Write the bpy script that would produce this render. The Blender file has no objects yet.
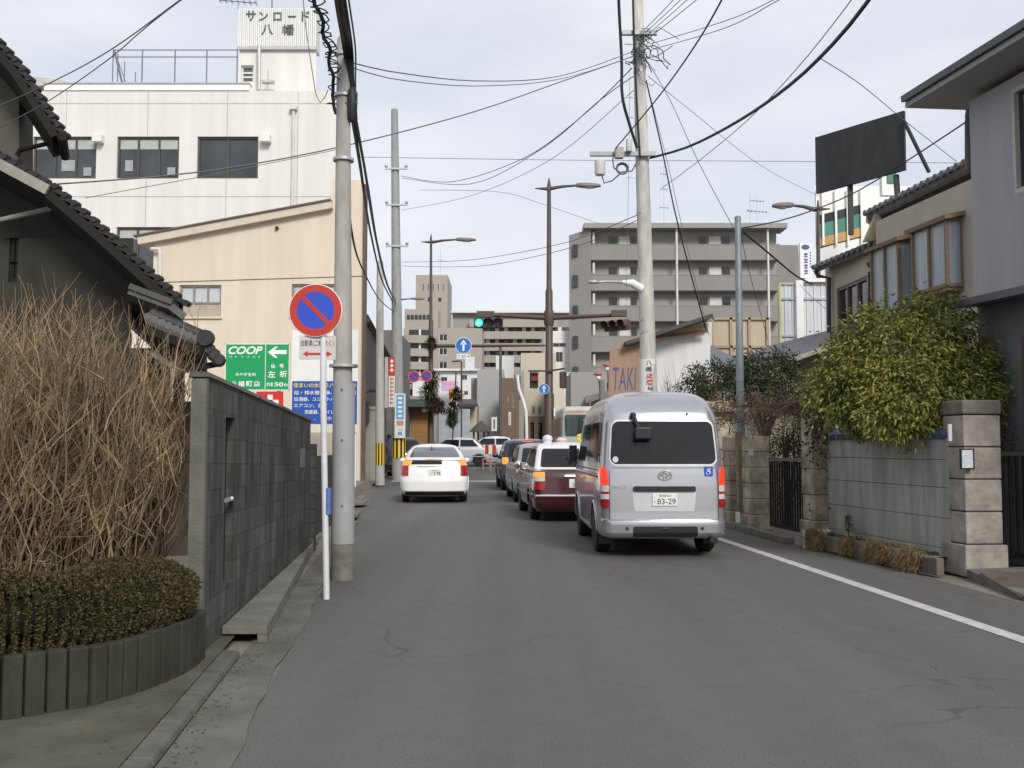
import bpy, math, random
from mathutils import Vector, Matrix
random.seed(7)
R = math.radians
scn = bpy.context.scene
COL = scn.collection

# ------------------------------------------------------------------ camera, sky, sun, exposure
CAMZ, FPX, HOR = 1.45, 1000.0, 446.0
PITCH = math.atan((HOR - 384.0) / FPX)
cd = bpy.data.cameras.new('camera'); cam = bpy.data.objects.new('camera', cd); COL.objects.link(cam)
cd.sensor_width = 36.0; cd.lens = 36.0 * FPX / 1024.0; cd.clip_start = 0.1; cd.clip_end = 3000
cam.location = (0, 0, CAMZ); cam.rotation_euler = (R(90) + PITCH, 0, 0)
scn.camera = cam
SUN_EL, SUN_AZ = 34.0, 160.0      # azimuth clockwise from +Y: behind the camera, a little to the right
w = bpy.data.worlds.new('World'); scn.world = w; w.use_nodes = True
nt = w.node_tree; nt.nodes.clear()
out = nt.nodes.new('ShaderNodeOutputWorld'); bg = nt.nodes.new('ShaderNodeBackground')
sky = nt.nodes.new('ShaderNodeTexSky'); sky.sky_type = 'NISHITA'; sky.sun_disc = False
sky.sun_elevation = R(SUN_EL); sky.sun_rotation = R(SUN_AZ)
tc = nt.nodes.new('ShaderNodeTexCoord'); mp = nt.nodes.new('ShaderNodeMapping'); mp.inputs['Scale'].default_value = (1.3, 1.3, 4.0)
nz = nt.nodes.new('ShaderNodeTexNoise'); nz.inputs['Scale'].default_value = 1.6; nz.inputs['Detail'].default_value = 7; nz.inputs['Roughness'].default_value = .55
cr = nt.nodes.new('ShaderNodeValToRGB'); cr.color_ramp.elements[0].position = .32; cr.color_ramp.elements[1].position = .68
cr.color_ramp.elements[0].color = (.74, .74, .74, 1); cr.color_ramp.elements[1].color = (1, 1, 1, 1)
nz2 = nt.nodes.new('ShaderNodeTexNoise'); nz2.inputs['Scale'].default_value = 2.6; nz2.inputs['Detail'].default_value = 5
cc = nt.nodes.new('ShaderNodeValToRGB'); cc.color_ramp.elements[0].position = .35; cc.color_ramp.elements[1].position = .7
cc.color_ramp.elements[0].color = (6.5, 6.75, 7.5, 1); cc.color_ramp.elements[1].color = (7.6, 7.7, 8.0, 1)
mx = nt.nodes.new('ShaderNodeMixRGB')
L = nt.links.new
L(tc.outputs['Generated'], mp.inputs['Vector']); L(mp.outputs[0], nz.inputs['Vector']); L(mp.outputs[0], nz2.inputs['Vector'])
L(nz.outputs[0], cr.inputs[0]); L(nz2.outputs[0], cc.inputs[0]); L(cr.outputs[0], mx.inputs[0]); L(sky.outputs[0], mx.inputs[1]); L(cc.outputs[0], mx.inputs[2])
L(mx.outputs[0], bg.inputs['Color']); bg.inputs['Strength'].default_value = 0.1; L(bg.outputs[0], out.inputs[0])
sd = bpy.data.lights.new('sun', 'SUN'); sd.energy = 2.3; sd.angle = R(16); sd.color = (1, .95, .88)
so = bpy.data.objects.new('sun', sd); COL.objects.link(so)
az, el = R(SUN_AZ), R(SUN_EL)
so.rotation_euler = (-Vector((math.sin(az) * math.cos(el), math.cos(az) * math.cos(el), math.sin(el)))).to_track_quat('-Z', 'Y').to_euler()
vs = scn.view_settings; vs.view_transform = 'Standard'; vs.look = 'None'; vs.exposure = 0.27; vs.gamma = 1.0; vs.use_curve_mapping = False

# ------------------------------------------------------------------ photo pixel + distance -> point in the place
CT, ST = math.cos(PITCH), math.sin(PITCH)
def P(u, v, Y):
    cx, cy = (u - 512.0) / FPX, (384.0 - v) / FPX
    k = Y / (CT - cy * ST)
    return Vector((cx * k, Y, CAMZ + k * (ST + cy * CT)))
def X(u, Y): return (u - 512.0) / FPX * Y
def Z(v, Y): return P(512, v, Y).z
def gz(d): return 0.0 if d < 36 else min(.86, (d - 36) * .022)

# ------------------------------------------------------------------ materials
MATS = {}
def M(name, col, rough=.7, metal=0.0, var=.18, scale=3.0, bump=0.0, bscale=60.0, stretch=(1, 1, 1), spec=.4, col2=None, emit=None, es=0, coat=0, island=0.0):
    if name in MATS: return MATS[name]
    m = bpy.data.materials.new(name); m.use_nodes = True; t = m.node_tree; b = t.nodes['Principled BSDF']
    b.inputs['Roughness'].default_value = rough; b.inputs['Metallic'].default_value = metal
    b.inputs['Specular IOR Level'].default_value = spec; b.inputs['Coat Weight'].default_value = coat
    b.inputs['Coat Roughness'].default_value = .05
    c = (*col, 1)
    if var or col2 or island:
        co = t.nodes.new('ShaderNodeTexCoord'); mp = t.nodes.new('ShaderNodeMapping'); mp.inputs['Scale'].default_value = stretch
        n = t.nodes.new('ShaderNodeTexNoise'); n.inputs['Scale'].default_value = scale; n.inputs['Detail'].default_value = 6; n.inputs['Roughness'].default_value = .6
        r = t.nodes.new('ShaderNodeValToRGB'); r.color_ramp.elements[0].position = .3; r.color_ramp.elements[1].position = .7
        lo = col2 if col2 else tuple(x * (1 - var) for x in col)
        hi = col if col2 else tuple(min(1, x * (1 + var * .6)) for x in col)
        r.color_ramp.elements[0].color = (*lo, 1); r.color_ramp.elements[1].color = (*hi, 1)
        t.links.new(co.outputs['Object'], mp.inputs[0]); t.links.new(mp.outputs[0], n.inputs['Vector']); t.links.new(n.outputs[0], r.inputs[0])
        src = r.outputs[0]
        if island:
            g = t.nodes.new('ShaderNodeNewGeometry'); hs = t.nodes.new('ShaderNodeHueSaturation')
            mr = t.nodes.new('ShaderNodeMapRange'); mr.inputs['To Min'].default_value = 1 - island; mr.inputs['To Max'].default_value = 1 + island
            t.links.new(g.outputs['Random Per Island'], mr.inputs['Value']); t.links.new(mr.outputs[0], hs.inputs['Value']); t.links.new(src, hs.inputs['Color']); src = hs.outputs[0]
        t.links.new(src, b.inputs['Base Color'])
        if bump:
            n2 = t.nodes.new('ShaderNodeTexNoise'); n2.inputs['Scale'].default_value = bscale; n2.inputs['Detail'].default_value = 8
            bp = t.nodes.new('ShaderNodeBump'); bp.inputs['Strength'].default_value = bump; bp.inputs['Distance'].default_value = .02
            t.links.new(mp.outputs[0], n2.inputs['Vector']); t.links.new(n2.outputs[0], bp.inputs['Height']); t.links.new(bp.outputs[0], b.inputs['Normal'])
    else:
        b.inputs['Base Color'].default_value = c
    if emit:
        b.inputs['Emission Color'].default_value = (*emit, 1); b.inputs['Emission Strength'].default_value = es
    MATS[name] = m
    return m

def brick_mat(name, c1, c2, mortar, bw, bh, rough=.85, ms=.012, bump=.5, stain=.4, axis='X'):
    """block courses on an upright wall: brick texture over (length, height) of the object's own coordinates"""
    m = bpy.data.materials.new(name); m.use_nodes = True; t = m.node_tree; b = t.nodes['Principled BSDF']; b.inputs['Roughness'].default_value = rough
    b.inputs['Specular IOR Level'].default_value = .25
    uv = t.nodes.new('ShaderNodeUVMap'); uv.uv_map = 'UVMap'
    br = t.nodes.new('ShaderNodeTexBrick'); br.inputs['Scale'].default_value = 1.0; br.inputs['Mortar Size'].default_value = ms
    br.inputs['Brick Width'].default_value = bw; br.inputs['Row Height'].default_value = bh; br.offset = .5
    br.inputs['Color1'].default_value = (*c1, 1); br.inputs['Color2'].default_value = (*c2, 1); br.inputs['Mortar'].default_value = (*mortar, 1)
    t.links.new(uv.outputs[0], br.inputs['Vector'])
    co = t.nodes.new('ShaderNodeTexCoord'); mp = t.nodes.new('ShaderNodeMapping'); mp.inputs['Scale'].default_value = (2.6, 2.6, .55)
    n = t.nodes.new('ShaderNodeTexNoise'); n.inputs['Scale'].default_value = 2.2; n.inputs['Detail'].default_value = 8; n.inputs['Roughness'].default_value = .65
    r = t.nodes.new('ShaderNodeValToRGB'); r.color_ramp.elements[0].position = .33; r.color_ramp.elements[1].position = .68
    r.color_ramp.elements[0].color = (1 - stain,) * 3 + (1,); r.color_ramp.elements[1].color = (1.1, 1.1, 1.1, 1)
    mx = t.nodes.new('ShaderNodeMixRGB'); mx.blend_type = 'MULTIPLY'; mx.inputs[0].default_value = 1
    t.links.new(co.outputs['Object'], mp.inputs[0]); t.links.new(mp.outputs[0], n.inputs['Vector']); t.links.new(n.outputs[0], r.inputs[0])
    t.links.new(br.outputs['Color'], mx.inputs[1]); t.links.new(r.outputs[0], mx.inputs[2]); t.links.new(mx.outputs[0], b.inputs['Base Color'])
    n2 = t.nodes.new('ShaderNodeTexNoise'); n2.inputs['Scale'].default_value = 45; n2.inputs['Detail'].default_value = 6
    t.links.new(co.outputs['Object'], n2.inputs['Vector'])
    mh = t.nodes.new('ShaderNodeMath'); mh.operation = 'MULTIPLY_ADD'; mh.inputs[1].default_value = -1.0
    t.links.new(br.outputs['Fac'], mh.inputs[0]); t.links.new(n2.outputs[0], mh.inputs[2])
    bp = t.nodes.new('ShaderNodeBump'); bp.inputs['Strength'].default_value = bump; bp.inputs['Distance'].default_value = .012
    t.links.new(mh.outputs[0], bp.inputs['Height']); t.links.new(bp.outputs[0], b.inputs['Normal'])
    return m

def glass(name, col, rough=.06, var=.5, scale=.8):
    return M(name, col, rough=rough, spec=.6, var=var, scale=scale)

# ------------------------------------------------------------------ geometry builder
class G:
    def __init__(s): s.v = []; s.f = []; s.uv = None
    def add(s, vs, fs):
        o = len(s.v); s.v += [Vector(p) for p in vs]; s.f += [tuple(i + o for i in f) for f in fs]; return s
    def box(s, c, size, rz=0.0, taper=1.0):
        hx, hy, hz = size[0] / 2, size[1] / 2, size[2] / 2; cs, sn = math.cos(rz), math.sin(rz); vs = []
        for z in (-1, 1):
            k = taper if z > 0 else 1
            for x, y in ((-1, -1), (1, -1), (1, 1), (-1, 1)):
                a, b = x * hx * k, y * hy * k
                vs.append((c[0] + a * cs - b * sn, c[1] + a * sn + b * cs, c[2] + z * hz))
        return s.add(vs, [(0, 3, 2, 1), (4, 5, 6, 7), (0, 1, 5, 4), (1, 2, 6, 5), (2, 3, 7, 6), (3, 0, 4, 7)])
    def hexa(s, p):       # eight corners: bottom ring then top ring
        return s.add(p, [(0, 3, 2, 1), (4, 5, 6, 7), (0, 1, 5, 4), (1, 2, 6, 5), (2, 3, 7, 6), (3, 0, 4, 7)])
    def slab(s, q, t):    # quad thickened downward along its normal
        q = [Vector(p) for p in q]; n = (q[1] - q[0]).cross(q[3] - q[0]).normalized() * t
        if n.z < 0 and abs(n.z) > 1e-6: n = -n
        return s.hexa([p - n for p in q] + q)
    def bar(s, a, b, w, h=None, up=(0, 0, 1)):
        a, b = Vector(a), Vector(b); h = h or w; d = (b - a).normalized(); u = Vector(up)
        if abs(d.dot(u)) > .98: u = Vector((0, 1, 0))
        r = d.cross(u).normalized() * w / 2; u = r.cross(d).normalized() * h / 2
        return s.hexa([a - r - u, a + r - u, b + r - u, b - r - u, a - r + u, a + r + u, b + r + u, b - r + u])
    def tube(s, pts, r, n=6, cap=True):
        pts = [Vector(p) for p in pts]; m = len(pts); rs = r if isinstance(r, (list, tuple)) else [r] * m
        o = len(s.v); prev = None
        for i, p in enumerate(pts):
            d = (pts[min(i + 1, m - 1)] - pts[max(i - 1, 0)]); d = d.normalized() if d.length > 1e-9 else Vector((0, 0, 1))
            if prev is None:
                a = Vector((1, 0, 0)) if abs(d.x) < .8 else Vector((0, 1, 0)); a = (a - d * a.dot(d)).normalized()
            else:
                a = prev - d * prev.dot(d); a = a.normalized() if a.length > 1e-6 else Vector((1, 0, 0))
            prev = a; b = d.cross(a)
            for k in range(n):
                t = 2 * math.pi * k / n; s.v.append(p + (a * math.cos(t) + b * math.sin(t)) * rs[i])
        for i in range(m - 1):
            for k in range(n):
                k2 = (k + 1) % n; s.f.append((o + i * n + k, o + i * n + k2, o + (i + 1) * n + k2, o + (i + 1) * n + k))
        if cap: s.f.append(tuple(o + k for k in reversed(range(n)))); s.f.append(tuple(o + (m - 1) * n + k for k in range(n)))
        return s
    def lathe(s, c, prof, axis=(0, 0, 1), n=24):
        """profile of (radius, offset along axis)"""
        a = Vector(axis).normalized(); e = Vector((1, 0, 0)) if abs(a.x) < .8 else Vector((0, 1, 0)); e = (e - a * e.dot(a)).normalized(); g = a.cross(e); c = Vector(c); o = len(s.v)
        for r, h in prof:
            for k in range(n):
                t = 2 * math.pi * k / n; s.v.append(c + a * h + (e * math.cos(t) + g * math.sin(t)) * r)
        for i in range(len(prof) - 1):
            for k in range(n):
                k2 = (k + 1) % n; s.f.append((o + i * n + k, o + i * n + k2, o + (i + 1) * n + k2, o + (i + 1) * n + k))
        s.f.append(tuple(o + k for k in reversed(range(n)))); s.f.append(tuple(o + (len(prof) - 1) * n + k for k in range(n)))
        return s
    def ball(s, c, r, n=12, sq=(1, 1, 1)):
        m = n // 2; o = len(s.v); c = Vector(c)
        for i in range(m + 1):
            t = math.pi * i / m
            for k in range(n):
                p = 2 * math.pi * k / n; s.v.append(c + Vector((math.sin(t) * math.cos(p) * sq[0], math.sin(t) * math.sin(p) * sq[1], math.cos(t) * sq[2])) * r)
        for i in range(m):
            for k in range(n):
                k2 = (k + 1) % n; s.f.append((o + i * n + k, o + (i + 1) * n + k, o + (i + 1) * n + k2, o + i * n + k2))
        return s
    def poly(s, pts, t=None, n=None):
        """flat polygon, thickened by t along -n when t is given"""
        pts = [Vector(p) for p in pts]
        if t is None: return s.add(pts, [tuple(range(len(pts)))])
        nn = Vector(n).normalized() * t; k = len(pts)
        return s.add(pts + [p - nn for p in pts], [tuple(range(k)), tuple(reversed(range(k, 2 * k)))] + [(i, k + i, k + (i + 1) % k, (i + 1) % k) for i in range(k)])
    def build(s, name, mat, parent=None, smooth=None, label=None, cat=None, group=None, kind=None, local=False, bevel=0, uvf=None, origin=None):
        me = bpy.data.meshes.new(name); o = bpy.data.objects.new(name, me); COL.objects.link(o)
        off = Vector((0, 0, 0))
        if parent is not None:
            o.parent = parent
            if not local:
                q = parent
                while q is not None: off += Vector(q.location); q = q.parent
        elif not local and s.v:
            if origin is not None: off = Vector(origin)
            else:
                xs = [p.x for p in s.v]; ys = [p.y for p in s.v]; zs = [p.z for p in s.v]
                off = Vector(((min(xs) + max(xs)) / 2, (min(ys) + max(ys)) / 2, min(zs)))
            o.location = off
        me.from_pydata([tuple(p - off) for p in s.v], [], s.f)
        if uvf:
            lay = me.uv_layers.new(name='UVMap'); vv = s.v
            for lp in me.loops: lay.data[lp.index].uv = uvf(vv[lp.vertex_index])
        me.materials.append(mat); me.update()
        if smooth is not None:
            me.shade_smooth(); me.set_sharp_from_angle(angle=R(smooth))
        if bevel:
            b = o.modifiers.new('edge', 'BEVEL'); b.width = bevel; b.segments = 2; b.limit_method = 'ANGLE'; b.angle_limit = R(40)
        tag(o, label, cat, group, kind)
        return o
def tag(o, label=None, cat=None, group=None, kind=None):
    if label: o['label'] = label
    if cat: o['category'] = cat
    if group: o['group'] = group
    if kind: o['kind'] = kind
    return o
def thing(name, label, cat, loc=(0, 0, 0), rz=0.0, group=None):
    o = bpy.data.objects.new(name, None); COL.objects.link(o); o.location = loc; o.rotation_euler = (0, 0, rz); o.empty_display_size = .2
    return tag(o, label, cat, group)
def copy_tree(o, parent=None):
    c = o.copy(); COL.objects.link(c); c.parent = parent
    for ch in list(o.children): copy_tree(ch, c)
    return c

# ------------------------------------------------------------------ lettering
TXT = {}
def glyphs(sx, shear=0.0, bold=0.0):
    key = (sx, shear, bold)
    if key not in TXT:
        c = bpy.data.curves.new('lettering', 'FONT'); c.body = sx; c.shear = shear; c.offset = bold; c.resolution_u = 4; c.fill_mode = 'FRONT'
        o = bpy.data.objects.new('lettering', c); COL.objects.link(o)
        dg = bpy.context.evaluated_depsgraph_get(); me = bpy.data.meshes.new_from_object(o.evaluated_get(dg))
        vs = [tuple(v.co) for v in me.vertices]; fs = [tuple(p.vertices) for p in me.polygons]
        bpy.data.objects.remove(o); bpy.data.curves.remove(c); bpy.data.meshes.remove(me)
        x0 = min(v[0] for v in vs); x1 = max(v[0] for v in vs); y0 = min(v[1] for v in vs); y1 = max(v[1] for v in vs)
        TXT[key] = ([((v[0] - x0) / max(x1 - x0, 1e-6), (v[1] - y0) / max(y1 - y0, 1e-6)) for v in vs], fs)
    return TXT[key]
def text_into(g, sx, o, ux, uz, W, H, shear=0.0, bold=0.0, lift=.004):
    """fit the text into the rectangle with lower-left corner o, axes ux (right) and uz (up)"""
    vs, fs = glyphs(sx, shear, bold); o, ux, uz = Vector(o), Vector(ux).normalized(), Vector(uz).normalized(); n = ux.cross(uz) * lift
    return g.add([o + ux * (a * W) + uz * (b * H) + n for a, b in vs], fs)
UPZ = Vector((0, 0, 1))
class Board:
    """writes on a flat upright rectangle: fractions of its width and height from the lower left"""
    def __init__(s, o, ux, W, H): s.o, s.ux, s.W, s.H = Vector(o), Vector(ux).normalized(), W, H; s.n = s.ux.cross(UPZ)
    def pt(s, a, b, lift=0.0): return s.o + s.ux * (a * s.W) + UPZ * (b * s.H) + s.n * lift
    def text(s, g, sx, a, b, w, h, **k): return text_into(g, sx, s.pt(a, b), s.ux, UPZ, w * s.W, h * s.H, **k)
    def rect(s, g, a, b, w, h, lift=.003): return g.poly([s.pt(a, b, lift), s.pt(a + w, b, lift), s.pt(a + w, b + h, lift), s.pt(a, b + h, lift)])
    def shape(s, g, pts, lift=.004): return g.poly([s.pt(a, b, lift) for a, b in pts])
    def panel(s, g, t, back=0.0):
        return g.poly([s.pt(0, 0, -back), s.pt(1, 0, -back), s.pt(1, 1, -back), s.pt(0, 1, -back)], t, s.n)

# ------------------------------------------------------------------ shared materials
asphalt_dark = M('rubber', (.015, .015, .016), .8, var=.2, scale=20)
white_paint = M('white_paint', (.78, .78, .76), .5, var=.06)
dirty_white = M('dirty_white', (.62, .62, .59), .6, var=.15, scale=2)
black_paint = M('black_paint', (.02, .02, .022), .5, var=.2)
chrome = M('chrome', (.75, .75, .76), .15, metal=1, var=.05)
galv = M('galvanised', (.46, .48, .49), .5, metal=.5, var=.2, scale=8)
brown_metal = M('brown_painted_metal', (.085, .06, .05), .5, var=.2, scale=4)
concrete_pole = M('pole_concrete', (.36, .35, .325), .85, var=.28, scale=2.2, bump=.25, stretch=(3, 3, .8))
concrete = M('concrete', (.27, .265, .24), .9, var=.3, scale=2.5, bump=.3)
dark_win = glass('dark_window_glass', (.03, .036, .042))
cable_black = M('cable_rubber', (.018, .018, .022), .6, var=.1)
cable_grey = M('cable_grey', (.13, .13, .145), .6, var=.1)  # grey lightened to put aerial haze into the thin wires
lamp_red = M('lit_red_lamp', (.6, .02, .01), .2, var=0, emit=(1, .06, .03), es=.7)
lens_red = M('red_lens', (.35, .012, .015), .15, var=.2, scale=30, coat=.6)
lens_clear = M('clear_lens', (.6, .58, .55), .15, var=.2, scale=30, coat=.6)
lens_amber = M('lit_amber_lamp', (.7, .25, .03), .2, var=0, emit=(1, .36, .05), es=.5)
# ------------------------------------------------------------------ ground, road, kerbs
def road_left(d):
    if d < 4: return -1.22
    return -1.22 - .113 * (d - 4) if d < 36 else -4.84 - .066 * (d - 36)
def road_right(d):
    pts = [(-8, 4.75), (9, 4.75), (11, 4.62), (14.6, 4.2), (18.3, 3.93), (26, 3.3), (36, 2.55), (46, 2.0)]
    for (a, x), (b, y) in zip(pts, pts[1:]):
        if d <= b: return x + (y - x) * (d - a) / (b - a)
    return 2.0 - .066 * (d - 46)
def strip(g, fl, fr, ds, dz):
    o = len(g.v)
    for d in ds: g.v += [Vector((fl(d), d, gz(d) + dz)), Vector((fr(d), d, gz(d) + dz))]
    for i in range(len(ds) - 1): g.f.append((o + 2 * i, o + 2 * i + 1, o + 2 * i + 3, o + 2 * i + 2))
    return g
DS = [-8, -4, 0, 2, 4, 6, 8, 9, 11, 13, 14.6, 16, 18.3, 22, 26, 31, 36, 41, 46, 52, 58, 66, 75, 76, 100, 150, 220]
dirt = M('ground_dirt', (.21, .19, .16), .95, var=.35, scale=1.2, bump=.4)
g = G(); ds = [-60] + [d for d in DS if d > -5] + [400, 900]
strip(g, lambda d: -700, lambda d: 700, ds, -.012)
g.build('ground', dirt, kind='structure')

def road_mat():
    m = bpy.data.materials.new('asphalt'); m.use_nodes = True; t = m.node_tree; b = t.nodes['Principled BSDF']; b.inputs['Roughness'].default_value = .82; b.inputs['Specular IOR Level'].default_value = .35
    co = t.nodes.new('ShaderNodeTexCoord')
    def noise(sc, det=6, st=(1, 1, 1)):
        mp = t.nodes.new('ShaderNodeMapping'); mp.inputs['Scale'].default_value = st; n = t.nodes.new('ShaderNodeTexNoise'); n.inputs['Scale'].default_value = sc; n.inputs['Detail'].default_value = det
        t.links.new(co.outputs['Object'], mp.inputs[0]); t.links.new(mp.outputs[0], n.inputs['Vector']); return n
    def ramp(src, p0, c0, p1, c1):
        r = t.nodes.new('ShaderNodeValToRGB'); r.color_ramp.elements[0].position = p0; r.color_ramp.elements[1].position = p1
        r.color_ramp.elements[0].color = (*c0, 1); r.color_ramp.elements[1].color = (*c1, 1); t.links.new(src, r.inputs[0]); return r
    def mul(a, c):
        x = t.nodes.new('ShaderNodeMixRGB'); x.blend_type = 'MULTIPLY'; x.inputs[0].default_value = 1; t.links.new(a, x.inputs[1]); t.links.new(c, x.inputs[2]); return x.outputs[0]
    big = ramp(noise(.35, 6, (1.6, .35, 1)).outputs[0], .3, (.108, .107, .102), .72, (.124, .123, .117))
    fine = ramp(noise(110, 4).outputs[0], .3, (.55,) * 3, .7, (1.42,) * 3)
    mid = ramp(noise(5, 9).outputs[0], .3, (.93,) * 3, .7, (1.05,) * 3)
    lanes = ramp(noise(1.0, 3, (1.5, .06, 1)).outputs[0], .36, (.90,) * 3, .62, (1.06,) * 3); spots = ramp(noise(1.7, 5, (1, .6, 1)).outputs[0], .66, (1,) * 3, .78, (.74,) * 3)
    # sparse wandering cracks
    dn = noise(1.4, 4); vd = t.nodes.new('ShaderNodeVectorMath'); vd.operation = 'MULTIPLY_ADD'; vd.inputs[1].default_value = (.9, .9, 0)
    t.links.new(dn.outputs['Color'], vd.inputs[0]); t.links.new(co.outputs['Object'], vd.inputs[2])
    vo = t.nodes.new('ShaderNodeTexVoronoi'); vo.feature = 'DISTANCE_TO_EDGE'; vo.inputs['Scale'].default_value = .42
    t.links.new(vd.outputs[0], vo.inputs['Vector'])
    ck = ramp(vo.outputs['Distance'], .0008, (.62,) * 3, .003, (1,) * 3)
    gate = ramp(noise(.5, 2).outputs[0], .46, (0,) * 3, .56, (1,) * 3)
    sc = t.nodes.new('ShaderNodeMixRGB'); sc.inputs[1].default_value = (1, 1, 1, 1); t.links.new(gate.outputs[0], sc.inputs[0]); t.links.new(ck.outputs[0], sc.inputs[2])
    c = mul(mul(mul(mul(mul(big.outputs[0], fine.outputs[0]), mid.outputs[0]), sc.outputs[0]), lanes.outputs[0]), spots.outputs[0]); t.links.new(c, b.inputs['Base Color'])
    bp = t.nodes.new('ShaderNodeBump'); bp.inputs['Strength'].default_value = .5; bp.inputs['Distance'].default_value = .006
    t.links.new(noise(160, 3).outputs[0], bp.inputs['Height']); t.links.new(bp.outputs[0], b.inputs['Normal'])
    return m
asphalt = road_mat()
g = strip(G(), road_left, road_right, DS, 0.0); g.build('road', asphalt, kind='structure', origin=(0, 0, 0))
g = G(); o = [d for d in (45, 48, 52, 58, 62, 66)]
strip(g, lambda d: -90, lambda d: 90, o, .004); g.build('crossing_road', asphalt, kind='structure', origin=(0, 0, 0))
line_mat = M('road_line_paint', (.62, .62, .60), .6, var=.22, scale=9, col2=(.40, .40, .385))
def white_x(d): return 3.83 - .0706 * (d - 7.47)
g = strip(G(), lambda d: white_x(d) - .075, lambda d: white_x(d) + .075, [d for d in DS if -5 < d < 42], .004)
g.build('road_edge_line', line_mat, kind='structure')
g = strip(G(), lambda d: road_left(d) + .35, lambda d: white_x(d) - .1, [39.0, 39.5], .008); g.build('stop_line', line_mat, kind='structure')
# left: concrete gutter strip, kerb, verge
conc_gutter = M('gutter_concrete', (.135, .13, .112), .9, var=.38, scale=2.2, bump=.25)
kx = lambda d: -1.60 - .109 * (d - 4.53)            # foot of the kerb
g = strip(G(), kx, lambda d: road_left(d) + .02 * math.sin(d * 1.7) + .009 * math.sin(d * 5.3 + 1) + .004 * math.sin(d * 13), [-8, 0, 2] + [3 + .06 * i for i in range(300)] + [21.5, 24, 30, 36], .006); g.build('gutter_strip', conc_gutter, kind='structure', origin=(0, 0, 0))
g = G(); segs = [-8 + .6 * i for i in range(26)]
for a, b in zip(segs, segs[1:]):
    b -= .006; h = .048
    g.hexa([(kx(a) - .13, a, 0), (kx(a), a, 0), (kx(b), b, 0), (kx(b) - .13, b, 0), (kx(a) - .13, a, h), (kx(a) - .015, a, h), (kx(b) - .015, b, h), (kx(b) - .13, b, h)])
g.build('kerb', M('kerb_concrete', (.125, .12, .10), .92, var=.4, scale=3.5, bump=.4), kind='structure', bevel=.014, origin=(0, 0, 0))
mossy = M('verge_concrete', (.12, .115, .092), .95, var=.4, scale=2.5, bump=.5, col2=(.055, .058, .038))  # moss tint, with the base colour also darkened for shade on this side
g = strip(G(), lambda d: -9, lambda d: kx(d) - .13, [-8, 0, 2, 4, 6, 8], .045); g.build('pavement', mossy, kind='structure', origin=(0, 0, 0))
g = G()   # low dirt lot behind the block wall
g.hexa([(-40, 14.2, -.1), (-3.35, 14.2, -.1), (-4.95, 36, -.1), (-40, 36, -.1), (-40, 14.2, .14), (-3.45, 14.2, .10), (-5.1, 36, .30), (-40, 36, .3)])
g.build('vacant_lot_ground', dirt, kind='structure')
# stepped gutter cover slabs along the block wall
slab_m = M('slab_concrete', (.165, .16, .14), .9, var=.35, scale=3, bump=.3)
g = G(); a = 7.5
while a < 15.0:
    b = a + .58; wl = lambda d: -2.10 - .095 * (d - 6.9); rl = lambda d: -1.81 - .145 * (d - 7.47); h = .115
    g.hexa([(wl(a) + .01, a, h - .055), (rl(a), a, h - .055), (rl(b), b, h - .055), (wl(b) + .01, b, h - .055), (wl(a) + .01, a, h), (rl(a), a, h), (rl(b), b, h), (wl(b) + .01, b, h)])
    g.hexa([(rl(a) - .07, a, 0), (rl(a), a, 0), (rl(b), b, 0), (rl(b) - .07, b, 0), (rl(a) - .07, a, h - .057), (rl(a), a, h - .057), (rl(b), b, h - .057), (rl(b) - .07, b, h - .057)])
    a = b + .012
g.build('gutter_cover', slab_m, kind='structure', bevel=.012)
g = G()
for d0 in (19.5, 23.6):
    x = road_left(d0)
    g.hexa([(x - .75, d0, .05), (x - .02, d0, .06), (x - .12, d0 + 1.1, .06), (x - .85, d0 + 1.1, .05), (x - .75, d0, .13), (x - .02, d0, .12), (x - .12, d0 + 1.1, .12), (x - .85, d0 + 1.1, .13)])
g.build('gutter_ramp', slab_m, kind='structure', bevel=.01)
# right: kerb under the walls, driveway apron with steel plate
g = G()
for a, b in zip([14.9 + .62 * i for i in range(18)], [15.5 + .62 * i for i in range(18)]):
    x, y = road_right(a) - .02, road_right(b) - .02
    g.hexa([(x - .14, a, 0), (x + .02, a, 0), (y + .02, b, 0), (y - .14, b, 0), (x - .12, a, .10), (x + .02, a, .10), (y + .02, b, .10), (y - .12, b, .10)])
g.build('kerb', slab_m, kind='structure', bevel=.01)
g = G(); g.hexa([(4.72, 8.6, -.02), (9, 8.6, -.02), (9, 11.8, -.02), (5.0, 11.1, -.02), (4.72, 8.6, .01), (9, 8.6, .10), (9, 11.8, .16), (5.0, 11.1, .10)])
g.build('driveway', slab_m, kind='structure')
g = G(); g.hexa([(4.8, 9.55, .02), (6.6, 9.7, .06), (6.6, 10.8, .11), (4.98, 10.75, .08), (4.8, 9.55, .034), (6.6, 9.7, .085), (6.6, 10.8, .135), (4.98, 10.75, .105)])
g.build('driveway_plate', M('rusty_plate', (.125, .10, .085), .7, var=.3, scale=4), label='brown steel ramp plate lying on the driveway beside the stone gate pillar', cat='ramp plate')
sidewalk = M('far_paving', (.24, .23, .21), .9, var=.2, scale=1)
g = strip(G(), lambda d: -8.0 - .05 * (d - 36), lambda d: road_left(d) - .02, [36, 41, 45], .1); g.build('pavement', sidewalk, kind='structure')
g = strip(G(), lambda d: road_right(d) + .02, lambda d: road_right(d) + 4, [27, 31, 36, 41, 45], .1); g.build('pavement', sidewalk, kind='structure')

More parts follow.
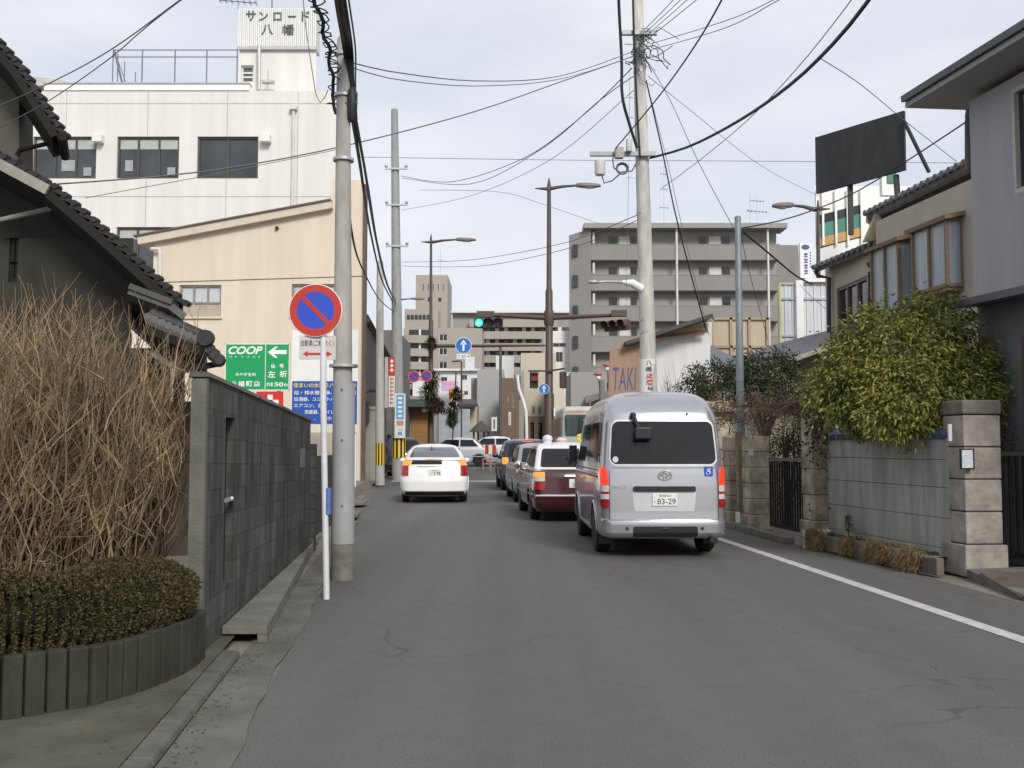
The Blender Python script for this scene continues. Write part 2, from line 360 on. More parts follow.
# ------------------------------------------------------------------ building helpers
def facade(g, o, ux, W, H, ops, depth=.14):
    o, ux = Vector(o), Vector(ux).normalized(); n = ux.cross(UPZ)
    xs = sorted({0.0, W, *[q for a, b, c, d in ops for q in (a, b)]}); zs = sorted({0.0, H, *[q for a, b, c, d in ops for q in (c, d)]})
    pt = lambda x, z, k=0.0: o + ux * x + UPZ * z - n * k
    for x0, x1 in zip(xs, xs[1:]):
        for z0, z1 in zip(zs, zs[1:]):
            mx, mz = (x0 + x1) / 2, (z0 + z1) / 2
            if any(a < mx < b and c < mz < d for a, b, c, d in ops): continue
            g.add([pt(x0, z0), pt(x1, z0), pt(x1, z1), pt(x0, z1)], [(0, 1, 2, 3)])
    for a, b, c, d in ops:
        for (p, q) in (((a, c), (b, c)), ((b, c), (b, d)), ((b, d), (a, d)), ((a, d), (a, c))):
            g.add([pt(*p), pt(*p, depth), pt(*q, depth), pt(*q)], [(0, 1, 2, 3)])
def shell(g, o, ux, W, H, D, sl=0.0, sr=0.0):
    """side walls, back and flat top behind a facade"""
    o, ux = Vector(o), Vector(ux).normalized(); n = ux.cross(UPZ); b = -n * D; h = UPZ * H
    a0, a1 = o, o + ux * W; b0, b1 = a0 + b + ux * sl, a1 + b + ux * sr      # sl, sr: the sides run back at an angle
    g.add([b0, a0, a0 + h, b0 + h], [(0, 1, 2, 3)]); g.add([a1, b1, b1 + h, a1 + h], [(0, 1, 2, 3)])
    g.add([b1, b0, b0 + h, b1 + h], [(0, 1, 2, 3)]); g.add([a0 + h, a1 + h, b1 + h, b0 + h], [(0, 1, 2, 3)])
def window(parent, o, ux, w, h, mull=1, fm=None, gm=None, depth=.1, t=.05, rails=(), name='window', blind=None, sill=None):
    """frame bars set in the reveal, one pane mesh behind them"""
    o, ux = Vector(o), Vector(ux).normalized(); n = ux.cross(UPZ)
    g = G(); c = lambda x, z, k: o + ux * x + UPZ * z - n * k
    def bx(x0, x1, z0, z1, k0, k1): g.hexa([c(x0, z0, k0), c(x1, z0, k0), c(x1, z0, k1), c(x0, z0, k1), c(x0, z1, k0), c(x1, z1, k0), c(x1, z1, k1), c(x0, z1, k1)])
    k0, k1 = depth - .06, depth + .02
    bx(0, w, 0, t, k0, k1); bx(0, w, h - t, h, k0, k1); bx(0, t, t, h - t, k0, k1); bx(w - t, w, t, h - t, k0, k1)
    for i in range(mull): x = w * (i + 1) / (mull + 1); bx(x - t / 2, x + t / 2, t, h - t, k0 + .006, k1)
    for r in rails: bx(t, w - t, h * r - t / 2, h * r + t / 2, k0 + .012, k1)
    f = g.build(name, fm, parent)
    p = G(); p.add([c(.01, .01, depth + .005), c(w - .01, .01, depth + .005), c(w - .01, h - .01, depth + .005), c(.01, h - .01, depth + .005)], [(0, 1, 2, 3)])
    p.build('pane', gm or dark_win, f)
    if blind:
        b = G(); b.add([c(t, h * (1 - blind), depth - .005), c(w - t, h * (1 - blind), depth - .005), c(w - t, h - t, depth - .005), c(t, h - t, depth - .005)], [(0, 1, 2, 3)])
        b.build('blind', M('blind_cloth', (.42, .45, .43), .8, var=.1), f)
    if sill:
        s = G(); s.hexa([c(-.05, -.06, -.08), c(w + .05, -.06, -.08), c(w + .05, -.06, depth), c(-.05, -.06, depth), c(-.05, -.002, -.08), c(w + .05, -.002, -.08), c(w + .05, -.002, depth), c(-.05, -.002, depth)])
        s.build('sill', sill, f)
    return f
def simple_block(name, label, cat, u0, u1, vtop, D, mat, depth=8, wins=(), fm=None, gm=None, zb=None, group=None, mull=1, sl=0.0, sr=0.0):
    """a building whose front faces along the street: photo extents at distance D; wins = (u0, v0, u1, v1)"""
    zb = gz(D) - .2 if zb is None else zb
    x0, x1, zt = X(u0, D), X(u1, D), Z(vtop, D)
    r = thing(name, label, cat, ((x0 + x1) / 2, D, zb), group=group); g = G(); ops = []
    for a, b, c, d in wins: ops.append((X(a, D) - x0, X(c, D) - x0, Z(d, D) - zb, Z(b, D) - zb))
    facade(g, (x0, D, zb), (1, 0, 0), x1 - x0, zt - zb, ops); shell(g, (x0, D, zb), (1, 0, 0), x1 - x0, zt - zb, depth, sl, sr)
    g.build('wall', mat, r)
    for a, b, c, d in ops: window(r, (x0 + a, D, zb + c), (1, 0, 0), b - a, d - c, mull, fm or M('alu_frame', (.25, .25, .24), .5, metal=.3), gm or dark_win)
    return r
# ------------------------------------------------------------------ left side: block wall, old house, hedge, bush
blk = brick_mat('grey_block', (.135, .133, .122), (.085, .085, .08), (.085, .084, .078), .39, .19, stain=.68, ms=.007)
lw = lambda d: -2.10 - .095 * (d - 6.9)               # face of the wall toward the road
ltop = lambda d: 1.926 - .0205 * (d - 6.9)
def wall_piece(g, a, b, z0, z1f, th=.10):
    g.hexa([(lw(a) - th, a, z0(a)), (lw(a), a, z0(a)), (lw(b), b, z0(b)), (lw(b) - th, b, z0(b)), (lw(a) - th, a, z1f(a)), (lw(a), a, z1f(a)), (lw(b), b, z1f(b)), (lw(b) - th, b, z1f(b))])
wroot = thing('block_wall', 'dark stained grey concrete block wall along the left gutter with a tall slot', 'wall', (lw(10), 10, 0))
g = G(); zero = lambda d: 0.0
wall_piece(g, 6.9, 7.56, zero, ltop); wall_piece(g, 7.56, 7.94, lambda d: 1.67, ltop); wall_piece(g, 7.56, 7.94, zero, lambda d: .40); wall_piece(g, 7.94, 13.6, zero, ltop)
uvw = lambda p: (p.y * 1.002 + p.x * .3, p.z + .0205 * (p.y - 6.9))
g.build('wall', blk, wroot, uvf=uvw)
g = G()
for i in range(17):
    a = 6.88 + i * .402; b = a + .396
    g.hexa([(lw(a) - .135, a, ltop(a) + .001), (lw(a) + .014, a, ltop(a) + .001), (lw(b) + .014, b, ltop(b) + .001), (lw(b) - .135, b, ltop(b) + .001), (lw(a) - .12, a, ltop(a) + .04), (lw(a), a, ltop(a) + .035), (lw(b), b, ltop(b) + .035), (lw(b) - .12, b, ltop(b) + .04)])
g.build('coping', M('coping_concrete', (.13, .125, .11), .9, var=.4, scale=5, bump=.3), wroot)
g = G(); g.box((lw(6.87) - .05, 6.87, .955), (.105, .05, 1.91)); g.build('end_post', M('end_post_concrete', (.15, .15, .128), .9, var=.3, scale=4, bump=.3), wroot)
g = G(); g.box((lw(7.75) - .09, 7.75, 1.03), (.02, .37, 1.30)); g.build('slot_board', black_paint, wroot)
g = G(); g.bar((lw(7.56) - .01, 7.56, 1.04), (lw(7.94) - .01, 7.94, 1.035), .02, .03); g.ball((lw(7.85), 7.85, 1.04), .02, 8); g.build('latch', galv, wroot)
g = G(); wall_piece(g, 12.45, 12.85, lambda d: 1.18, lambda d: 1.42, -.012); g.build('patch_panel', M('patch_cement', (.19, .19, .18), .9, var=.15), wroot)
# second darker wall stepping back behind it
blk2 = brick_mat('dark_block', (.085, .085, .08), (.07, .07, .066), (.05, .05, .047), .39, .19, stain=.5)
g = G(); g.box((-3.02, 14.05, .74), (.55, .12, 1.48)); g.box((-3.3, 17.0, .64), (.12, 5.8, 1.28), rz=.06)
g.build('block_wall', blk2, label='low dark block wall stepping back behind the end of the slotted wall', cat='wall', uvf=lambda p: (p.x + p.y, p.z))
g = G()
for i in range(7): g.box((-3.82 - .02 * i + .0, 22.3 + i * .35, .72), (.05, .3, .9), rz=.06)
g.box((-3.86, 23.3, 1.2), (.04, 2.5, .04), rz=.06)
g.build('white_fence', dirty_white, label='low white board fence between the dark block wall and the tall pole', cat='fence')

# retaining wall of upright concrete logs, hedge and dry bush
logm = M('log_concrete', (.047, .047, .035), .95, var=.45, scale=5, bump=.4, col2=(.022, .025, .015), stretch=(1.5, 1.5, .6))  # base colour darkened in place of the shade over the left foreground
path = [(-4.7, 4.3), (-3.6, 4.75), (-2.68, 5.22), (-2.30, 5.53), (-2.14, 5.87), (-2.06, 6.3), (-2.06, 6.6), (-2.10, 6.84)]
def along(path, step):
    res = []; acc = 0.0; nxt = 0.0
    for (a, b) in zip(path, path[1:]):
        a, b = Vector(a), Vector(b); l = (b - a).length
        while nxt <= acc + l: res.append(a + (b - a) * ((nxt - acc) / l)); nxt += step
        acc += l
    return res
g = G(); pts = along(path, .108)
for p, q in zip(pts, pts[1:]):
    m = (p + q) / 2; a = math.atan2(q.y - p.y, q.x - p.x); h = .366 + random.uniform(-.007, .007); g.box((m.x, m.y, h / 2), ((q - p).length - .010, .085 + random.uniform(-.006, .006), h), a + random.uniform(-.02, .02))
g.build('log_edging', logm, bevel=.012, label='curved retaining edge of upright concrete boards under the clipped hedge', cat='planter edge', origin=(-2.6, 5.6, 0))
hm = M('hedge_leaf', (.055, .058, .023), .75, var=.3, scale=3.5, col2=(.085, .058, .03), island=.55, spec=.25)
def leaf_field(g, sampler, n, l, wd, jl=.5, droop=.0):
    for _ in range(n):
        p, nrm = sampler()
        d = Vector((random.gauss(0, 1), random.gauss(0, 1), random.gauss(0, 1))) + nrm * 1.2; d.z -= droop
        d.normalize(); s = d.cross(Vector((random.gauss(0, 1), random.gauss(0, 1), random.gauss(0, 1)))); s = s.normalized() if s.length > 1e-4 else Vector((1, 0, 0))
        L_ = l * random.uniform(1 - jl, 1 + jl); o = len(g.v)
        g.v += [p, p + d * L_ * .5 + s * wd * .5, p + d * L_, p + d * L_ * .5 - s * wd * .5]; g.f.append((o, o + 1, o + 2, o + 3))
hroot = thing('hedge', 'low clipped brownish green hedge growing above the upright concrete edging', 'hedge', (-2.7, 5.8, .4))
hc = [(-4.9, 4.62), (-3.75, 5.08), (-2.84, 5.53), (-2.56, 5.80), (-2.42, 6.10), (-2.37, 6.4), (-2.40, 6.62)]
hpts = [(Vector(p)) for p in along(hc, .05)]
def htop(p): return .70 + .02 * math.sin(p.x * 7 + p.y * 5)
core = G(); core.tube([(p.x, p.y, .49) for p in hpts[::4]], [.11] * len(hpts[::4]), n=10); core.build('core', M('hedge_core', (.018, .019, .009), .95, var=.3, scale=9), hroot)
hvis = [p for p in hpts if p.x > -3.5]
def hs():
    p = random.choice(hvis if random.random() < .85 else hpts); t = random.uniform(-1.1, math.pi + 1.1); zt = htop(p); cz = .50
    rz_, rx_ = zt - cz + .03, .36
    i = hpts.index(p); q = hpts[min(i + 9, len(hpts) - 1)]; q0 = hpts[max(i - 9, 0)]; dd = (q - q0).normalized(); nn = Vector((dd.y, -dd.x))
    ex = .9; cx, sz = math.cos(t), math.sin(t); cx = math.copysign(abs(cx) ** ex, cx); sz = math.copysign(abs(sz) ** ex, sz)
    rr = random.uniform(.8, 1.03) + .03 * math.sin(i * .9 + t * 6)
    off = nn * cx * rx_ * rr; z = cz + sz * (rz_ if sz > 0 else .22) * rr
    return Vector((p.x + off.x, p.y + off.y, z)), Vector((nn.x * cx, nn.y * cx, sz)).normalized()
g = G(); leaf_field(g, hs, 120000, .019, .013); fo = g.build('foliage', hm, hroot)
# dead-looking bush of bare stems
tw = M('dry_twig', (.34, .24, .135), .85, var=.3, scale=2.2, col2=(.12, .09, .062), island=.7, spec=.2)
broot = thing('dry_bush', 'big leafless bush of tan twigs standing behind the clipped hedge', 'bush', (-3.4, 6.6, .2))
g = G()
def twig(b, d, l, r, bend, n=5):
    pts = [Vector(b)]; d = Vector(d).normalized()
    for i in range(n):
        d = (d + Vector((random.gauss(0, bend), random.gauss(0, bend), random.gauss(0, bend * .6) + .05))).normalized(); pts.append(pts[-1] + d * l / n)
    if not any(p.x > -2.2 and p.z < 2.0 for p in pts) and not any(p.y > 6.8 and p.x > lw(p.y) - .16 and p.z < 2.1 for p in pts): g.tube(pts, [r * (1 - .75 * i / n) for i in range(n + 1)], n=4, cap=False)
    return pts, d
for k in range(1700):
    bx_, by_ = random.uniform(-5.1, -2.52), random.uniform(6.05, 7.5)
    if bx_ > -2.95 and by_ < 6.3: by_ += .4
    lean = (bx_ + 3.9) * .16 + random.gauss(0, .15)
    top = random.uniform(1.15, 2.2) * (1.0 - .16 * max(0, bx_ + 3.3))
    pts, d = twig((bx_, by_, random.uniform(.25, .5)), (lean, random.gauss(-.05, .15), 1), top, random.choice((.004, .005, .006, .007, .011)), .15, 6)
    for j in range(random.randint(3, 6)):
        i = random.randint(2, 5); sd_ = Vector((random.gauss(.12, .42), random.gauss(0, .35), random.uniform(.35, 1)))
        q, _ = twig(pts[i], sd_, random.uniform(.25, .6), .0042, .16, 4)
        if random.random() < .6: twig(q[2], Vector((random.gauss(0, .5), random.gauss(0, .5), .8)), random.uniform(.12, .3), .003, .2, 3)
for k in range(420):      # arching twigs reaching out to the road and over the hedge
    b = (random.uniform(-3.6, -2.75), random.uniform(6.1, 7.2), random.uniform(.5, 1.7))
    twig(b, (random.uniform(.3, 1), random.gauss(-.2, .25), random.uniform(.1, .9)), random.uniform(.3, .52), .004, .2, 5)
for k in range(70):
    b = (random.uniform(-4.4, -2.7), random.uniform(5.75, 6.2), random.uniform(.65, .95))
    twig(b, (random.gauss(0, .8), random.gauss(-.4, .3), random.uniform(-.1, .7)), random.uniform(.3, .6), .004, .22, 5)
g.build('twigs', tw, broot)

# old tiled house; plaster, soffit and tile colours darkened to stand for its shade
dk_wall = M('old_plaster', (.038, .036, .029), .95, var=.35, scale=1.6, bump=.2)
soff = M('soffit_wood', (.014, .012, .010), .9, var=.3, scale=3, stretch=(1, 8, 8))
tile = M('shaded_tile', (.024, .022, .023), .6, var=.4, scale=6, bump=.2)
fascia = M('weathered_fascia', (.30, .285, .25), .8, var=.3, scale=3)
house = thing('old_house', 'dark old wooden house with stepped tile roofs behind the dry bush', 'house', (-6.5, 14.5, 0))
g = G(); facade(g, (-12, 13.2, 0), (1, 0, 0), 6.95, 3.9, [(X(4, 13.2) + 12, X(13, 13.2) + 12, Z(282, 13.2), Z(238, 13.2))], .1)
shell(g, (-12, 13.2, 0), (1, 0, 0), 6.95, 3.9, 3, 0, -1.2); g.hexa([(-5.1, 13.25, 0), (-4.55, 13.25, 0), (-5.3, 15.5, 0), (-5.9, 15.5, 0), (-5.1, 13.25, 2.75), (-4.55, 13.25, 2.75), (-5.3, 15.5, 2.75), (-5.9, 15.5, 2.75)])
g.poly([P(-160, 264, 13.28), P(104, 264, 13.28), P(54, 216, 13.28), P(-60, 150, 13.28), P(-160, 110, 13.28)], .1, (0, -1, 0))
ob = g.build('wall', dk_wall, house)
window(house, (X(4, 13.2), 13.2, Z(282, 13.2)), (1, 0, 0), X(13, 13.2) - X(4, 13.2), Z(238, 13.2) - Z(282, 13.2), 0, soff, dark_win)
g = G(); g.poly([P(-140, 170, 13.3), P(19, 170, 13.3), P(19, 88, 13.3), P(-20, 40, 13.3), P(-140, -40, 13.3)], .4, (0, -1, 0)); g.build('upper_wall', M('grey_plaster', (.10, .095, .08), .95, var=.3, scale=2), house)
def tiled_verge(pts, D0, D1, th, nm, step=.155, mat=tile):
    """sloping roof: a deck under rows of lapped tiles; pts = photo outline of the near verge, deck reaching from D0 to D1"""
    g = G(); s = G()
    for (a, b) in zip(pts, pts[1:]):
        A, B = P(*a, D0), P(*b, D0); back = Vector((-.42 * (D1 - D0), D1 - D0, 0)); A2, B2 = A + back, B + back; d = (B - A); l = d.length; d.normalize(); up = Vector((-d.z, 0, d.x));
        s.slab([A - up * th * .35, B - up * th * .35, B2 - up * th * .35, A2 - up * th * .35], th)
        n = max(1, round(l / step))
        for i in range(n):
            p = A + d * (l * i / n); q = A + d * (l * (i + 1) / n + .03); lift = random.uniform(-.006, .006)
            p2, q2 = p + back, q + back; lo, hi = up * (-.05 + lift), up * (.012 + lift)
            g.hexa([p - up * .05, q + up * .005, q2 + up * .005, p2 - up * .05, p + hi, q + up * .06, q2 + up * .06, p2 + hi])
            g.lathe(q + up * .03 + Vector((0, -.02, 0)), [(.04, 0), (.04, .14)], (0, 1, 0), 10)
    r = g.build(nm, mat, house, smooth=40); s.build('soffit', soff, r); return r
rf = tiled_verge([(-110, -40), (-20, 22), (20, 68), (61, 133)], 12.6, 13.5, .10, 'roof')
rf2 = tiled_verge([(-60, 122), (52, 187), (100, 228), (182, 303)], 12.4, 17.0, .11, 'roof')
g = G(); A, B = P(-60, 132, 12.36), P(48, 190, 12.36); g.bar(A, B, .05, .13); g.build('fascia', fascia, rf2)
g = G(); A, B = P(62, 136, 12.45), P(62, 136, 12.45) + Vector((-.36, .9, 0)); g.tube([A, B], .06, 8); g.tube([P(57, 139, 13.0), P(50, 143, 13.1), P(20, 150, 13.2), P(17, 156, 13.2)], .032, 8); g.build('gutter', soff, rf)
g = G(); g.tube([P(0, 220, 12.9), P(62, 206, 12.9)], .035, 8); g.build('pipe', M('grey_pipe', (.25, .24, .22), .6, var=.2), house)
# flat eave and little gate roof below it
g = G(); A, B, C_ = P(130, 287, 12.3), P(173, 303, 12.3), P(187, 314, 12.3); off = Vector((-.75, 2.0, .1))
g.slab([A, B, B + off, A + off], .09); g.slab([B, C_, C_ + off, B + off], .09)
g.bar(A - Vector((0, .02, -.01)), B - Vector((0, .02, -.01)), .03, .07); g.build('eave', M('grey_eave', (.10, .098, .092), .7, var=.3), house)
gate = thing('gate_roof', 'small black tiled gate roof on a post beside the old house', 'gate roof', (-4.2, 12.6, 0))
g = G(); A, B = P(148, 318, 12.2), P(203, 343, 12.2); off = Vector((-.45, 1.5, -.25)); offn = Vector((0, -.1, -.20))
g.slab([A, B, B + off, A + off], .07)
for i in range(9):
    p = A + (B - A) * (i / 8); g.tube([p + Vector((0, 0, .02)), p + off + Vector((0, 0, .02))], .05, 8)
g.tube([A + Vector((0, .1, .06)), B + Vector((.05, .1, .05))], .085, 10)
for i in range(4): g.lathe(P(204 + i * 5, 344 + i * 5.5, 12.2), [(.07, -.05), (.085, 0), (.05, .03)], (.3, -1, 0), 10)
g.lathe(P(206, 338, 12.15), [(.1, -.05), (.1, .05)], (0, 1, 0), 12)
g.build('roof', M('black_tile', (.03, .03, .032), .45, var=.4, scale=6), gate, smooth=40)
g = G(); A, B = P(150, 330, 12.15), P(203, 352, 12.15); g.bar(A, B, .05, .10); g.bar(P(186, 370, 12.3), P(222, 363, 12.3), .06, .07); g.bar(P(180, 300, 12.8), P(180, 340, 12.8), .06)
g.bar(P(179, 345, 12.4), P(179, 460, 12.4), .11); g.bar(P(203, 350, 12.3), P(196, 372, 12.3), .05); g.build('timber', soff, gate)
g = G(); g.bar(P(150, 352, 12.0), P(182, 372, 12.0), .28, .03); g.build('lower_eave', M('grey_sheet', (.16, .16, .15), .6, var=.3), gate)
g = G(); g.box((X(196, 13.4), 13.5, 1.0), (.75, .1, 2.1)); g.build('door', M('brown_boards', (.06, .048, .036), .8, var=.3, stretch=(14, 14, 1)), gate)

# ------------------------------------------------------------------ left: white building, cream building
wht = M('white_wall', (.70, .69, .66), .85, var=.10, scale=.7, bump=.06, bscale=40, stretch=(2.5, 2.5, .16))
DW = 44.0
wins = [(25, 136.5, 89.5, 178.5), (110.5, 136.5, 173.5, 178.5), (192, 136.5, 254, 178.5), (112, 227, 174, 268)]
x0, x1, zt = X(-60, DW), X(336, DW), Z(91, DW)
wb = thing('white_building', 'large white office block with dark strip windows and a rooftop sign box', 'building', ((x0 + x1) / 2, DW, 0))
g = G(); ops = [(X(a, DW) - x0, X(c, DW) - x0, Z(d, DW), Z(b, DW)) for a, b, c, d in wins]
facade(g, (x0, DW, 0), (1, 0, 0), x1 - x0, zt, ops, .2); shell(g, (x0, DW, 0), (1, 0, 0), x1 - x0, zt, 9, 0, -1.0)
g.build('wall', wht, wb)
bf = M('bronze_frame', (.10, .085, .075), .5, metal=.4)
gl_w = glass('office_glass', (.055, .065, .072), var=.6, scale=.35)
for i, (a, b, c, d) in enumerate(ops):
    f = window(wb, (x0 + a, DW, c), (1, 0, 0), b - a, d - c, 2 if i != 2 else 1, bf, gl_w, .16, .09, blind=.28 if i in (0, 1, 3) else None)
    if i < 2:   # things seen inside
        for xx, zz, w_, h_ in ((1.55 if i == 0 else .5, .62, .62 if i == 0 else .35, .5), (2.4, .35, .35, .38)): k = G(); k.box((x0 + a + xx, DW + .135, c + zz), (w_, .02, h_)); k.build('paper_stack', M('pale_paper', (.33, .36, .36), .8), f)
g = G()
for v in (103.5, 196.5): g.box(((x0 + x1) / 2, DW - .006, Z(v, DW)), (x1 - x0, .012, .03))
for u, za, zb in ((58, Z(87, DW), Z(136, DW)), (141, Z(92, DW), Z(136, DW)), (141, Z(179, DW), Z(226, DW)), (222, Z(92, DW), Z(136, DW)), (222, Z(179, DW), .2), (294, Z(92, DW), .2)): g.box((X(u, DW), DW - .005, (za + zb) / 2), (.03, .010, za - zb))
g.build('wall_joint', M('joint_grey', (.45, .44, .42), .9), wb)
g = G(); g.box(((X(35, DW) + X(244, DW)) / 2, DW + .2, Z(88, DW) + .05), (X(244, DW) - X(35, DW), .5, .34)); g.build('parapet', M('bright_parapet', (.82, .82, .80), .7, var=.03), wb)
g = G(); g.box(((X(35, DW) + X(244, DW)) / 2, DW + .18, Z(85, DW) + .06), (X(244, DW) - X(35, DW), .55, .06)); g.build('parapet_cap', galv, wb)
for u, v in ((100, 140), (267, 140)):
    g = G(); p = P(u, v, DW); g.box((p.x, DW - .2, p.z), (.42, .4, .36)); g.build('vent_hood', M('hood_white', (.75, .75, .72), .5, var=.05), wb, bevel=.02)
g = G(); xx = X(290, DW); g.tube([(xx, DW - .12, Z(107, DW)), (xx, DW - .12, .1)], .07, 8); g.box((xx, DW - .15, Z(109, DW)), (.3, .25, .18)); g.build('drainpipe', dirty_white, wb)
g = G(); g.lathe(P(50, 86, DW + 1), [(.9, -.3), (1.0, .05), (.8, .15)], n=20); g.build('roof_vent', dirty_white, wb, smooth=40)
# roof fence
fe = thing('roof_fence', 'thin wire fence along the flat roof of the white building', 'fence', (X(170, DW + 2), DW + 2, zt)); zb = zt + .0
g = G(); zf1, zf0 = Z(50, DW + 2), Z(87, DW + 2)
for u in (134, 167.5, 200, 231): g.bar((X(u, DW + 2), DW + 2, zf0), (X(u, DW + 2), DW + 2, zf1), .05)
for v in (50, 57): g.bar((X(104, DW + 2), DW + 2, Z(v, DW + 2)), (X(232, DW + 2), DW + 2, Z(v, DW + 2)), .04)
for i in range(5): g.bar((X(104, DW + 2), DW + 2 + i * 1.4, zf0), (X(104, DW + 2), DW + 2 + i * 1.4, zf1), .04)
g.bar((X(105, DW + 2), DW + 2, zf1), (X(121, DW + 2), DW + 1.2, zf0 - .1), .07); g.bar((X(109, DW + 2), DW + 2, zf1 - .2), (X(116, DW + 2), DW + 1.2, zf0), .06)
for i in range(8): g.bar((X(105 + i * 1.5, DW + 2), DW + 2, zf1 - i * .19), (X(107 + i * 1.5, DW + 2), DW + 2, zf1 - .3 - i * .17), .03)
g.build('wire_frame', M('fence_steel', (.20, .21, .24), .5, metal=.4), fe)
# penthouse with the sign box
DP = DW + 3
g = G(); xa, xb = X(233, DP), X(312, DP); facade(g, (xa, DP, zt - .2), (1, 0, 0), xb - xa, Z(49, DP) - zt + .2, [(X(234, DP) - xa + .05, X(248, DP) - xa, Z(82, DP) - zt + .2, Z(65, DP) - zt + .2)], .3); shell(g, (xa, DP, zt - .2), (1, 0, 0), xb - xa, Z(49, DP) - zt + .2, 3, .5, -.7)
g.build('penthouse', wht, wb)
window(wb, (X(234, DP) + .05, DP, Z(82, DP)), (1, 0, 0), X(248, DP) - X(234, DP) - .05, Z(65, DP) - Z(82, DP), 0, dirty_white, M('louvre_dark', (.12, .12, .12), .7), .2, .08, rails=(.35, .6))
g = G(); z0, z1 = Z(49, DP), Z(9, DP); xa, xb = X(232, DP), X(312, DP); n = 40
for i in range(n):      # ribbed sheet box
    a, b = xa + (xb - xa) * i / n, xa + (xb - xa) * (i + 1) / n; g.box(((a + b) / 2, DP + .4, (z0 + z1) / 2), (b - a - .02, 1 + (.04 if i % 2 else 0), z1 - z0))
g.build('sign_box', M('sign_box_white', (.74, .74, .72), .6, var=.04, scale=.5), wb)
g = G(); g.box(((xa + xb) / 2, DP - .12, z0), (xb - xa + .05, .1, .16)); g.tube([P(259, 45, DP - .4), P(259, 90, DP - .4)], .09, 8); g.bar(P(262, 82, DP - .5), P(274, 82, DP - .5), .3, .12); g.bar(P(268, 70, DP - .5), P(268, 90, DP - .5), .05); g.build('roof_pipe', galv, wb)
sb = Board((xa, DP - .13, z0), (1, 0, 0), xb - xa, z1 - z0); g = G(); SGW, SGH = 80.0, 40.0
def px(u0, v0, u1, v1): return ((u0 - 232) / SGW, (49 - v1) / SGH, (u1 - u0) / SGW, (v1 - v0) / SGH)
for ch, q in (('サ', (240, 12, 250, 22)), ('ン', (253, 13, 262.5, 22)), ('ロ', (268, 13.5, 276.5, 22)), ('ー', (283, 16.8, 291, 18.6)), ('ド', (297, 12.5, 305, 22.5)), ('八', (256, 25.5, 268, 36)), ('幡', (277.5, 25.5, 289.5, 36.5))):
    sb.text(g, ch, *px(*q), bold=.02)
g.build('lettering', M('sign_letter_grey', (.075, .075, .095), .6, var=.05), wb)
def antenna(name, label, foot, top, els, group=None):
    r = thing(name, label, 'antenna', foot); g = G(); foot, top = Vector(foot), Vector(top); g.tube([foot, top], .03, 6); g.build('mast', galv, r)
    g = G()
    for t, dx, n in els:
        c = foot + (top - foot) * t; g.tube([c - Vector((dx, 0, -.08 * dx)), c + Vector((dx, 0, -.08 * dx))], .025, 5)
        for i in range(n): q = c + Vector((dx * (2 * i / (n - 1) - 1), 0, -.08 * dx * (2 * i / (n - 1) - 1))); g.tube([q - Vector((0, .3, 0)), q + Vector((0, .3, 0))], .015, 4); g.tube([q - Vector((0, 0, .12)), q + Vector((0, 0, .12))], .012, 4)
    g.build('elements', cable_grey, r); return r
antenna('television_antenna', 'thin aerial on the rooftop sign box of the white building', P(238, 9, DP + 1), P(238, -12, DP + 1), [(.35, .9, 7)])
g = G(); g.tube([P(272, 9, DP + 1), P(272, -12, DP + 1)], .03, 6); g.build('rod', cable_grey, label='bare lightning rod on top of the rooftop sign box', cat='rod')

DC = 34.0
crm = M('cream_wall', (.68, .59, .47), .9, var=.10, scale=.8, bump=.15, bscale=12, stretch=(2, 2, .25))
cb = thing('cream_building', 'cream rendered building with a long sloping roof edge behind the signs', 'building', (X(250, DC), DC, 0))
cw = [(177, 285, 219, 317), (290, 284, 337, 316)]
x0, x1 = X(150, DC), X(362, DC); zl, zr = Z(243, DC), Z(205, DC)
g = G(); ops = [(X(a, DC) - x0, X(c, DC) - x0, Z(d, DC), Z(b, DC)) for a, b, c, d in cw]
facade(g, (x0, DC, 0), (1, 0, 0), x1 - x0, zl, ops, .16)
xm = X(329, DC); g.add([(x0, DC, zl), (xm, DC, zl), (xm, DC, zr)], [(0, 1, 2)])
g.add([(xm, DC, zl), (x1, DC, zl), (x1, DC, Z(180, DC)), (xm, DC, Z(180, DC))], [(0, 1, 2, 3)])
shell(g, (xm, DC, 0), (1, 0, 0), x1 - xm, Z(180, DC), 6, 0, -1.0); g.add([(x0, DC + 6, 0), (x0, DC, 0), (x0, DC, zl), (x0, DC + 6, zl)], [(0, 1, 2, 3)])
g.build('wall', crm, cb)
gl_c = M('frosted_glass', (.50, .53, .55), .35, var=.12, scale=.7)
for a, b, c, d in ops:
    f = window(cb, (x0 + a, DC, c), (1, 0, 0), b - a, d - c, 2, M('grey_alu', (.26, .25, .23), .5, metal=.2), gl_c, .12, .06, rails=(.45,), sill=crm)
    k = G(); k.box((x0 + (a + b) / 2, DC + .06, c + (d - c) * .2), (b - a - .05, .03, (d - c) * .38)); k.build('lower_panel', M('tan_panel', (.42, .37, .29), .7, var=.1), f)
g = G(); a, b = Vector((x0 - .5, DC - .25, zl + .18)), Vector((xm + .02, DC - .25, zr + .12)); off = Vector((0, 6.3, 0)); g.slab([a, b, b + off, a + off], .28); g.build('roof', M('cream_fascia', (.60, .53, .43), .8, var=.08), cb)
g = G(); up = Vector((0, 0, .035)); g.slab([a + up - Vector((.1, .06, 0)), b + up - Vector((0, .06, 0)), b + up + off, a + up + off - Vector((.1, 0, 0))], .06); g.build('roof_sheet', M('roof_brown', (.12, .095, .08), .6, var=.2), cb)
g = G(); g.bar((x1 + .06, DC - .03, 0), (x1 + .06, DC - .03, Z(185, DC)), .12, .2); g.build('corner_trim', M('trim_brown', (.11, .08, .065), .7, var=.2), cb)
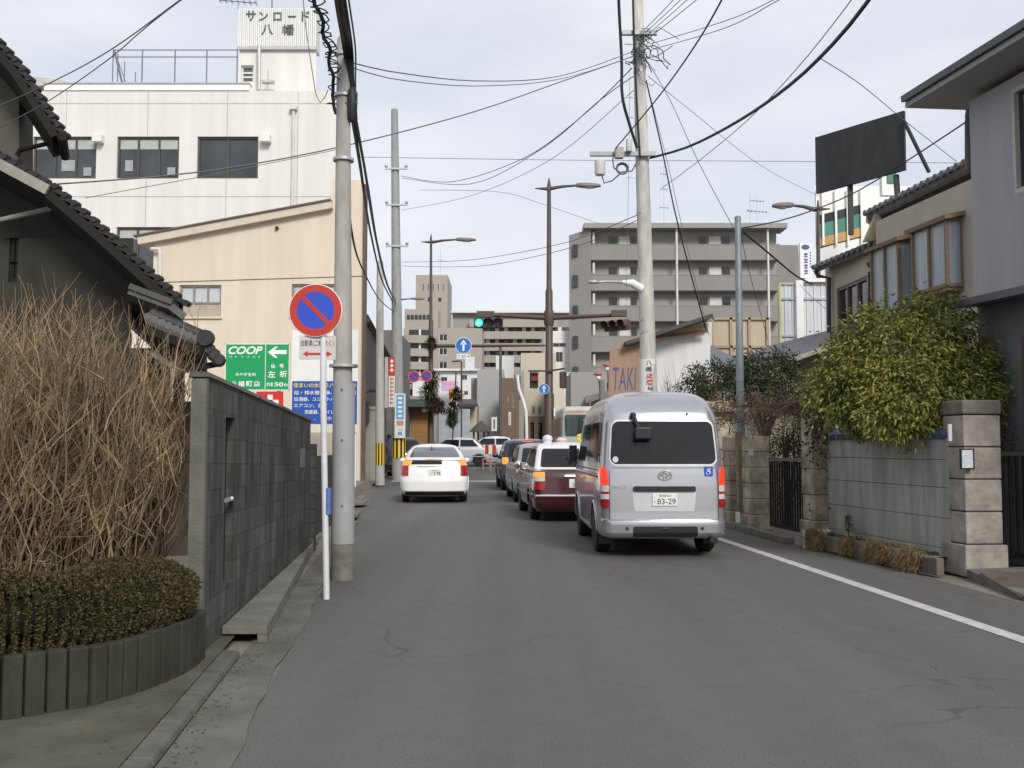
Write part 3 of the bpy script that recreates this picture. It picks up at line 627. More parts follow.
g = G(); g.bar((x0, DC - .012, Z(282.5, DC)), (x1, DC - .012, Z(276, DC)), .02, .02); g.build('wire_clip', cable_grey, cb)
g = G(); g.lathe(P(277, 228, DC - .05), [(.06, -.06), (.06, .06)], (0, 1, 0), 12); g.build('vent_pipe', black_paint, cb)
g = G(); g.tube([P(151, 249, DC - .2), P(159, 249, DC - .2), P(160, 252, DC - .2), P(160, 330, DC - .2)], .07, 8); g.build('drainpipe', dirty_white, cb)

# ------------------------------------------------------------------ signs and poles on the left
grn = M('sign_green', (.008, .33, .105), .45, var=.06)
def sign_board(name, label, u0, v0, u1, v1, D, matl, posts=(), th=.05, foot=None, ux=(1, 0, 0)):
    a, b = P(u0, v1, D), P(u1, v0, D); r = thing(name, label, 'sign', ((a.x + b.x) / 2, D, foot if foot is not None else a.z))
    bd = Board((a.x, D, a.z), ux, b.x - a.x, b.z - a.z); g = G(); bd.panel(g, th); g.build('panel', matl, r)
    if posts:
        for u in posts: g = G(); g.bar((X(u, D), D + .1, foot), (X(u, D), D + .1, b.z - .1), .09); g.build('post', white_paint, r)
    return r, bd
r, bd = sign_board('shop_sign', 'green roadside board with a white arrow pointing left behind the block wall', 224.5, 343.5, 290, 390.5, 28, grn, (236, 278), foot=.2)
g = G(); e = .012
for q in ((0, 0, 1, .02), (0, .98, 1, .02), (0, 0, .014, 1), (.986, 0, .014, 1), (.62, 0, .010, 1)): bd.rect(g, *q)
g.build('border', white_paint, r)
g = G(); bd.text(g, 'COOP', .05, .77, .53, .17, shear=.3, bold=.025); [bd.text(g, ch, .07 + i * .09, .70, .035 if ch != 'I' else .012, .034) for i, ch in enumerate('MIYAGI')]
for i, ch in enumerate('みやぎ生協'): bd.text(g, ch, .165 + i * .064, .31, .055, .065, bold=.02)
for i, ch in enumerate('八幡町店'): bd.text(g, ch, .10 + i * .117, .085, .095, .115, bold=.02)
bd.shape(g, [(.66, .815), (.77, .93), (.815, .93), (.755, .86), (.95, .86), (.95, .775), (.755, .775), (.815, .695), (.77, .695)])
for ch, a, b, w_, h_ in (('信', .71, .475, .07, .09), ('号', .84, .475, .07, .09), ('左', .665, .275, .115, .145), ('折', .845, .275, .115, .145), ('約', .645, .09, .06, .08), ('150', .72, .085, .185, .09), ('m', .92, .09, .05, .055)): bd.text(g, ch, a, b, w_, h_, bold=.02)
g.build('lettering', M('sign_white', (.85, .86, .85), .5, var=.03), r)
r, bd = sign_board('red_cross_sign', 'red panel with a white cross half hidden below the green board', 256, 391.5, 283, 416, 27, M('sign_red', (.62, .03, .03), .45, var=.06))
g = G(); bd.rect(g, .42, .15, .2, .72); bd.rect(g, .2, .42, .64, .24); g.build('cross', white_paint, r)
blu = M('sign_blue', (.025, .09, .42), .45, var=.08)
r, bd = sign_board('blue_sign', 'white and blue advertising board on white posts between the pole and cream wall', 291, 330, 358.5, 424, 30, white_paint, (294, 354.5), foot=.12)
g = G(); bd.rect(g, .01, .0, .98, .455); g.build('blue_field', blu, r)
g = G(); bd.rect(g, .01, -.09, .98, .085); g.build('lower_strip', M('strip_cream', (.7, .68, .55), .5), r)
g = G(); bd.text(g, '住まいの水廻りパイプなら!', .03, .385, .94, .052, bold=.02, lift=.009); g.build('yellow_lettering', M('sign_yellow', (.80, .62, .03), .5), r)
g = G()
for i, (t_, w_) in enumerate((('給・排水管洗浄、各種修繕', .93), ('給湯器、ユニットバス', .68), ('エアコン、台所', .5))): bd.text(g, t_, .04, .31 - i * .068, w_, .045, bold=.015, lift=.009)
bd.text(g, '洗面器、トイレ', .2, .105, .45, .045, bold=.015, lift=.009); bd.text(g, '、温水', .34, .04, .28, .045, lift=.009); g.build('lettering', white_paint, r)
g = G(); bd.shape(g, [(.66, .12), (.72, .19), (.8, .2), (.87, .16), (.86, .08), (.75, .06)], .009); bd.text(g, '6', .86, .07, .08, .08, lift=.009, bold=.02); g.build('orange_picture', M('sign_orange', (.75, .28, .04), .5, var=.3), r)

# no parking sign on its own post
D = 9.6; foot = P(326.5, 596, D); foot.z = 0; r = thing('no_parking_sign', 'round blue and red no parking sign on a white post at the left gutter', 'road sign', foot)
g = G(); c0 = P(316.5, 311, D); g.tube([(foot.x, D, 0), (c0.x + .075, D, 1.9), (c0.x + .065, D, c0.z + .16)], .031, 12); g.build('post', M('post_white', (.66, .67, .68), .45, var=.1, scale=6, metal=.1), r, smooth=40)
g = G(); g.tube([(foot.x + .004, D, .80), (foot.x + .006, D, 1.05)], .0325, 12); g.build('blue_band', M('band_blue', (.10, .16, .42), .6, var=.2, scale=15), r, smooth=40)
g = G(); cc_ = Vector((c0.x, D - .045, c0.z)); g.lathe(cc_, [(.255, 0), (.258, .008), (.24, .016)], (0, 1, 0), 48); g.build('disc', M('disc_white', (.75, .75, .74), .4, var=.03), r)
def ring(g, c, r0, r1, y, n=48):
    o = len(g.v)
    for k in range(n): t = 2 * math.pi * k / n; g.v += [Vector((c.x + r0 * math.cos(t), c.y - y, c.z + r0 * math.sin(t))), Vector((c.x + r1 * math.cos(t), c.y - y, c.z + r1 * math.sin(t)))]
    for k in range(n): k2 = (k + 1) % n; g.f.append((o + 2 * k, o + 2 * k + 1, o + 2 * k2 + 1, o + 2 * k2))
sred = M('sign_face_red', (.50, .035, .02), .4, var=.08); sblue = M('sign_face_blue', (.022, .075, .50), .4, var=.08)
def no_park(g1, g2, c, s):
    ring(g1, c, .70 * s, .965 * s, .004)
    d = Vector((.7071, 0, -.7071)); q = Vector((.7071, 0, .7071)); w_ = .085 * s; k = Vector((0, -.006, 0))
    g1.add([c + k + d * .76 * s + q * w_, c + k + d * .76 * s - q * w_, c + k - d * .76 * s - q * w_, c + k - d * .76 * s + q * w_], [(0, 1, 2, 3)])
    g2.lathe(c + Vector((0, -.003, 0)), [(.705 * s, 0), (.705 * s, .001)], (0, 1, 0), 48)
g1, g2 = G(), G(); no_park(g1, g2, cc_, .258); g1.build('red_ring', sred, r); g2.build('blue_field', sblue, r)
a, b = P(299, 359.5, D - .03), P(335.5, 335.5, D - .03); bd = Board((a.x, a.y, a.z), (1, .08, 0), b.x - a.x, b.z - a.z); g = G(); bd.panel(g, .01); pl = g.build('plate', M('plate_grey', (.55, .54, .52), .5, var=.1), r)
g = G(); bd.text(g, '自動車(二輪', .05, .52, .58, .30); g.build('lettering', M('plate_ink', (.09, .06, .08), .6), pl)
g = G(); bd.text(g, '除く)', .65, .52, .30, .30); bd.shape(g, [(.1, .24), (.24, .36), (.24, .285), (.76, .285), (.76, .36), (.9, .24), (.76, .12), (.76, .195), (.24, .195), (.24, .12)]); g.build('red_lettering', sred, pl)

# utility poles on the left
def pole(name, label, foot, top, r0, r1, mat=concrete_pole, n=20):
    r = thing(name, label, 'utility pole', foot); foot, top = Vector(foot), Vector(top); g = G(); ax = top - foot; g.lathe(foot, [(r0, 0), (r0 + (r1 - r0) * .5, ax.length * .5), (r1, ax.length), (r1 * .8, ax.length + .03)], ax, n); g.build('shaft', mat, r, smooth=40); return r
D = 11.0; f = Vector((X(344, D), D, 0)); t = P(343.5, 40, D); pa = pole('utility_pole', 'thick weathered concrete utility pole behind the no parking sign', f, t, .125, .072)
g = G(); g.lathe(f, [(.128, .0), (.127, .38), (.124, .385)], n=20); g.build('base_sleeve', M('dark_base_concrete', (.16, .155, .14), .9, var=.4, scale=5, bump=.3), pa, smooth=40)
g = G()
g.lathe(f + Vector((0, 0, .39)), [(.1265, 0), (.1185, 1.75)], n=24); g.build('grey_wrap', M('grey_vinyl', (.33, .335, .345), .6, var=.12, scale=3), pa, smooth=40)
g = G()
for v in (55, 96, 160, 366): p = P(343.5, v, D); g.lathe((p.x, D, p.z), [(.085 + (v / 5000), -.015), (.085 + v / 5000, .015)], n=16)
g.build('band', galv, pa, smooth=40)
g = G()
for v, s in ((55, -1), (96, 1), (105, 1), (366, 1)): p = P(343.5, v, D); g.bar((p.x, D - .06, p.z), (p.x + s * .17, D - .08, p.z), .02)
for v in (390, 440, 505): g.lathe((P(344, v, D).x + .0, D - .116, P(344, v, D).z), [(.012, -.02), (.012, .02)], (0, 1, 0), 8)
g.build('step_bolt', cable_grey, pa)
g = G(); p = P(353, 104, D); g.lathe((p.x, D - .05, p.z), [(.03, -.22), (.055, -.18), (.06, .1), (.03, .17)], n=12); g.build('splice_case', cable_black, pa, smooth=40)

def stripes(parent, c, r, z0, z1, n=10):
    g1, g2 = G(), G(); m = 40; c = Vector(c)
    for k in range(m):
        t0, t1 = 2 * math.pi * k / m, 2 * math.pi * (k + 1) / m; gg = g1 if (k // 2) % 2 else g2
        gg.add([(c.x + r * math.cos(t0), c.y + r * math.sin(t0), z0), (c.x + r * math.cos(t1), c.y + r * math.sin(t1), z0), (c.x + r * math.cos(t1), c.y + r * math.sin(t1), z1), (c.x + r * math.cos(t0), c.y + r * math.sin(t0), z1)], [(0, 1, 2, 3)])
    b = g1.build('warning_band', M('band_yellow', (.75, .50, .03), .5, var=.1), parent); g2.build('black_stripes', black_paint, b)
D = 36.0; f = Vector((X(380.5, D), D, .05)); pb = pole('utility_pole', 'slim pale pole with a yellow and black band beside the white hatchback', f, P(380, 262, D), .17, .12, M('pole_pale', (.40, .40, .38), .85, var=.2, scale=3, stretch=(3, 3, .8)))
stripes(pb, f, .176, Z(465, D), Z(443, D))
D = 40.0; f = Vector((X(399, D), D, .05)); pc = pole('utility_pole', 'tall bare grey pole behind the slim banded pole', f, P(394.5, 110, D), .26, .14, M('pole_grey', (.30, .31, .31), .85, var=.2, scale=3, stretch=(3, 3, .8)))
stripes(pc, f, .27, Z(458, D), Z(438, D))
g = G()
for v in (170, 206, 247): p = P(396 + (v - 110) * .012, v, D); g.bar((p.x - .45, D - .2, p.z), (p.x + .45, D - .2, p.z), .07); g.ball((p.x - .4, D - .2, p.z + .1), .07, 8); g.ball((p.x + .4, D - .2, p.z + .1), .07, 8); g.build('crossarm', galv, pc); g = G()
r, bd = sign_board('advert_plate', 'tall pale blue and white advert plate on the bare grey pole', 394.5, 393.5, 405.5, 438, 39.6, M('pale_plate', (.62, .68, .70), .5))
g = G(); bd.rect(g, .15, .42, .7, .55); g.build('blue_field', M('sky_blue_print', (.10, .33, .62), .5, var=.2, scale=3), r)
g = G()
for i in range(5): bd.rect(g, .3, .47 + i * .1, .4, .05, .006)
g.build('print_marks', white_paint, r)
g = G(); bd.rect(g, .18, .28, .64, .11); bd.rect(g, .25, .17, .5, .02); g.build('red_print', M('faded_red', (.55, .22, .20), .5), r); g = G(); bd.rect(g, .3, .06, .4, .08); g.build('lower_print', M('teal_print', (.15, .35, .42), .5), r)
r, bd = sign_board('vertical_sign', 'narrow red over white vertical shop sign beside the slim pole', 388.5, 357, 395, 407, 38.5, M('sign_offwhite', (.62, .60, .56), .5, var=.1))
g = G(); bd.rect(g, 0, .62, 1, .38); g.build('red_field', sred, r)
g = G()
for i in range(3): bd.rect(g, .25, .90 - i * .09, .5, .035, .006); bd.rect(g, .42, .88 - i * .09, .16, .075, .007)
g.build('white_marks', white_paint, r)
g = G()
for i in range(7): bd.rect(g, .2, .55 - i * .08, .6, .025, .006); bd.rect(g, .3, .53 - i * .08, .15, .06, .007)
g.build('red_marks', M('mark_red', (.45, .12, .1), .6), r)
r, bd = sign_board('vertical_sign', 'narrow grey vertical shop sign left of the red and white one', 384.5, 357, 388, 408, 37.4, M('sign_grey', (.42, .41, .39), .6, var=.2))
# ------------------------------------------------------------------ vehicles
def lerp_levels(lv, z):
    if z <= lv[0][0]: return lv[0][1:]
    for a, b in zip(lv, lv[1:]):
        if z <= b[0]:
            t = (z - a[0]) / (b[0] - a[0]); return tuple(p + (q - p) * t for p, q in zip(a[1:], b[1:]))
    return lv[-1][1:]
class CarBody:
    """stack of rounded plan outlines: levels are (z, y_rear, y_front, half_width); local axes x right, y forward, z up"""
    def __init__(s, lv, rr=.16, rf=.3, bow=.05, bowf=.12, arches=(), arch_r=.36, wheel_z=.31):
        s.lv, s.rr, s.rf, s.bow, s.bowf, s.arches, s.ar, s.wz = lv, rr, rf, bow, bowf, arches, arch_r, wheel_z
        s.zs = sorted({round(z, 4) for a, b in zip(lv, lv[1:]) for z in [a[0] + (b[0] - a[0]) * i / max(1, math.ceil((b[0] - a[0]) / .035)) for i in range(max(1, math.ceil((b[0] - a[0]) / .035)) + 1)]})
    def taper(s, y, yr, yf):
        t = (y - yr) / max(yf - yr, .01); return 1 - .05 * max(0, (t - .75) / .25) ** 2 - .03 * max(0, (.2 - t) / .2) ** 2
    def rear_y(s, x, z):
        yr, yf, hw = lerp_levels(s.lv, z); rr = min(s.rr, hw * .6); ax = min(abs(x), hw); y = yr + s.bow * (x / hw) ** 2
        if ax > hw - rr: d = ax - (hw - rr); y += rr - math.sqrt(max(0, rr * rr - d * d))
        return y
    def side_x(s, y, z):
        yr, yf, hw = lerp_levels(s.lv, z); return hw * s.taper(y, yr, yf)
    def ring(s, z):
        yr, yf, hw = lerp_levels(s.lv, z); rr, rf = min(s.rr, hw * .6, (yf - yr) * .3), min(s.rf, hw * .6, (yf - yr) * .3); pts = []
        NR, NC, NS = 14, 7, 64
        for i in range(NR): x = -(hw - rr) + 2 * (hw - rr) * i / NR; pts.append((x, yr))
        for i in range(NC): t = -math.pi / 2 + math.pi / 2 * i / NC; pts.append((hw - rr + rr * math.cos(t), yr + rr + rr * math.sin(t)))
        for i in range(NS): pts.append((hw, yr + rr + (yf - rf - yr - rr) * i / NS))
        for i in range(NC): t = math.pi / 2 * i / NC; pts.append((hw - rf + rf * math.cos(t), yf - rf + rf * math.sin(t)))
        for i in range(NR): x = (hw - rf) - 2 * (hw - rf) * i / NR; pts.append((x, yf))
        for i in range(NC): t = math.pi / 2 + math.pi / 2 * i / NC; pts.append((-(hw - rf) + rf * math.cos(t), yf - rf + rf * math.sin(t)))
        for i in range(NS): pts.append((-hw, yf - rf - (yf - rf - yr - rr) * i / NS))
        for i in range(NC): t = math.pi + math.pi / 2 * i / NC; pts.append((-(hw - rr) + rr * math.cos(t), yr + rr + rr * math.sin(t)))
        res = []
        for x, y in pts:
            t = (y - yr) / max(yf - yr, .01)
            yy = y + s.bow * (x / hw) ** 2 * max(0, 1 - t * 3) - s.bowf * (x / hw) ** 2 * max(0, t * 3 - 2)
            xx = x * s.taper(y, yr, yf)
            for ya in s.arches:
                if (yy - ya) ** 2 + (z - s.wz) ** 2 < s.ar ** 2 and abs(x) > hw * .5: xx = math.copysign(max(.1, abs(xx) - .22), xx)
            res.append(Vector((xx, yy, z)))
        return res
    def body(s):
        g = G(); n = None
        for z in s.zs:
            r = s.ring(z); n = len(r); g.v += r
        k = len(s.zs)
        for i in range(k - 1):
            for j in range(n): j2 = (j + 1) % n; g.f.append((i * n + j, i * n + j2, (i + 1) * n + j2, (i + 1) * n + j))
        top = g.v[-n:]; c = sum(top, Vector()) / n; base = len(g.v) - n; prev = base
        for f, dz in ((.85, .012), (.6, .022), (.3, .028), (.05, .03)):
            o = len(g.v); g.v += [c + (p - c) * f + Vector((0, 0, dz)) for p in top]
            for j in range(n): j2 = (j + 1) % n; g.f.append((prev + j, prev + j2, o + j2, o + j))
            prev = o
        g.f.append(tuple(prev + j for j in range(n))); g.f.append(tuple(reversed(range(n))))
        return g
    def patch(s, where, lo, hi, z0, z1, r=.06, off=.004, th=.012, nx=14, nz=14):
        """panel lying on the body: lo/hi = edge positions as numbers or (at z0, at z1)"""
        lo = lo if isinstance(lo, tuple) else (lo, lo); hi = hi if isinstance(hi, tuple) else (hi, hi); g = G(); rows = []
        H = z1 - z0; r = min(r, H / 2.01); ts = []
        for i in range(nz + 1): ts.append(.5 - .5 * math.cos(math.pi * i / nz))
        def pos(a, z, o):
            if where == 'rear': return Vector((a, s.rear_y(a, z) - o, z))
            if where == 'front': yr, yf, hw = lerp_levels(s.lv, z); return Vector((a, yf - s.bowf * (a / hw) ** 2 + o, z))
            sg = -1 if where == 'left' else 1
            return Vector((sg * (s.side_x(a, z) + o), a, z))
        for t in ts:
            z = z0 + H * t; d = min(t, 1 - t) * H; ins = r - math.sqrt(max(0, r * r - (r - d) ** 2)) if d < r else 0
            a, b = lo[0] + (lo[1] - lo[0]) * t + ins, hi[0] + (hi[1] - hi[0]) * t - ins
            rows.append([(a + (b - a) * j / nx, z) for j in range(nx + 1)])
        for o in (off, off - th):
            for row in rows: g.v += [pos(a, z, o) for a, z in row]
        w_ = nx + 1; m = len(rows) * w_; fl = where in ('left', 'front')
        for i in range(len(rows) - 1):
            for j in range(nx):
                f = (i * w_ + j, i * w_ + j + 1, (i + 1) * w_ + j + 1, (i + 1) * w_ + j); g.f.append(tuple(reversed(f)) if fl else f)
        rim = [j for j in range(w_)] + [i * w_ + nx for i in range(1, len(rows))] + [(len(rows) - 1) * w_ + j for j in range(nx - 1, -1, -1)] + [i * w_ for i in range(len(rows) - 2, 0, -1)]
        for a, b in zip(rim, rim[1:] + rim[:1]): g.f.append((a, a + m, b + m, b))
        return g
car_glass = M('car_glass', (.012, .014, .016), .04, var=.3, scale=2, spec=.42)
plate_m = M('plate_white', (.72, .74, .70), .45, var=.04); plate_ink = M('plate_green', (.03, .10, .06), .5)
def wheel(parent, x, y, rad, wd, side, rim_m):
    g = G(); c = Vector((x, y, rad)); ax = (side, 0, 0)
    g.lathe(c, [(rad * .64, -wd / 2), (rad * .93, -wd / 2), (rad, -wd * .34), (rad, wd * .34), (rad * .93, wd / 2), (rad * .66, wd / 2)], ax, 32); wo = g.build('wheel', asphalt_dark, parent, smooth=35, local=True)
    g = G(); g.lathe(c, [(rad * .66, wd * .40), (rad * .62, wd * .46), (rad * .55, wd * .30), (rad * .2, wd * .36), (rad * .18, wd * .42), (rad * .02, wd * .43)], ax, 32)
    for i in range(8):
        t = i * math.pi / 4; d = Vector((0, math.cos(t), math.sin(t))); g.bar(c + Vector((side * wd * .38, 0, 0)) + d * rad * .2, c + Vector((side * wd * .41, 0, 0)) + d * rad * .6, .04, .03, up=(1, 0, 0))
    g.build('rim', rim_m, wo, smooth=35, local=True)
def plate(parent, b, zc, top, main, kana=None, W=.33, H=.165):
    y = b.rear_y(0, zc) - .022; g = G(); bd = Board((-W / 2, y, zc - H / 2), (1, 0, 0), W, H); bd.panel(g, .012); p = g.build('number_plate', plate_m, parent, local=True, bevel=.003)
    g = G(); bd.text(g, top, .28, .70, .46, .20, lift=.002)
    if kana: bd.text(g, kana, .05, .2, .10, .26, lift=.002)
    bd.text(g, main, .19, .12, .75, .46, bold=.01, lift=.002); g.build('plate_lettering', plate_ink, p, local=True)
def car_common(r, b, paint, wb0, wb1, rad, wd, rim_m, hwz=.4):
    body = b.body().build('body', paint, r, smooth=32, local=True)
    g = G()
    for ya in b.arches:
        for sg in (-1, 1):
            pts = []
            for i in range(17):
                t = math.pi * (i / 16) ; y, z = ya + b.ar * math.cos(t), b.wz + b.ar * math.sin(t)
                if z > b.lv[0][0]: pts.append((sg * (b.side_x(y, z) + .002), y, z))
            g.tube(pts, .016, 6)
    g.build('arch_lip', paint, body, smooth=60, local=True)
    z0 = b.lv[0][0]; g = G(); g.box((0, (b.lv[0][1] + b.lv[0][2]) / 2, z0 - .02 + .1), (b.lv[0][3] * 1.5, (b.lv[0][2] - b.lv[0][1]) * .94, .18)); g.tube([(-.5, wb0, rad), (.5, wb0, rad)], .06, 8); g.build('underbody', black_paint, r, local=True)
    for y in (wb0, wb1):
        for sg in (-1, 1): wheel(r, sg * (b.lv[2][3] - wd / 2 - .012), y, rad, wd, sg, rim_m)
    return body
def mirror(r, x, y, z, mat_, s=1.0):
    g = G(); sg = 1 if x > 0 else -1; g.ball((x + sg * .10 * s, y, z), .1 * s, 12, (1.1, .55, .8)); g.bar((x - sg * .06, y + .02, z - .04), (x + sg * .05, y, z - .02), .05, .03); g.build('door_mirror', mat_, r, smooth=50, local=True)
alloy = M('alloy', (.42, .42, .43), .35, metal=.7, var=.1)

# silver high-roof van
silver = M('silver_paint', (.45, .46, .48), .22, metal=.65, var=.05, scale=.7, coat=.6)
vr = P(665.5, 552, 12.95); r = thing('van', 'silver high roof van with a dark rear window and black plate handle bar', 'van', (vr.x, 12.95, 0), rz=math.atan(.022)); r.scale = (.97, .97, .985)
lv = [(.26, .06, 4.70, .79), (.29, .0, 4.78, .83), (.34, -.035, 4.82, .845), (.47, -.04, 4.84, .85), (.50, -.03, 4.84, .85), (.515, .02, 4.84, .85), (.60, .025, 4.83, .85), (.95, .035, 4.80, .85), (1.1, .05, 4.62, .845), (1.22, .065, 4.40, .835), (1.5, .10, 4.15, .815), (1.80, .15, 3.9, .785), (1.93, .20, 3.78, .76), (2.03, .27, 3.65, .72), (2.11, .36, 3.5, .665), (2.17, .48, 3.3, .59), (2.21, .65, 3.1, .50), (2.225, .82, 2.9, .40)]
b = CarBody(lv, rr=.13, rf=.35, bow=.055, arches=(1.02, 3.58), arch_r=.38, wheel_z=.33)
body = car_common(r, b, silver, 1.02, 3.58, .33, .2, M('steel_rim', (.45, .45, .43), .4, metal=.5, var=.15))
wg = b.patch('rear', (-.715, -.675), (.715, .675), 1.235, 1.80, r=.09, nx=24, nz=20, off=.006).build('rear_window', car_glass, r, smooth=40, local=True)
# window rubber, wiper, sticker
g = b.patch('rear', (-.735, -.693), (.735, .693), 1.213, 1.822, r=.105, nx=24, nz=20, off=.002); g.build('window_seal', M('silver_trim', (.6, .61, .63), .35, metal=.3), wg, smooth=40, local=True)
g = G(); yy = b.rear_y(-.62, 1.29) - .012; g.lathe((-.645, yy, 1.295), [(.04, 0), (.04, .004)], (0, 1, 0), 20); g.build('round_sticker', dirty_white, wg, local=True)
g = G(); g.ball((-.40, b.rear_y(-.4, 1.87) - .05, 1.875), .05, 10, (1, .8, .9)); g.bar((-.40, b.rear_y(-.4, 1.85) - .06, 1.87), (-.33, b.rear_y(-.3, 1.65) - .14, 1.68), .05, .05); g.box((-.28, b.rear_y(-.28, 1.63) - .15, 1.64), (.24, .07, .16)); g.build('rear_mirror', black_paint, r, local=True, bevel=.02)
for sg in (-1, 1):
    e0, e1 = (.735, .845)
    for (za, zb_, m_, nm) in ((.96, 1.19, lamp_red, 'brake_lamp'), (.872, .955, lens_clear, 'reversing_lamp'), (.845, .868, lens_red, 'red_lens'), (.775, .842, lens_clear, 'indicator_lamp'), (.675, .772, lens_red, 'red_lens')):
        lo, hi = (e0, e1) if sg > 0 else (-e1, -e0)
        if nm == 'brake_lamp': lo, hi = ((e0, e0 + .05), (e1, e1)) if sg > 0 else ((-e1, -e1), (-e0, -e0 - .05))
        b.patch('rear', lo, hi, za, zb_, r=.012, off=.014, th=.03, nx=8, nz=6).build(nm, m_, r, smooth=40, local=True)
b.patch('rear', -.42, .42, .872, .945, r=.03, off=.022, th=.05).build('plate_handle', M('handle_black', (.02, .02, .022), .35, var=.1), r, smooth=40, local=True)
g = b.patch('rear', (-.40, -.425), (.40, .425), .62, .868, r=.02, off=.003); g.build('plate_recess', M('silver_recess', (.56, .57, .59), .35, metal=.35, var=.05), r, smooth=40, local=True)
plate(r, b, .772, '宮城501', '83-29', 'く')
b.patch('rear', -.43, .43, .285, .425, r=.03, off=.004).build('bumper_grille', M('grille_black', (.016, .016, .018), .6, var=.2, scale=40), r, smooth=40, local=True)
g = G(); g.ball((0, b.rear_y(0, .4) - .004, .395), .03, 8, (2, .3, .8))
g.build('bumper_hook', black_paint, r, local=True)
for x in (-.51, .49):
    g = G(); g.lathe((x, b.rear_y(x, .40) - .012, .40), [(.022, 0), (.022, .02)], (0, 1, 0), 14); g.build('parking_sensor', black_paint, r, local=True)
g = G()   # lower seam lines
for z, a in ((.505, .82), (1.185, .70)): g.tube([(x * a, b.rear_y(x * a, z) - .001, z) for x in [-1 + .1 * i for i in range(21)]], .004, 4)
for sg in (-1, 1): g.tube([(sg * .728, b.rear_y(.728, z) - .001, z) for z in [.52 + .07 * i for i in range(10)]], .004, 4)
g.build('door_seam', M('seam_dark', (.12, .12, .13), .6), body, local=True)
g = G(); ec = Vector((.01, 0, 1.085))
def loop(g, cx, cz, a, b_, w_, z=0):
    pts = [(cx + a * math.cos(t), b.rear_y(cx, cz) - .016, cz + b_ * math.sin(t)) for t in [2 * math.pi * i / 28 for i in range(29)]]; g.tube(pts, w_, 6)
loop(g, .01, 1.085, .088, .058, .010); loop(g, .01, 1.095, .055, .022, .008); loop(g, .01, 1.078, .024, .048, .008); g.build('emblem', chrome, r, smooth=60, local=True)
bd = Board((-.70, b.rear_y(-.70, .935) - .012, .92), (1, -.09, 0), .2, .035); g = G(); bd.text(g, 'HIACE', 0, 0, 1, 1); g.build('badge_lettering', chrome, r, local=True)
bd = Board((.545, b.rear_y(.6, 1.13) - .012, 1.075), (1, .05, 0), .115, .125); g = G(); bd.panel(g, .004); st = g.build('wheelchair_sticker', white_paint, r, local=True)
g = G(); bd.text(g, '♿', .0, .0, 1, 1); g.build('wheelchair_symbol', sblue, st, local=True)
g = G(); bx_ = b.rear_y(.33, 1.9) - .004; g.ball((.34, bx_, 1.895), .02, 8); g.build('washer_jet', black_paint, r, local=True)
g = G(); g.tube([(-.13 + .02 * i, b.rear_y(-.13 + .02 * i, 1.955) - .002, 1.955) for i in range(14)], .006, 5); g.build('high_brake_lamp', lens_clear, r, local=True)
for side in ('left', 'right'):
    for i, (a0, a1, c0_, c1_) in enumerate(((.42, 1.72, .46, 1.70), (1.80, 2.85, 1.80, 2.82), (2.92, 3.62, 2.92, 3.30))):
        b.patch(side, (a0, c0_), (a1, c1_), 1.25, 1.80, r=.07, off=.005, nx=10, nz=10).build('side_window', car_glass, r, smooth=40, local=True)
    for z, hh, m_, nm in ((1.135, .02, M('stripe_navy', (.04, .05, .12), .4), 'stripe'), (1.09, .012, M('stripe_red', (.45, .05, .05), .4), 'red_stripe'), (1.04, .035, M('stripe_navy', (.04, .05, .12), .4), 'stripe')):
        b.patch(side, .5, 4.0, z, z + hh, r=.002, off=.003, th=.006, nx=30, nz=2).build(nm, m_, r, local=True)
    b.patch(side, .42, 4.2, 1.905, 1.925, r=.004, off=.006, nx=30, nz=2).build('rain_gutter', silver, r, local=True)
    b.patch(side, 1.45, 3.15, .25, .34, r=.02, off=.012).build('sill_trim', silver, r, local=True)
    b.patch(side, 2.35, 2.75, .98, 1.02, r=.01, off=.03, th=.03).build('door_handle', chrome, r, local=True)

for sg in (-1, 1):
    g = G(); g.box((sg * .91, 3.75, 1.36), (.13, .09, .25)); g.bar((sg * .78, 3.76, 1.28), (sg * .88, 3.75, 1.28), .03); g.build('door_mirror', M('mirror_black', (.02, .02, .02), .4), r, local=True, bevel=.03)
g = G(); g.tube([(.62, -.02, .25), (.62, .5, .26)], .03, 10); g.build('exhaust', black_paint, r, local=True)
for sg in (-1, 1):
    g = G(); g.box((sg * .72, 1.02 - .46, .28), (.2, .02, .26)); g.build('mud_flap', black_paint, r, local=True)

# white hatchback ahead
wp = M('white_car_paint', (.80, .80, .79), .28, var=.02, coat=.8)
pr = P(434.5, 500, 25.4); r = thing('hatchback', 'white hatchback car with lit amber indicators driving in the left lane', 'car', (pr.x, 25.4, 0), rz=math.atan(.075))
lv = [(.18, .15, 4.25, .76), (.24, .06, 4.35, .82), (.32, .0, 4.4, .85), (.55, -.01, 4.45, .868), (.75, .03, 4.42, .87), (.88, .07, 4.2, .865), (.97, .09, 3.7, .845), (1.08, .12, 3.4, .79), (1.10, .08, 3.35, .782), (1.13, .09, 3.3, .775), (1.16, .24, 3.2, .765), (1.30, .80, 2.85, .71), (1.40, 1.3, 2.45, .64), (1.46, 1.65, 2.2, .55), (1.48, 1.8, 2.1, .45)]
b = CarBody(lv, rr=.2, rf=.35, bow=.10, arches=(.85, 3.55), arch_r=.345, wheel_z=.31)
car_common(r, b, wp, .85, 3.55, .31, .19, alloy)
b.patch('rear', (-.66, -.52), (.66, .52), 1.165, 1.42, r=.05, off=.008, nx=20).build('rear_window', M('rear_glass_sky', (.03, .036, .04), .05, var=.3, spec=.8), r, smooth=40, local=True)
b.patch('rear', (-.60, -.57), (.60, .57), .985, 1.075, r=.02, off=.006, nx=20).build('lower_rear_window', car_glass, r, smooth=40, local=True)
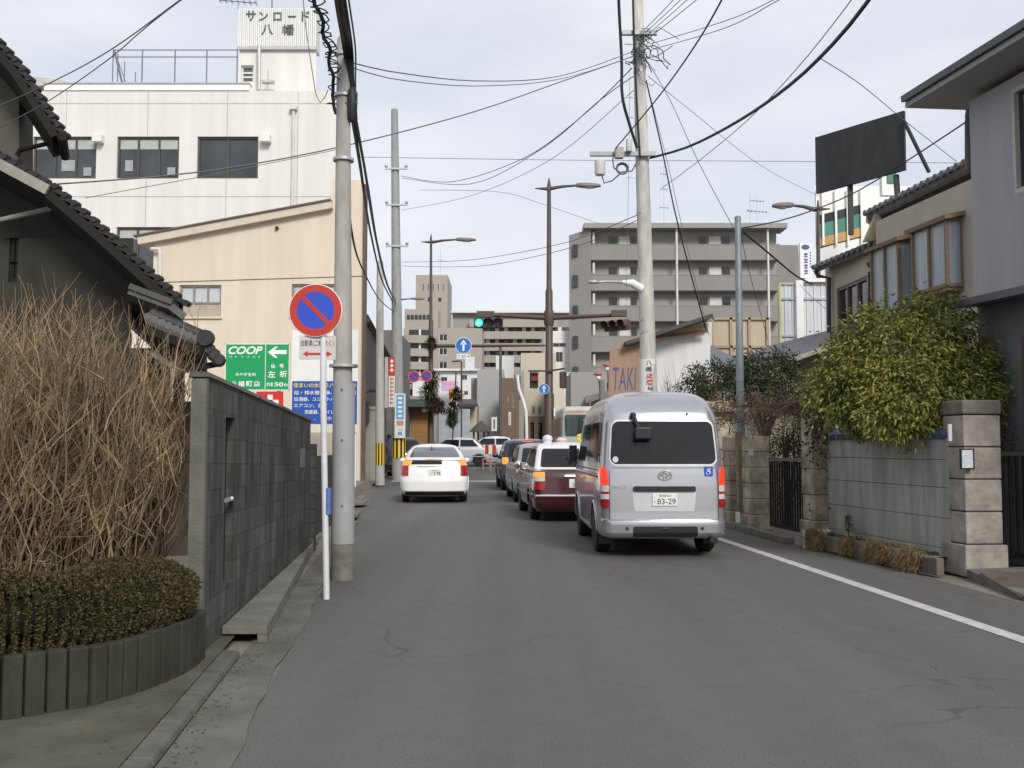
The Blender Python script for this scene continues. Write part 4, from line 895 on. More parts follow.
b.patch('rear', -.22, .22, 1.105, 1.128, r=.005, off=.008).build('high_brake_lamp', lens_amber, r, local=True)
b.patch('rear', -.45, .45, .93, .948, r=.008, off=.02, th=.03).build('chrome_strip', chrome, r, local=True)
for sg in (-1, 1):
    for z0, z1, e0, e1, m_, nm in ((.96, 1.085, .60, .80, lens_amber, 'indicator_lamp'), (.80, .955, .66, .845, lens_red, 'tail_lamp'), (.70, .797, .66, .85, lens_red, 'tail_lamp')):
        b.patch('rear', e0 if sg > 0 else -e1, e1 if sg > 0 else -e0, z0, z1, r=.02, off=.012, th=.03, nx=10, nz=6).build(nm, m_, r, smooth=40, local=True)
plate(r, b, .78, '宮城 300', '・2 78')
for s_ in ('left', 'right'):
    b.patch(s_, (1.0, 1.35), (2.0, 2.0), 1.12, 1.40, r=.04, nx=8).build('side_window', car_glass, r, smooth=40, local=True)
    b.patch(s_, (2.06, 2.06), (3.15, 2.5), 1.10, 1.40, r=.04, nx=8).build('side_window', car_glass, r, smooth=40, local=True)
    mirror(r, -.80 if s_ == 'left' else .80, 3.0, 1.05, wp, .9)
b.patch('rear', -.75, .75, .19, .30, r=.02, off=.006).build('rear_skirt', black_paint, r, local=True)
g = G(); g.lathe((0, 2.0, 1.50), [(.03, 0), (.005, .07)], n=8); g.build('roof_antenna', black_paint, r, local=True)

# sedans: maroon taxi, silver car
def sedan(label, loc, rz, body_paint, roof_paint, name='sedan', two_tone=True, lit=True):
    r = thing(name, label, 'taxi' if name == 'taxi' else 'car', loc, rz)
    low = [(.20, .10, 4.55, .77), (.26, .03, 4.62, .81), (.36, -.02, 4.68, .835), (.48, -.03, 4.69, .845), (.52, .0, 4.69, .845), (.62, .01, 4.69, .848), (.85, .03, 4.66, .842), (.93, .05, 4.55, .83), (.97, .10, 4.3, .81), (.985, .25, 4.1, .79), (1.0, .62, 3.5, .765)]
    b = CarBody(low, rr=.14, rf=.25, bow=.06, arches=(.98, 3.66), arch_r=.35, wheel_z=.31)
    car_common(r, b, body_paint, .98, 3.66, .31, .185, alloy)
    cab = [(.99, .66, 3.45, .765), (1.03, .72, 3.38, .755), (1.38, 1.12, 2.85, .665), (1.45, 1.25, 2.68, .635), (1.49, 1.40, 2.5, .57), (1.505, 1.6, 2.35, .48)]
    c = CarBody(cab, rr=.10, rf=.16, bow=.08, bowf=.1); c.body().build('cabin', roof_paint, r, smooth=32, local=True)
    c.patch('rear', (-.64, -.56), (.64, .56), 1.035, 1.40, r=.05, off=.008, nx=20).build('rear_window', car_glass, r, smooth=40, local=True)
    for s_ in ('left', 'right'):
        c.patch(s_, (.98, 1.32), (1.98, 1.98), 1.03, 1.39, r=.03, nx=8).build('side_window', car_glass, r, smooth=40, local=True)
        c.patch(s_, (2.04, 2.04), (3.15, 2.72), 1.03, 1.39, r=.03, nx=8).build('side_window', car_glass, r, smooth=40, local=True)
        b.patch(s_, .45, 4.3, .50, .535, r=.004, off=.012, nx=30, nz=2).build('side_moulding', chrome if name == 'taxi' else body_paint, r, local=True)
        for y in (1.25, 2.3): b.patch(s_, y, y + .18, .82, .845, r=.006, off=.02, th=.025, nx=4, nz=3).build('door_handle', chrome, r, local=True)
    for sg in (-1, 1):
        for z0, z1, m_, nm in ((.86, .95, lens_amber if lit else lens_red, 'indicator_lamp'), (.78, .855, lens_clear, 'reversing_lamp'), (.62, .775, lens_red, 'tail_lamp')):
            b.patch('rear', .62 if sg > 0 else -.825, .825 if sg > 0 else -.62, z0, z1, r=.012, off=.012, th=.03, nx=8, nz=5).build(nm, m_, r, smooth=40, local=True)
    b.patch('rear', -.80, .80, .50, .53, r=.006, off=.03, th=.04, nx=24, nz=3).build('bumper_strip', chrome, r, local=True)
    b.patch('rear', -.25, .25, .87, .90, r=.008, off=.02, th=.03).build('boot_handle', chrome, r, local=True)
    plate(r, b, .74, '宮城 500', '52-10')
    return r, b, c
maroon = M('maroon_paint', (.058, .010, .012), .22, var=.08, coat=.9)
maroon_cab = M('taxi_white', (.74, .74, .73), .28, var=.03, coat=.7)
p = P(578, 522, 19.1); r, b, c = sedan('maroon taxi with a white roof and small roof lamps waiting beyond the van', (p.x, 19.1, 0), math.atan(.072), maroon, maroon_cab, 'taxi')
g = G(); g.ball((-.35, 2.1, 1.60), .11, 12, (1, 1, .8)); g.lathe((-.35, 2.1, 1.5), [(.1, 0), (.08, .05)], n=12); g.build('roof_lamp', M('lamp_dome', (.72, .72, .74), .3), r, smooth=40, local=True)
g = G(); g.ball((-.06, 2.0, 1.57), .10, 12, (1.2, 1, .7)); g.build('roof_lamp', M('lamp_pink', (.62, .50, .50), .3), r, smooth=40, local=True, label='pinkish rounded lamp on the taxi roof')
g = G()
for k in range(5): t = k * 2 * math.pi / 5; g.ball((.34 + .06 * math.cos(t), 1.9, 1.62 + .06 * math.sin(t)), .05, 8)
g.ball((.34, 1.9, 1.62), .05, 8); g.bar((.34, 1.9, 1.5), (.34, 1.9, 1.58), .05); g.build('yellow_roof_lamp', M('lamp_yellow', (.75, .60, .05), .4), r, smooth=40, local=True)
g = G(); g.ball((-.84, 3.75, 1.04), .085, 10, (1, .6, 1)); g.bar((-.78, 3.75, .9), (-.84, 3.75, 1.0), .02); g.build('wing_mirror', chrome, r, smooth=40, local=True)
slv = M('silver_car_paint', (.36, .38, .40), .28, metal=.5, var=.04, coat=.7)
p = P(549, 505, 25.3); sedan('silver sedan waiting between the maroon taxi and the dark tall car', (p.x, 25.3, 0), math.atan(.07), slv, slv, lit=False)
navy = M('navy_paint', (.022, .026, .05), .25, var=.06, coat=.8)
def tall_car(label, loc, rz, paint, lit=True, name='tall_car'):
    r = thing(name, label, 'car', loc, rz)
    lv = [(.26, .12, 4.2, .78), (.34, .02, 4.32, .83), (.50, -.03, 4.4, .87), (.60, .0, 4.4, .875), (.9, .03, 4.38, .875), (1.0, .06, 4.2, .865), (1.06, .10, 3.4, .84), (1.3, .22, 3.0, .78), (1.52, .36, 2.65, .715), (1.60, .46, 2.5, .67), (1.65, .62, 2.35, .58), (1.665, .8, 2.2, .48)]
    b = CarBody(lv, rr=.15, rf=.3, bow=.07, arches=(.85, 3.45), arch_r=.38, wheel_z=.35); car_common(r, b, paint, .85, 3.45, .35, .21, alloy)
    b.patch('rear', (-.68, -.60), (.68, .60), 1.10, 1.54, r=.06, off=.008, nx=20).build('rear_window', car_glass, r, smooth=40, local=True)
    for sg in (-1, 1): b.patch('rear', .66 if sg > 0 else -.86, .86 if sg > 0 else -.66, .86, 1.08, r=.03, off=.012, th=.03, nx=8, nz=6).build('tail_lamp', lens_amber if lit else lens_red, r, smooth=40, local=True)
    for s_ in ('left', 'right'):
        b.patch(s_, (.5, .75), (1.9, 1.9), 1.10, 1.52, r=.05, nx=8).build('side_window', car_glass, r, smooth=40, local=True); b.patch(s_, (1.96, 1.96), (3.1, 2.65), 1.10, 1.52, r=.05, nx=8).build('side_window', car_glass, r, smooth=40, local=True)
    plate(r, b, .74, '宮城 330', '16-84'); mirror(r, -.84, 2.85, 1.12, paint); mirror(r, .84, 2.85, 1.12, paint)
    return r, b
p = P(529, 490, 32.4); r, b = tall_car('dark navy tall car with a lit amber lamp at the head of the queue', (p.x, 32.4, gz(32.4)), math.atan(.07), navy)
b.patch('rear', -.18, .18, 1.575, 1.605, r=.01, off=.02, th=.03).build('high_brake_lamp', lamp_red, r, local=True)
p = P(410, 480, 41); tall_car('dark grey car at the left kerb half hidden by the white hatchback', (X(404, 43), 43, gz(43)), math.atan(.2), M('grey_car_paint', (.03, .03, .034), .3, var=.05, coat=.6), lit=False)
# cars passing on the crossing road
def side_car(label, u, D, rz, paint, group=None):
    r, b, c = sedan(label, (X(u, D), D, gz(D)), rz, paint, paint, lit=False)
    return r
side_car('pale silver car crossing the road ahead of the white hatchback', 498, 53.5, R(90), M('pale_silver', (.55, .57, .60), .3, metal=.3, var=.03, coat=.7))
side_car('white car crossing farther back near the grey windowless building', 530, 58.5, R(90), M('white_far_paint', (.68, .69, .70), .3, var=.03, coat=.6))

# coach beyond the junction
bus_paint = M('bus_cream', (.46, .48, .42), .4, var=.08, coat=.3)
D = 50.0; r = thing('bus', 'cream bus with a wide dark window standing beyond the silver van', 'bus', (X(586, D), D, gz(D)), math.atan(.02))
lv = [(.35, .1, 9.8, 1.15), (.45, .0, 9.95, 1.23), (.9, -.01, 10, 1.25), (1.6, .0, 10, 1.25), (2.6, .06, 9.9, 1.23), (2.95, .14, 9.8, 1.18), (3.08, .25, 9.7, 1.10), (3.14, .45, 9.5, .95)]
b = CarBody(lv, rr=.18, rf=.25, bow=.06, arches=(2.6, 7.8), arch_r=.55, wheel_z=.48); car_common(r, b, bus_paint, 2.6, 7.8, .48, .28, alloy)
b.patch('rear', -1.06, 1.06, 1.62, 2.72, r=.1, off=.01, nx=20).build('rear_window', glass('bus_glass', (.04, .06, .06)), r, smooth=40, local=True)
b.patch('rear', -1.0, 1.0, 2.78, 2.92, r=.03, off=.012).build('sign_strip', M('bus_strip', (.42, .22, .16), .5), r, local=True)
for sg in (-1, 1):
    b.patch('rear', .8 if sg > 0 else -1.12, 1.12 if sg > 0 else -.8, .75, .95, r=.03, off=.012).build('tail_lamp', lens_red, r, local=True)
for s_ in ('left', 'right'):
    for i in range(6): b.patch(s_, .5 + i * 1.5, 1.92 + i * 1.5, 1.65, 2.6, r=.06, nx=4, nz=6).build('side_window', dark_win, r, local=True)
# ------------------------------------------------------------------ right side: walls, gates, pillars, plants
stone = M('gate_stone', (.44, .395, .345), .92, var=.35, scale=3.5, bump=.6, bscale=22, col2=(.185, .165, .145))
oldst = M('old_stone', (.60, .53, .40), .95, var=.4, scale=4, bump=.5, bscale=25, col2=(.15, .125, .09), stretch=(1, 1, .8))
D = 11.0; RZ = .16
def pillar(label, c, w_, courses, h, mat, cap=True, rz=RZ, joint=.012):
    r = thing('gate_pillar', label, 'gate pillar', (c[0], c[1], 0)); z = 0.0; g = G()
    g.box((c[0], c[1], (h - .02) / 2), (w_ - .04, w_ - .04, h - .02), rz); g.build('core', M('joint_dark', (.07, .065, .06), .95), r)
    g = G()
    for i in range(courses):
        z0, z1 = h * i / courses, h * (i + 1) / courses; k = w_ + (.07 if i == 0 else random.uniform(-.008, .008)); g.box((c[0], c[1], (z0 + z1) / 2), (k, k, z1 - z0 - joint), rz)
    g.build('shaft', mat, r, bevel=.014)
    if cap: g = G(); g.box((c[0], c[1], h + .085), (w_ + .03, w_ + .03, .16), rz); g.build('cap', M('cap_stone', (.17, .16, .14), .95, var=.4, scale=4, bump=.4), r, bevel=.02)
    return r
pc_ = (5.23, 11.40)
gp = pillar('tall square pillar of five stone blocks with a small mirror plate', pc_, .43, 5, 1.80, stone, rz=.10)
def on_pillar(u0, v0, u1, v1, D, name, mat, th=.03):
    a, b = P(u0, v1, D), P(u1, v0, D); g = G(); g.poly([(a.x, D, a.z), (b.x, D + .03, a.z), (b.x, D + .03, b.z), (a.x, D, b.z)], th, (0, -1, 0)); return g
pl = on_pillar(961, 448.5, 975.5, 469.5, 11.06, '', None).build('plate_frame', black_paint, gp); on_pillar(962.5, 450, 974, 468, 11.045, '', None).build('mirror_plate', M('mirror_plate', (.62, .66, .72), .2, var=.4, scale=9), pl)  # pale mottled colour painted in place of a bright mirror reflection
on_pillar(949, 424, 953, 441, 11.08, '', None).build('name_plate', dirty_white, gp)
# grey-green panel wall
pw = M('panel_concrete', (.36, .37, .335), .9, var=.32, scale=2.4, bump=.25, stretch=(2.5, 2.5, .5))
A, B = Vector((4.56, 14.5, 0)), Vector((5.0, 11.5, 0)); wd = (B - A).normalized(); Lw = (B - A).length; wn = wd.cross(UPZ)
wr = thing('panel_wall', 'grey green concrete panel wall under the yellow green tree', 'wall', (A + B) / 2)
g = G(); rows = [0, .27, .62, .97, 1.29, 1.55]
for i, (z0, z1) in enumerate(zip(rows, rows[1:])):
    n = 3; sh = .5 if i % 2 else 0
    xs = [0] + [Lw * (k + .5 + sh * .6) / n for k in range(n) if .05 < (k + .5 + sh * .6) / n < .95] + [Lw]
    for a, b in zip(xs, xs[1:]):
        k = random.uniform(0, .006); p0, p1 = A + wd * (a + .002), A + wd * (b - .002); o = -wn * .12; q = wn * k
        g.hexa([p0 + o + UPZ * (z0 + .003), p0 + q + UPZ * (z0 + .003), p1 + q + UPZ * (z0 + .003), p1 + o + UPZ * (z0 + .003), p0 + o + UPZ * (z1 - .003), p0 + q + UPZ * (z1 - .003), p1 + q + UPZ * (z1 - .003), p1 + o + UPZ * (z1 - .003)])
g.build('panels', pw, wr, bevel=.006)
g = G(); o1, o2 = -wn * .02, -wn * .10; g.hexa([A + o2, A + o1, B + o1, B + o2, A + o2 + UPZ * 1.54, A + o1 + UPZ * 1.54, B + o1 + UPZ * 1.54, B + o2 + UPZ * 1.54]); g.build('joint_core', M('panel_joint', (.15, .15, .135), .95), wr)
g = G(); bt = M('blue_tile', (.07, .11, .19), .45, var=.35, scale=9, coat=.3)
k = 0.0
while k < Lw - .05: p = A + wd * (k + .05); g.tube([p - wn * .16 + UPZ * 1.665, p + wn * .05 + UPZ * 1.575], .05, 8); k += .098
g.build('blue_tile_coping', bt, wr, smooth=40)
# flower bed with dry grass
fb = thing('flower_bed', 'narrow flower bed of old bricks and dry grass at the foot of the panel wall', 'flower bed', (A + B) / 2 + wn * .2)
brickm = M('bed_brick', (.20, .155, .12), .95, var=.4, scale=5, bump=.4, col2=(.11, .095, .08)); g = G(); k = .05
while k < Lw + .1:
    l = random.uniform(.2, .34); p = A + wd * (k + l / 2) + wn * (.30 + random.uniform(-.01, .015)); g.box((p.x, p.y, .11), (.09, l - .02, random.uniform(.19, .25)), rz=math.atan2(-wd.x, wd.y)); k += l
g.build('bricks', brickm, fb, bevel=.012)
g = G(); q = [A + wn * .01, B + wn * .01, B + wn * .28, A + wn * .28]; g.add([p + UPZ * .19 for p in q], [(0, 3, 2, 1)]); g.build('soil', dirt, fb)
grassm = M('dry_grass', (.34, .24, .115), .9, var=.3, scale=3, col2=(.22, .15, .08), island=.4)
g = G()
def blade(g, p, d, l, w_, curl=.3):
    d = Vector(d).normalized(); s = d.cross(UPZ); s = (s if s.length > .01 else Vector((1, 0, 0))).normalized() * w_; o = len(g.v); p = Vector(p); m = p + d * l * .55; e = p + d * l + Vector((0, 0, -curl * l)); g.v += [p - s, p + s, m + s * .7, m - s * .7, e]; g.f += [(o, o + 1, o + 2, o + 3), (o + 3, o + 2, o + 4)]
for c0_ in (.15, .38, .5, 1.25, 1.95, 2.05, 2.15, 2.75, 2.85):
    for i in range(700):
        p = A + wd * (c0_ + random.gauss(0, .09)) + wn * random.uniform(.28, .40) + UPZ * random.uniform(.04, .26); blade(g, p, (wn.x * .7 + random.gauss(0, .45), wn.y * .7 + random.gauss(0, .6), random.uniform(-.5, .9)), random.uniform(.08, .20), .0028, .35)
g.build('dry_grass', grassm, fb)
gl_ = M('green_leaf', (.05, .085, .02), .7, var=.3, island=.5); g = G()
for i in range(900):
    p = A + wd * random.uniform(.1, Lw - .1) + wn * random.uniform(.06, .26) + UPZ * .2; blade(g, p, (random.gauss(0, .6), random.gauss(0, .6), random.uniform(.2, 1)), random.uniform(.04, .10), .008, .3)
for i in range(110):
    p = A + wd * (.95 + random.gauss(0, .05)) + wn * .18 + UPZ * random.uniform(.3, .52); blade(g, p, (random.gauss(0, .8), random.gauss(0, .8), random.uniform(-.1, .6)), random.uniform(.05, .09), .012, .2)
g.tube([A + wd * .95 + wn * .18 + UPZ * .2, A + wd * .97 + wn * .18 + UPZ * .5], .006, 5)
g.build('green_plants', gl_, fb)
g = G()
for i in range(14): p = A + wd * random.uniform(.2, .5) + wn * random.uniform(.2, .33) + UPZ * random.uniform(.22, .27); g.ball(p, random.uniform(.012, .03), 6)
g.build('white_flowers', white_paint, fb)

gp2 = pillar('mossy old stone gate pillar at the far end of the panel wall', (4.50, 14.72), .36, 5, 1.86, oldst, cap=False, joint=.006)
gp3 = pillar('weathered stone gate pillar on the far side of the small dark gate', (4.24, 17.45), .36, 6, 1.62, oldst, cap=False, joint=.005)
gp4 = pillar('rough stone pillar next to the concrete strip post behind the van', (4.12, 18.6), .34, 6, 1.62, oldst, cap=False, joint=.005)
g = G(); p = P(741, 524, 17.9); g.box((p.x, 17.9, .85), (.11, .13, 1.7), .1); g.build('strip_post', M('strip_concrete', (.25, .205, .14), .9, var=.25, scale=4, bump=.2), label='tan square concrete post standing between the two rough stone pillars', cat='post')
g = G(); p = P(729, 520, 19.6); g.box((p.x, 19.6, .68), (.16, .2, 1.36), .1); g.box((p.x, 19.6, 1.38), (.24, .26, .05), .1); g.box((p.x, 19.6, 1.2), (.2, .22, .04), .1); g.build('low_post', oldst, label='low tan stone post with a flat cap just right of the van', cat='post')
g = G(); p = P(752, 452, 17.1); g.box((p.x - .02, 17.1, p.z), (.06, .06, .11)); g.build('meter_box', dirty_white, label='tiny white box fixed to the weathered stone gate pillar', cat='box')
g = G(); g.box((P(739, 516, 17.4).x - .02, 17.4, .22), (.07, .05, .18)); g.build('reflector_post', white_paint, label='small white marker plate at the foot of the strip post', cat='marker')
g = G(); g.box((P(804, 541, 14.3).x, 14.3, .13), (.03, .03, .26)); g.build('peg', white_paint, label='thin white peg at the kerb in front of the mossy pillar', cat='peg')
iron = M('gate_iron', (.022, .021, .022), .6, metal=.3, var=.3, scale=8)
def bar_gate(label, a, b, z0, z1, n, folding=0.0):
    r = thing('gate', label, 'gate', ((a[0] + b[0]) / 2, (a[1] + b[1]) / 2, 0)); a, b = Vector((*a, 0)), Vector((*b, 0)); g = G()
    g.bar(a + UPZ * z1, b + UPZ * z1, .06, .045); t = g.build('top_rail', M('gate_rail', (.16, .15, .14), .6, metal=.3, var=.2), r)
    g = G(); g.bar(a + UPZ * z0, b + UPZ * z0, .05, .05); g.build('bottom_rail', iron, r)
    g = G()
    for i in range(n + 1):
        p = a + (b - a) * (i / n); f = i / n > 1 - folding
        g.bar(p + UPZ * z0, p + UPZ * (z1 - .03), .03 if not f else .024, .024)
        if f and i < n: q = a + (b - a) * ((i + 1) / n); g.bar(p + UPZ * (z0 + .1), q + UPZ * (z1 - .1), .02); g.bar(q + UPZ * (z0 + .1), p + UPZ * (z1 - .1), .02)
    g.build('bars', iron, r); return r
bar_gate('small dark iron gate closed between two old stone pillars', (4.40, 17.1), (4.62, 14.95), .12, 1.23, 20, .4)
bar_gate('dark iron gate with green plants behind it right of the tall pillar', (5.42, 11.75), (7.6, 12.2), .16, 1.36, 24)

# trees and shrubs
def tree(name, label, cat, foot, trunk_h, lobes, n, leaf, wd_, leafm, bark, droop=.3, group=None, limbs=9, gap=.0, seed=1):
    rnd = random.Random(seed); r = thing(name, label, cat, foot, group=group); foot = Vector(foot); g = G(); th = Vector((0, 0, trunk_h)); g.tube([foot, foot + th * .5 + Vector((.03, .02, 0)), foot + th], [.09, .07, .055], 8)
    for i in range(limbs):
        c, rad = lobes[i % len(lobes)]; c = Vector(c); e = c + Vector((rnd.gauss(0, .35) * rad[0], rnd.gauss(0, .35) * rad[1], rnd.gauss(.1, .3) * rad[2])); s = foot + th * rnd.uniform(.6, 1); m = (s + e) / 2 + Vector((rnd.gauss(0, .08), rnd.gauss(0, .08), rnd.gauss(.05, .08)))
        g.tube([s, m, e], [.04, .025, .008], 6)
    g.build('trunk', bark, r, smooth=60)
    g = G(); tot = sum(a[1][0] * a[1][2] for a in lobes)
    for c, rad in lobes:
        c = Vector(c); m = max(6, int(n * rad[0] * rad[2] / tot / 26))
        for k in range(m):
            d = Vector((rnd.gauss(0, 1), rnd.gauss(0, 1), rnd.gauss(0, 1))).normalized(); rr = rnd.uniform(.45, 1.3) ** .6; q = c + Vector((d.x * rad[0], d.y * rad[1], d.z * rad[2])) * rr; sp = rnd.uniform(.08, .16) * (rad[0] + rad[2]) * .5 + .03
            for j in range(26):
                p = q + Vector((rnd.gauss(0, sp), rnd.gauss(0, sp), rnd.gauss(0, sp * .8))); dd = (d * .7 + Vector((rnd.gauss(0, .6), rnd.gauss(0, .6), rnd.gauss(-droop, .5)))).normalized(); s = dd.cross(Vector((rnd.gauss(0, 1), rnd.gauss(0, 1), rnd.gauss(0, 1)))); s = s.normalized() * wd_ * .5 if s.length > .01 else Vector((wd_ / 2, 0, 0)); l = leaf * rnd.uniform(.6, 1.35)
                o = len(g.v); g.v += [p, p + dd * l * .45 + s, p + dd * l + Vector((0, 0, -l * droop * .4)), p + dd * l * .45 - s]; g.f.append((o, o + 1, o + 2, o + 3))
    g.build('crown', leafm, r); return r
bark = M('bark', (.10, .08, .06), .95, var=.4, scale=9, bump=.5)
yg = M('yellow_green_leaf', (.28, .265, .055), .6, var=.3, scale=1.3, col2=(.075, .105, .028), island=.5, spec=.3)
dg_ = M('dark_green_leaf', (.045, .060, .024), .7, var=.3, scale=1.2, col2=(.030, .036, .018), island=.5, spec=.25)
L3 = lambda u, v, D, rx, ry, rz_: (tuple(P(u, v, D)), (rx, ry, rz_))
tree('broadleaf_tree', 'bushy yellow green tree with drooping narrow leaves above the panel wall', 'tree', (5.15, 12.6, 0), 1.9,
     [L3(900, 352, 12.7, .68, .6, .55), L3(855, 388, 12.9, .52, .5, .52), L3(920, 398, 12.3, .70, .55, .48), L3(935, 325, 12.8, .38, .4, .38), L3(970, 380, 12.6, .42, .4, .50), L3(878, 420, 12.9, .28, .3, .2), L3(905, 415, 12.0, .45, .3, .22), L3(990, 395, 12.9, .35, .4, .45), L3(832, 388, 13.4, .24, .3, .28)], 34000, .078, .027, yg, bark, .36, seed=3)
tree('shrub', 'dark leafy shrub at the right edge behind the iron gate', 'shrub', (6.35, 12.9, 0), .7, [L3(1005, 400, 12.8, .32, .35, .7), L3(1020, 470, 12.6, .5, .35, .6), L3(1035, 430, 13, .5, .4, .8)], 3600, .09, .022, M('mixed_leaf', (.055, .07, .022), .7, var=.3, col2=(.09, .055, .03), island=.5), bark, .5, seed=4)
tree('broadleaf_tree', 'dark evergreen tree left of the thin steel pole', 'tree', (X(712, 23), 23, 0), 1.8, [L3(714, 378, 23, .55, .5, .35), L3(697, 390, 22.5, .4, .5, .3)], 2600, .085, .035, dg_, bark, .2, seed=5)
tree('broadleaf_tree', 'rounded dark evergreen tree right of the thin steel pole', 'tree', (X(765, 22), 22, 0), 1.8, [L3(765, 372, 22, .75, .6, .42), L3(782, 385, 21.5, .45, .5, .45), L3(745, 385, 22.2, .45, .4, .35)], 5200, .085, .035, dg_, bark, .2, seed=6)
tree('shrub', 'dense dark shrub filling the space behind the small iron gate', 'shrub', (X(786, 18.2), 18.2, 0), .5, [L3(786, 425, 18.2, .42, .45, .5), L3(788, 470, 18.4, .45, .4, .7)], 5000, .05, .025, dg_, bark, .1, seed=7)
# tangle of bare vine over the pillars
vine = M('bare_vine', (.17, .115, .08), .9, var=.3, scale=6, island=.4); vr_ = thing('bare_vine', 'reddish brown bare vine trained over the stone pillars and gate', 'vine', (4.3, 17, 1.5)); g = G()
for i in range(520):
    t = random.random(); b_ = P(705 + 100 * t, random.gauss(412 if t < .55 else 407, 10 if t < .55 else 3.5), 18.4 - 3.2 * t); d = Vector((random.gauss(0, 1), random.gauss(0, 1), random.gauss(-.2, .8))); pts = [b_]; d.normalize()
    for k in range(4): d = (d + Vector((random.gauss(0, .4), random.gauss(0, .4), random.gauss(-.05, .4)))).normalized(); pts.append(pts[-1] + d * .09)
    g.tube(pts, [.006, .005, .004, .003, .002], 4, cap=False)
g.tube([P(742, 406, 17.3), P(770, 405, 16.4), P(806, 402, 15)], .03, 6); g.build('stems', vine, vr_)
iv = M('ivy_leaf', (.055, .062, .022), .7, var=.3, col2=(.09, .085, .03), island=.5)
def isamp():
    t = random.random(); p = P(random.gauss(817, 8), 395 + 75 * abs(random.gauss(0, .45)), 14.45 + random.uniform(-.12, .2)); return p, Vector((-.4, -.7, .2))
g = G(); leaf_field(g, isamp, 900, .06, .035, droop=.3); g.build('ivy', iv, label='ivy hanging down the mossy old stone gate pillar', cat='ivy')
g = G()
for i in range(34):
    pts = [Vector((X(688, 26), 26, 1.2))]; d = Vector((random.gauss(0, .45), random.gauss(0, .3), 1)).normalized()
    for k in range(6): d = (d + Vector((random.gauss(0, .1), random.gauss(0, .1), .12))).normalized(); pts.append(pts[-1] + d * random.uniform(.22, .48))
    g.tube(pts, [.022, .018, .014, .011, .008, .004, .003], 5, cap=False)
    for k in (2, 3, 4): q = pts[k]; dd = Vector((random.gauss(0, .5), random.gauss(0, .4), .8)).normalized(); g.tube([q, q + dd * .4, q + dd * .7 + Vector((0, 0, .1))], [.009, .006, .003], 4, cap=False)
g.build('bare_shrub', vine, label='leafless upright shrub in front of the white gable wall', cat='shrub')

# grey house at the right edge
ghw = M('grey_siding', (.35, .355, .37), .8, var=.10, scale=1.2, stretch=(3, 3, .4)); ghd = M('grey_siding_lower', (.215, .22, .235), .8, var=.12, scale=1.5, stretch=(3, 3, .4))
gh = thing('grey_house', 'grey walled house with a deep plain eave at the right edge', 'house', (7, 12.5, 0))
hd = Vector((.15, -1, 0)).normalized()      # along the street front, far to near
c0_ = Vector((X(978, 13), 13, 0)); ztop = 6.0; zmid = P(978, 305, 13).z
wn0, wn1 = 1.02, 2.3
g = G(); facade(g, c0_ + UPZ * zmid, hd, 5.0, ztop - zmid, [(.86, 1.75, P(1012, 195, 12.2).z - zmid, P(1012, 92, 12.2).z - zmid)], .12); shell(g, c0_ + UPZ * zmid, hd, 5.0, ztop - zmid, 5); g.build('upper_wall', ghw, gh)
z0w, z1w = P(1012, 195, 12.2).z, P(1012, 92, 12.2).z
window(gh, c0_ + hd * .86 + UPZ * z0w, hd, .89, z1w - z0w, 1, M('frame_pale', (.45, .44, .40), .5), dark_win, .06, .05)
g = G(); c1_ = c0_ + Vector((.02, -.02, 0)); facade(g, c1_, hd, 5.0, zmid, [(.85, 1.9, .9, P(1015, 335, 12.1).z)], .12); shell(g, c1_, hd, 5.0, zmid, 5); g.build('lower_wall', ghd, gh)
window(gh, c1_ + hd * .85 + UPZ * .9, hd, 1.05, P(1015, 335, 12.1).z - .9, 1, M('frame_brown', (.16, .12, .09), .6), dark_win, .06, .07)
E1, E2 = P(905, 103, 13.5), P(1024, 30, 11.06); ev = (E2 - E1); E3 = E1 + ev * 2.4; inw = Vector((3.2, .48, .06))
g = G(); g.slab([E1, E3, E3 + inw, E1 + inw], .07); g.build('eave', M('eave_grey', (.36, .36, .36), .8, var=.1), gh)
g = G(); up = UPZ * .09; g.slab([E1 + up - inw * .02, E3 + up - inw * .02, E3 + up + inw + UPZ * .35, E1 + up + inw + UPZ * .35], .085); g.build('roof', M('roof_slate', (.12, .125, .14), .5, var=.15), gh)
F1, F2 = P(945, 303, 12.9), P(1024, 285, 11.2); fv = F2 - F1; F3 = F1 + fv * 2.6; inw2 = Vector((1.1, .16, .12)); g = G(); g.slab([F1, F3, F3 + inw2, F1 + inw2], .09); g.build('lower_eave', M('roof_slate', (.12, .125, .14)), gh)
g = G(); p = P(969, 110, 13.2); g.tube([p, p + Vector((0, .02, -.1)), P(968, 122, 13.25), P(968, 170, 13.3)], .045, 8); g.bar(P(966, 116, 13.2), P(978, 115, 13.05), .05); g.build('downpipe', M('pipe_brown', (.15, .12, .12), .6), gh)
g = G(); g.box((5.95, 13.9, 1.2), (.9, .1, 2.4)); g.build('side_fence', M('pale_screen', (.42, .42, .40), .8, var=.15), label='pale screen panel glimpsed between the yellow green tree and grey house', cat='screen')

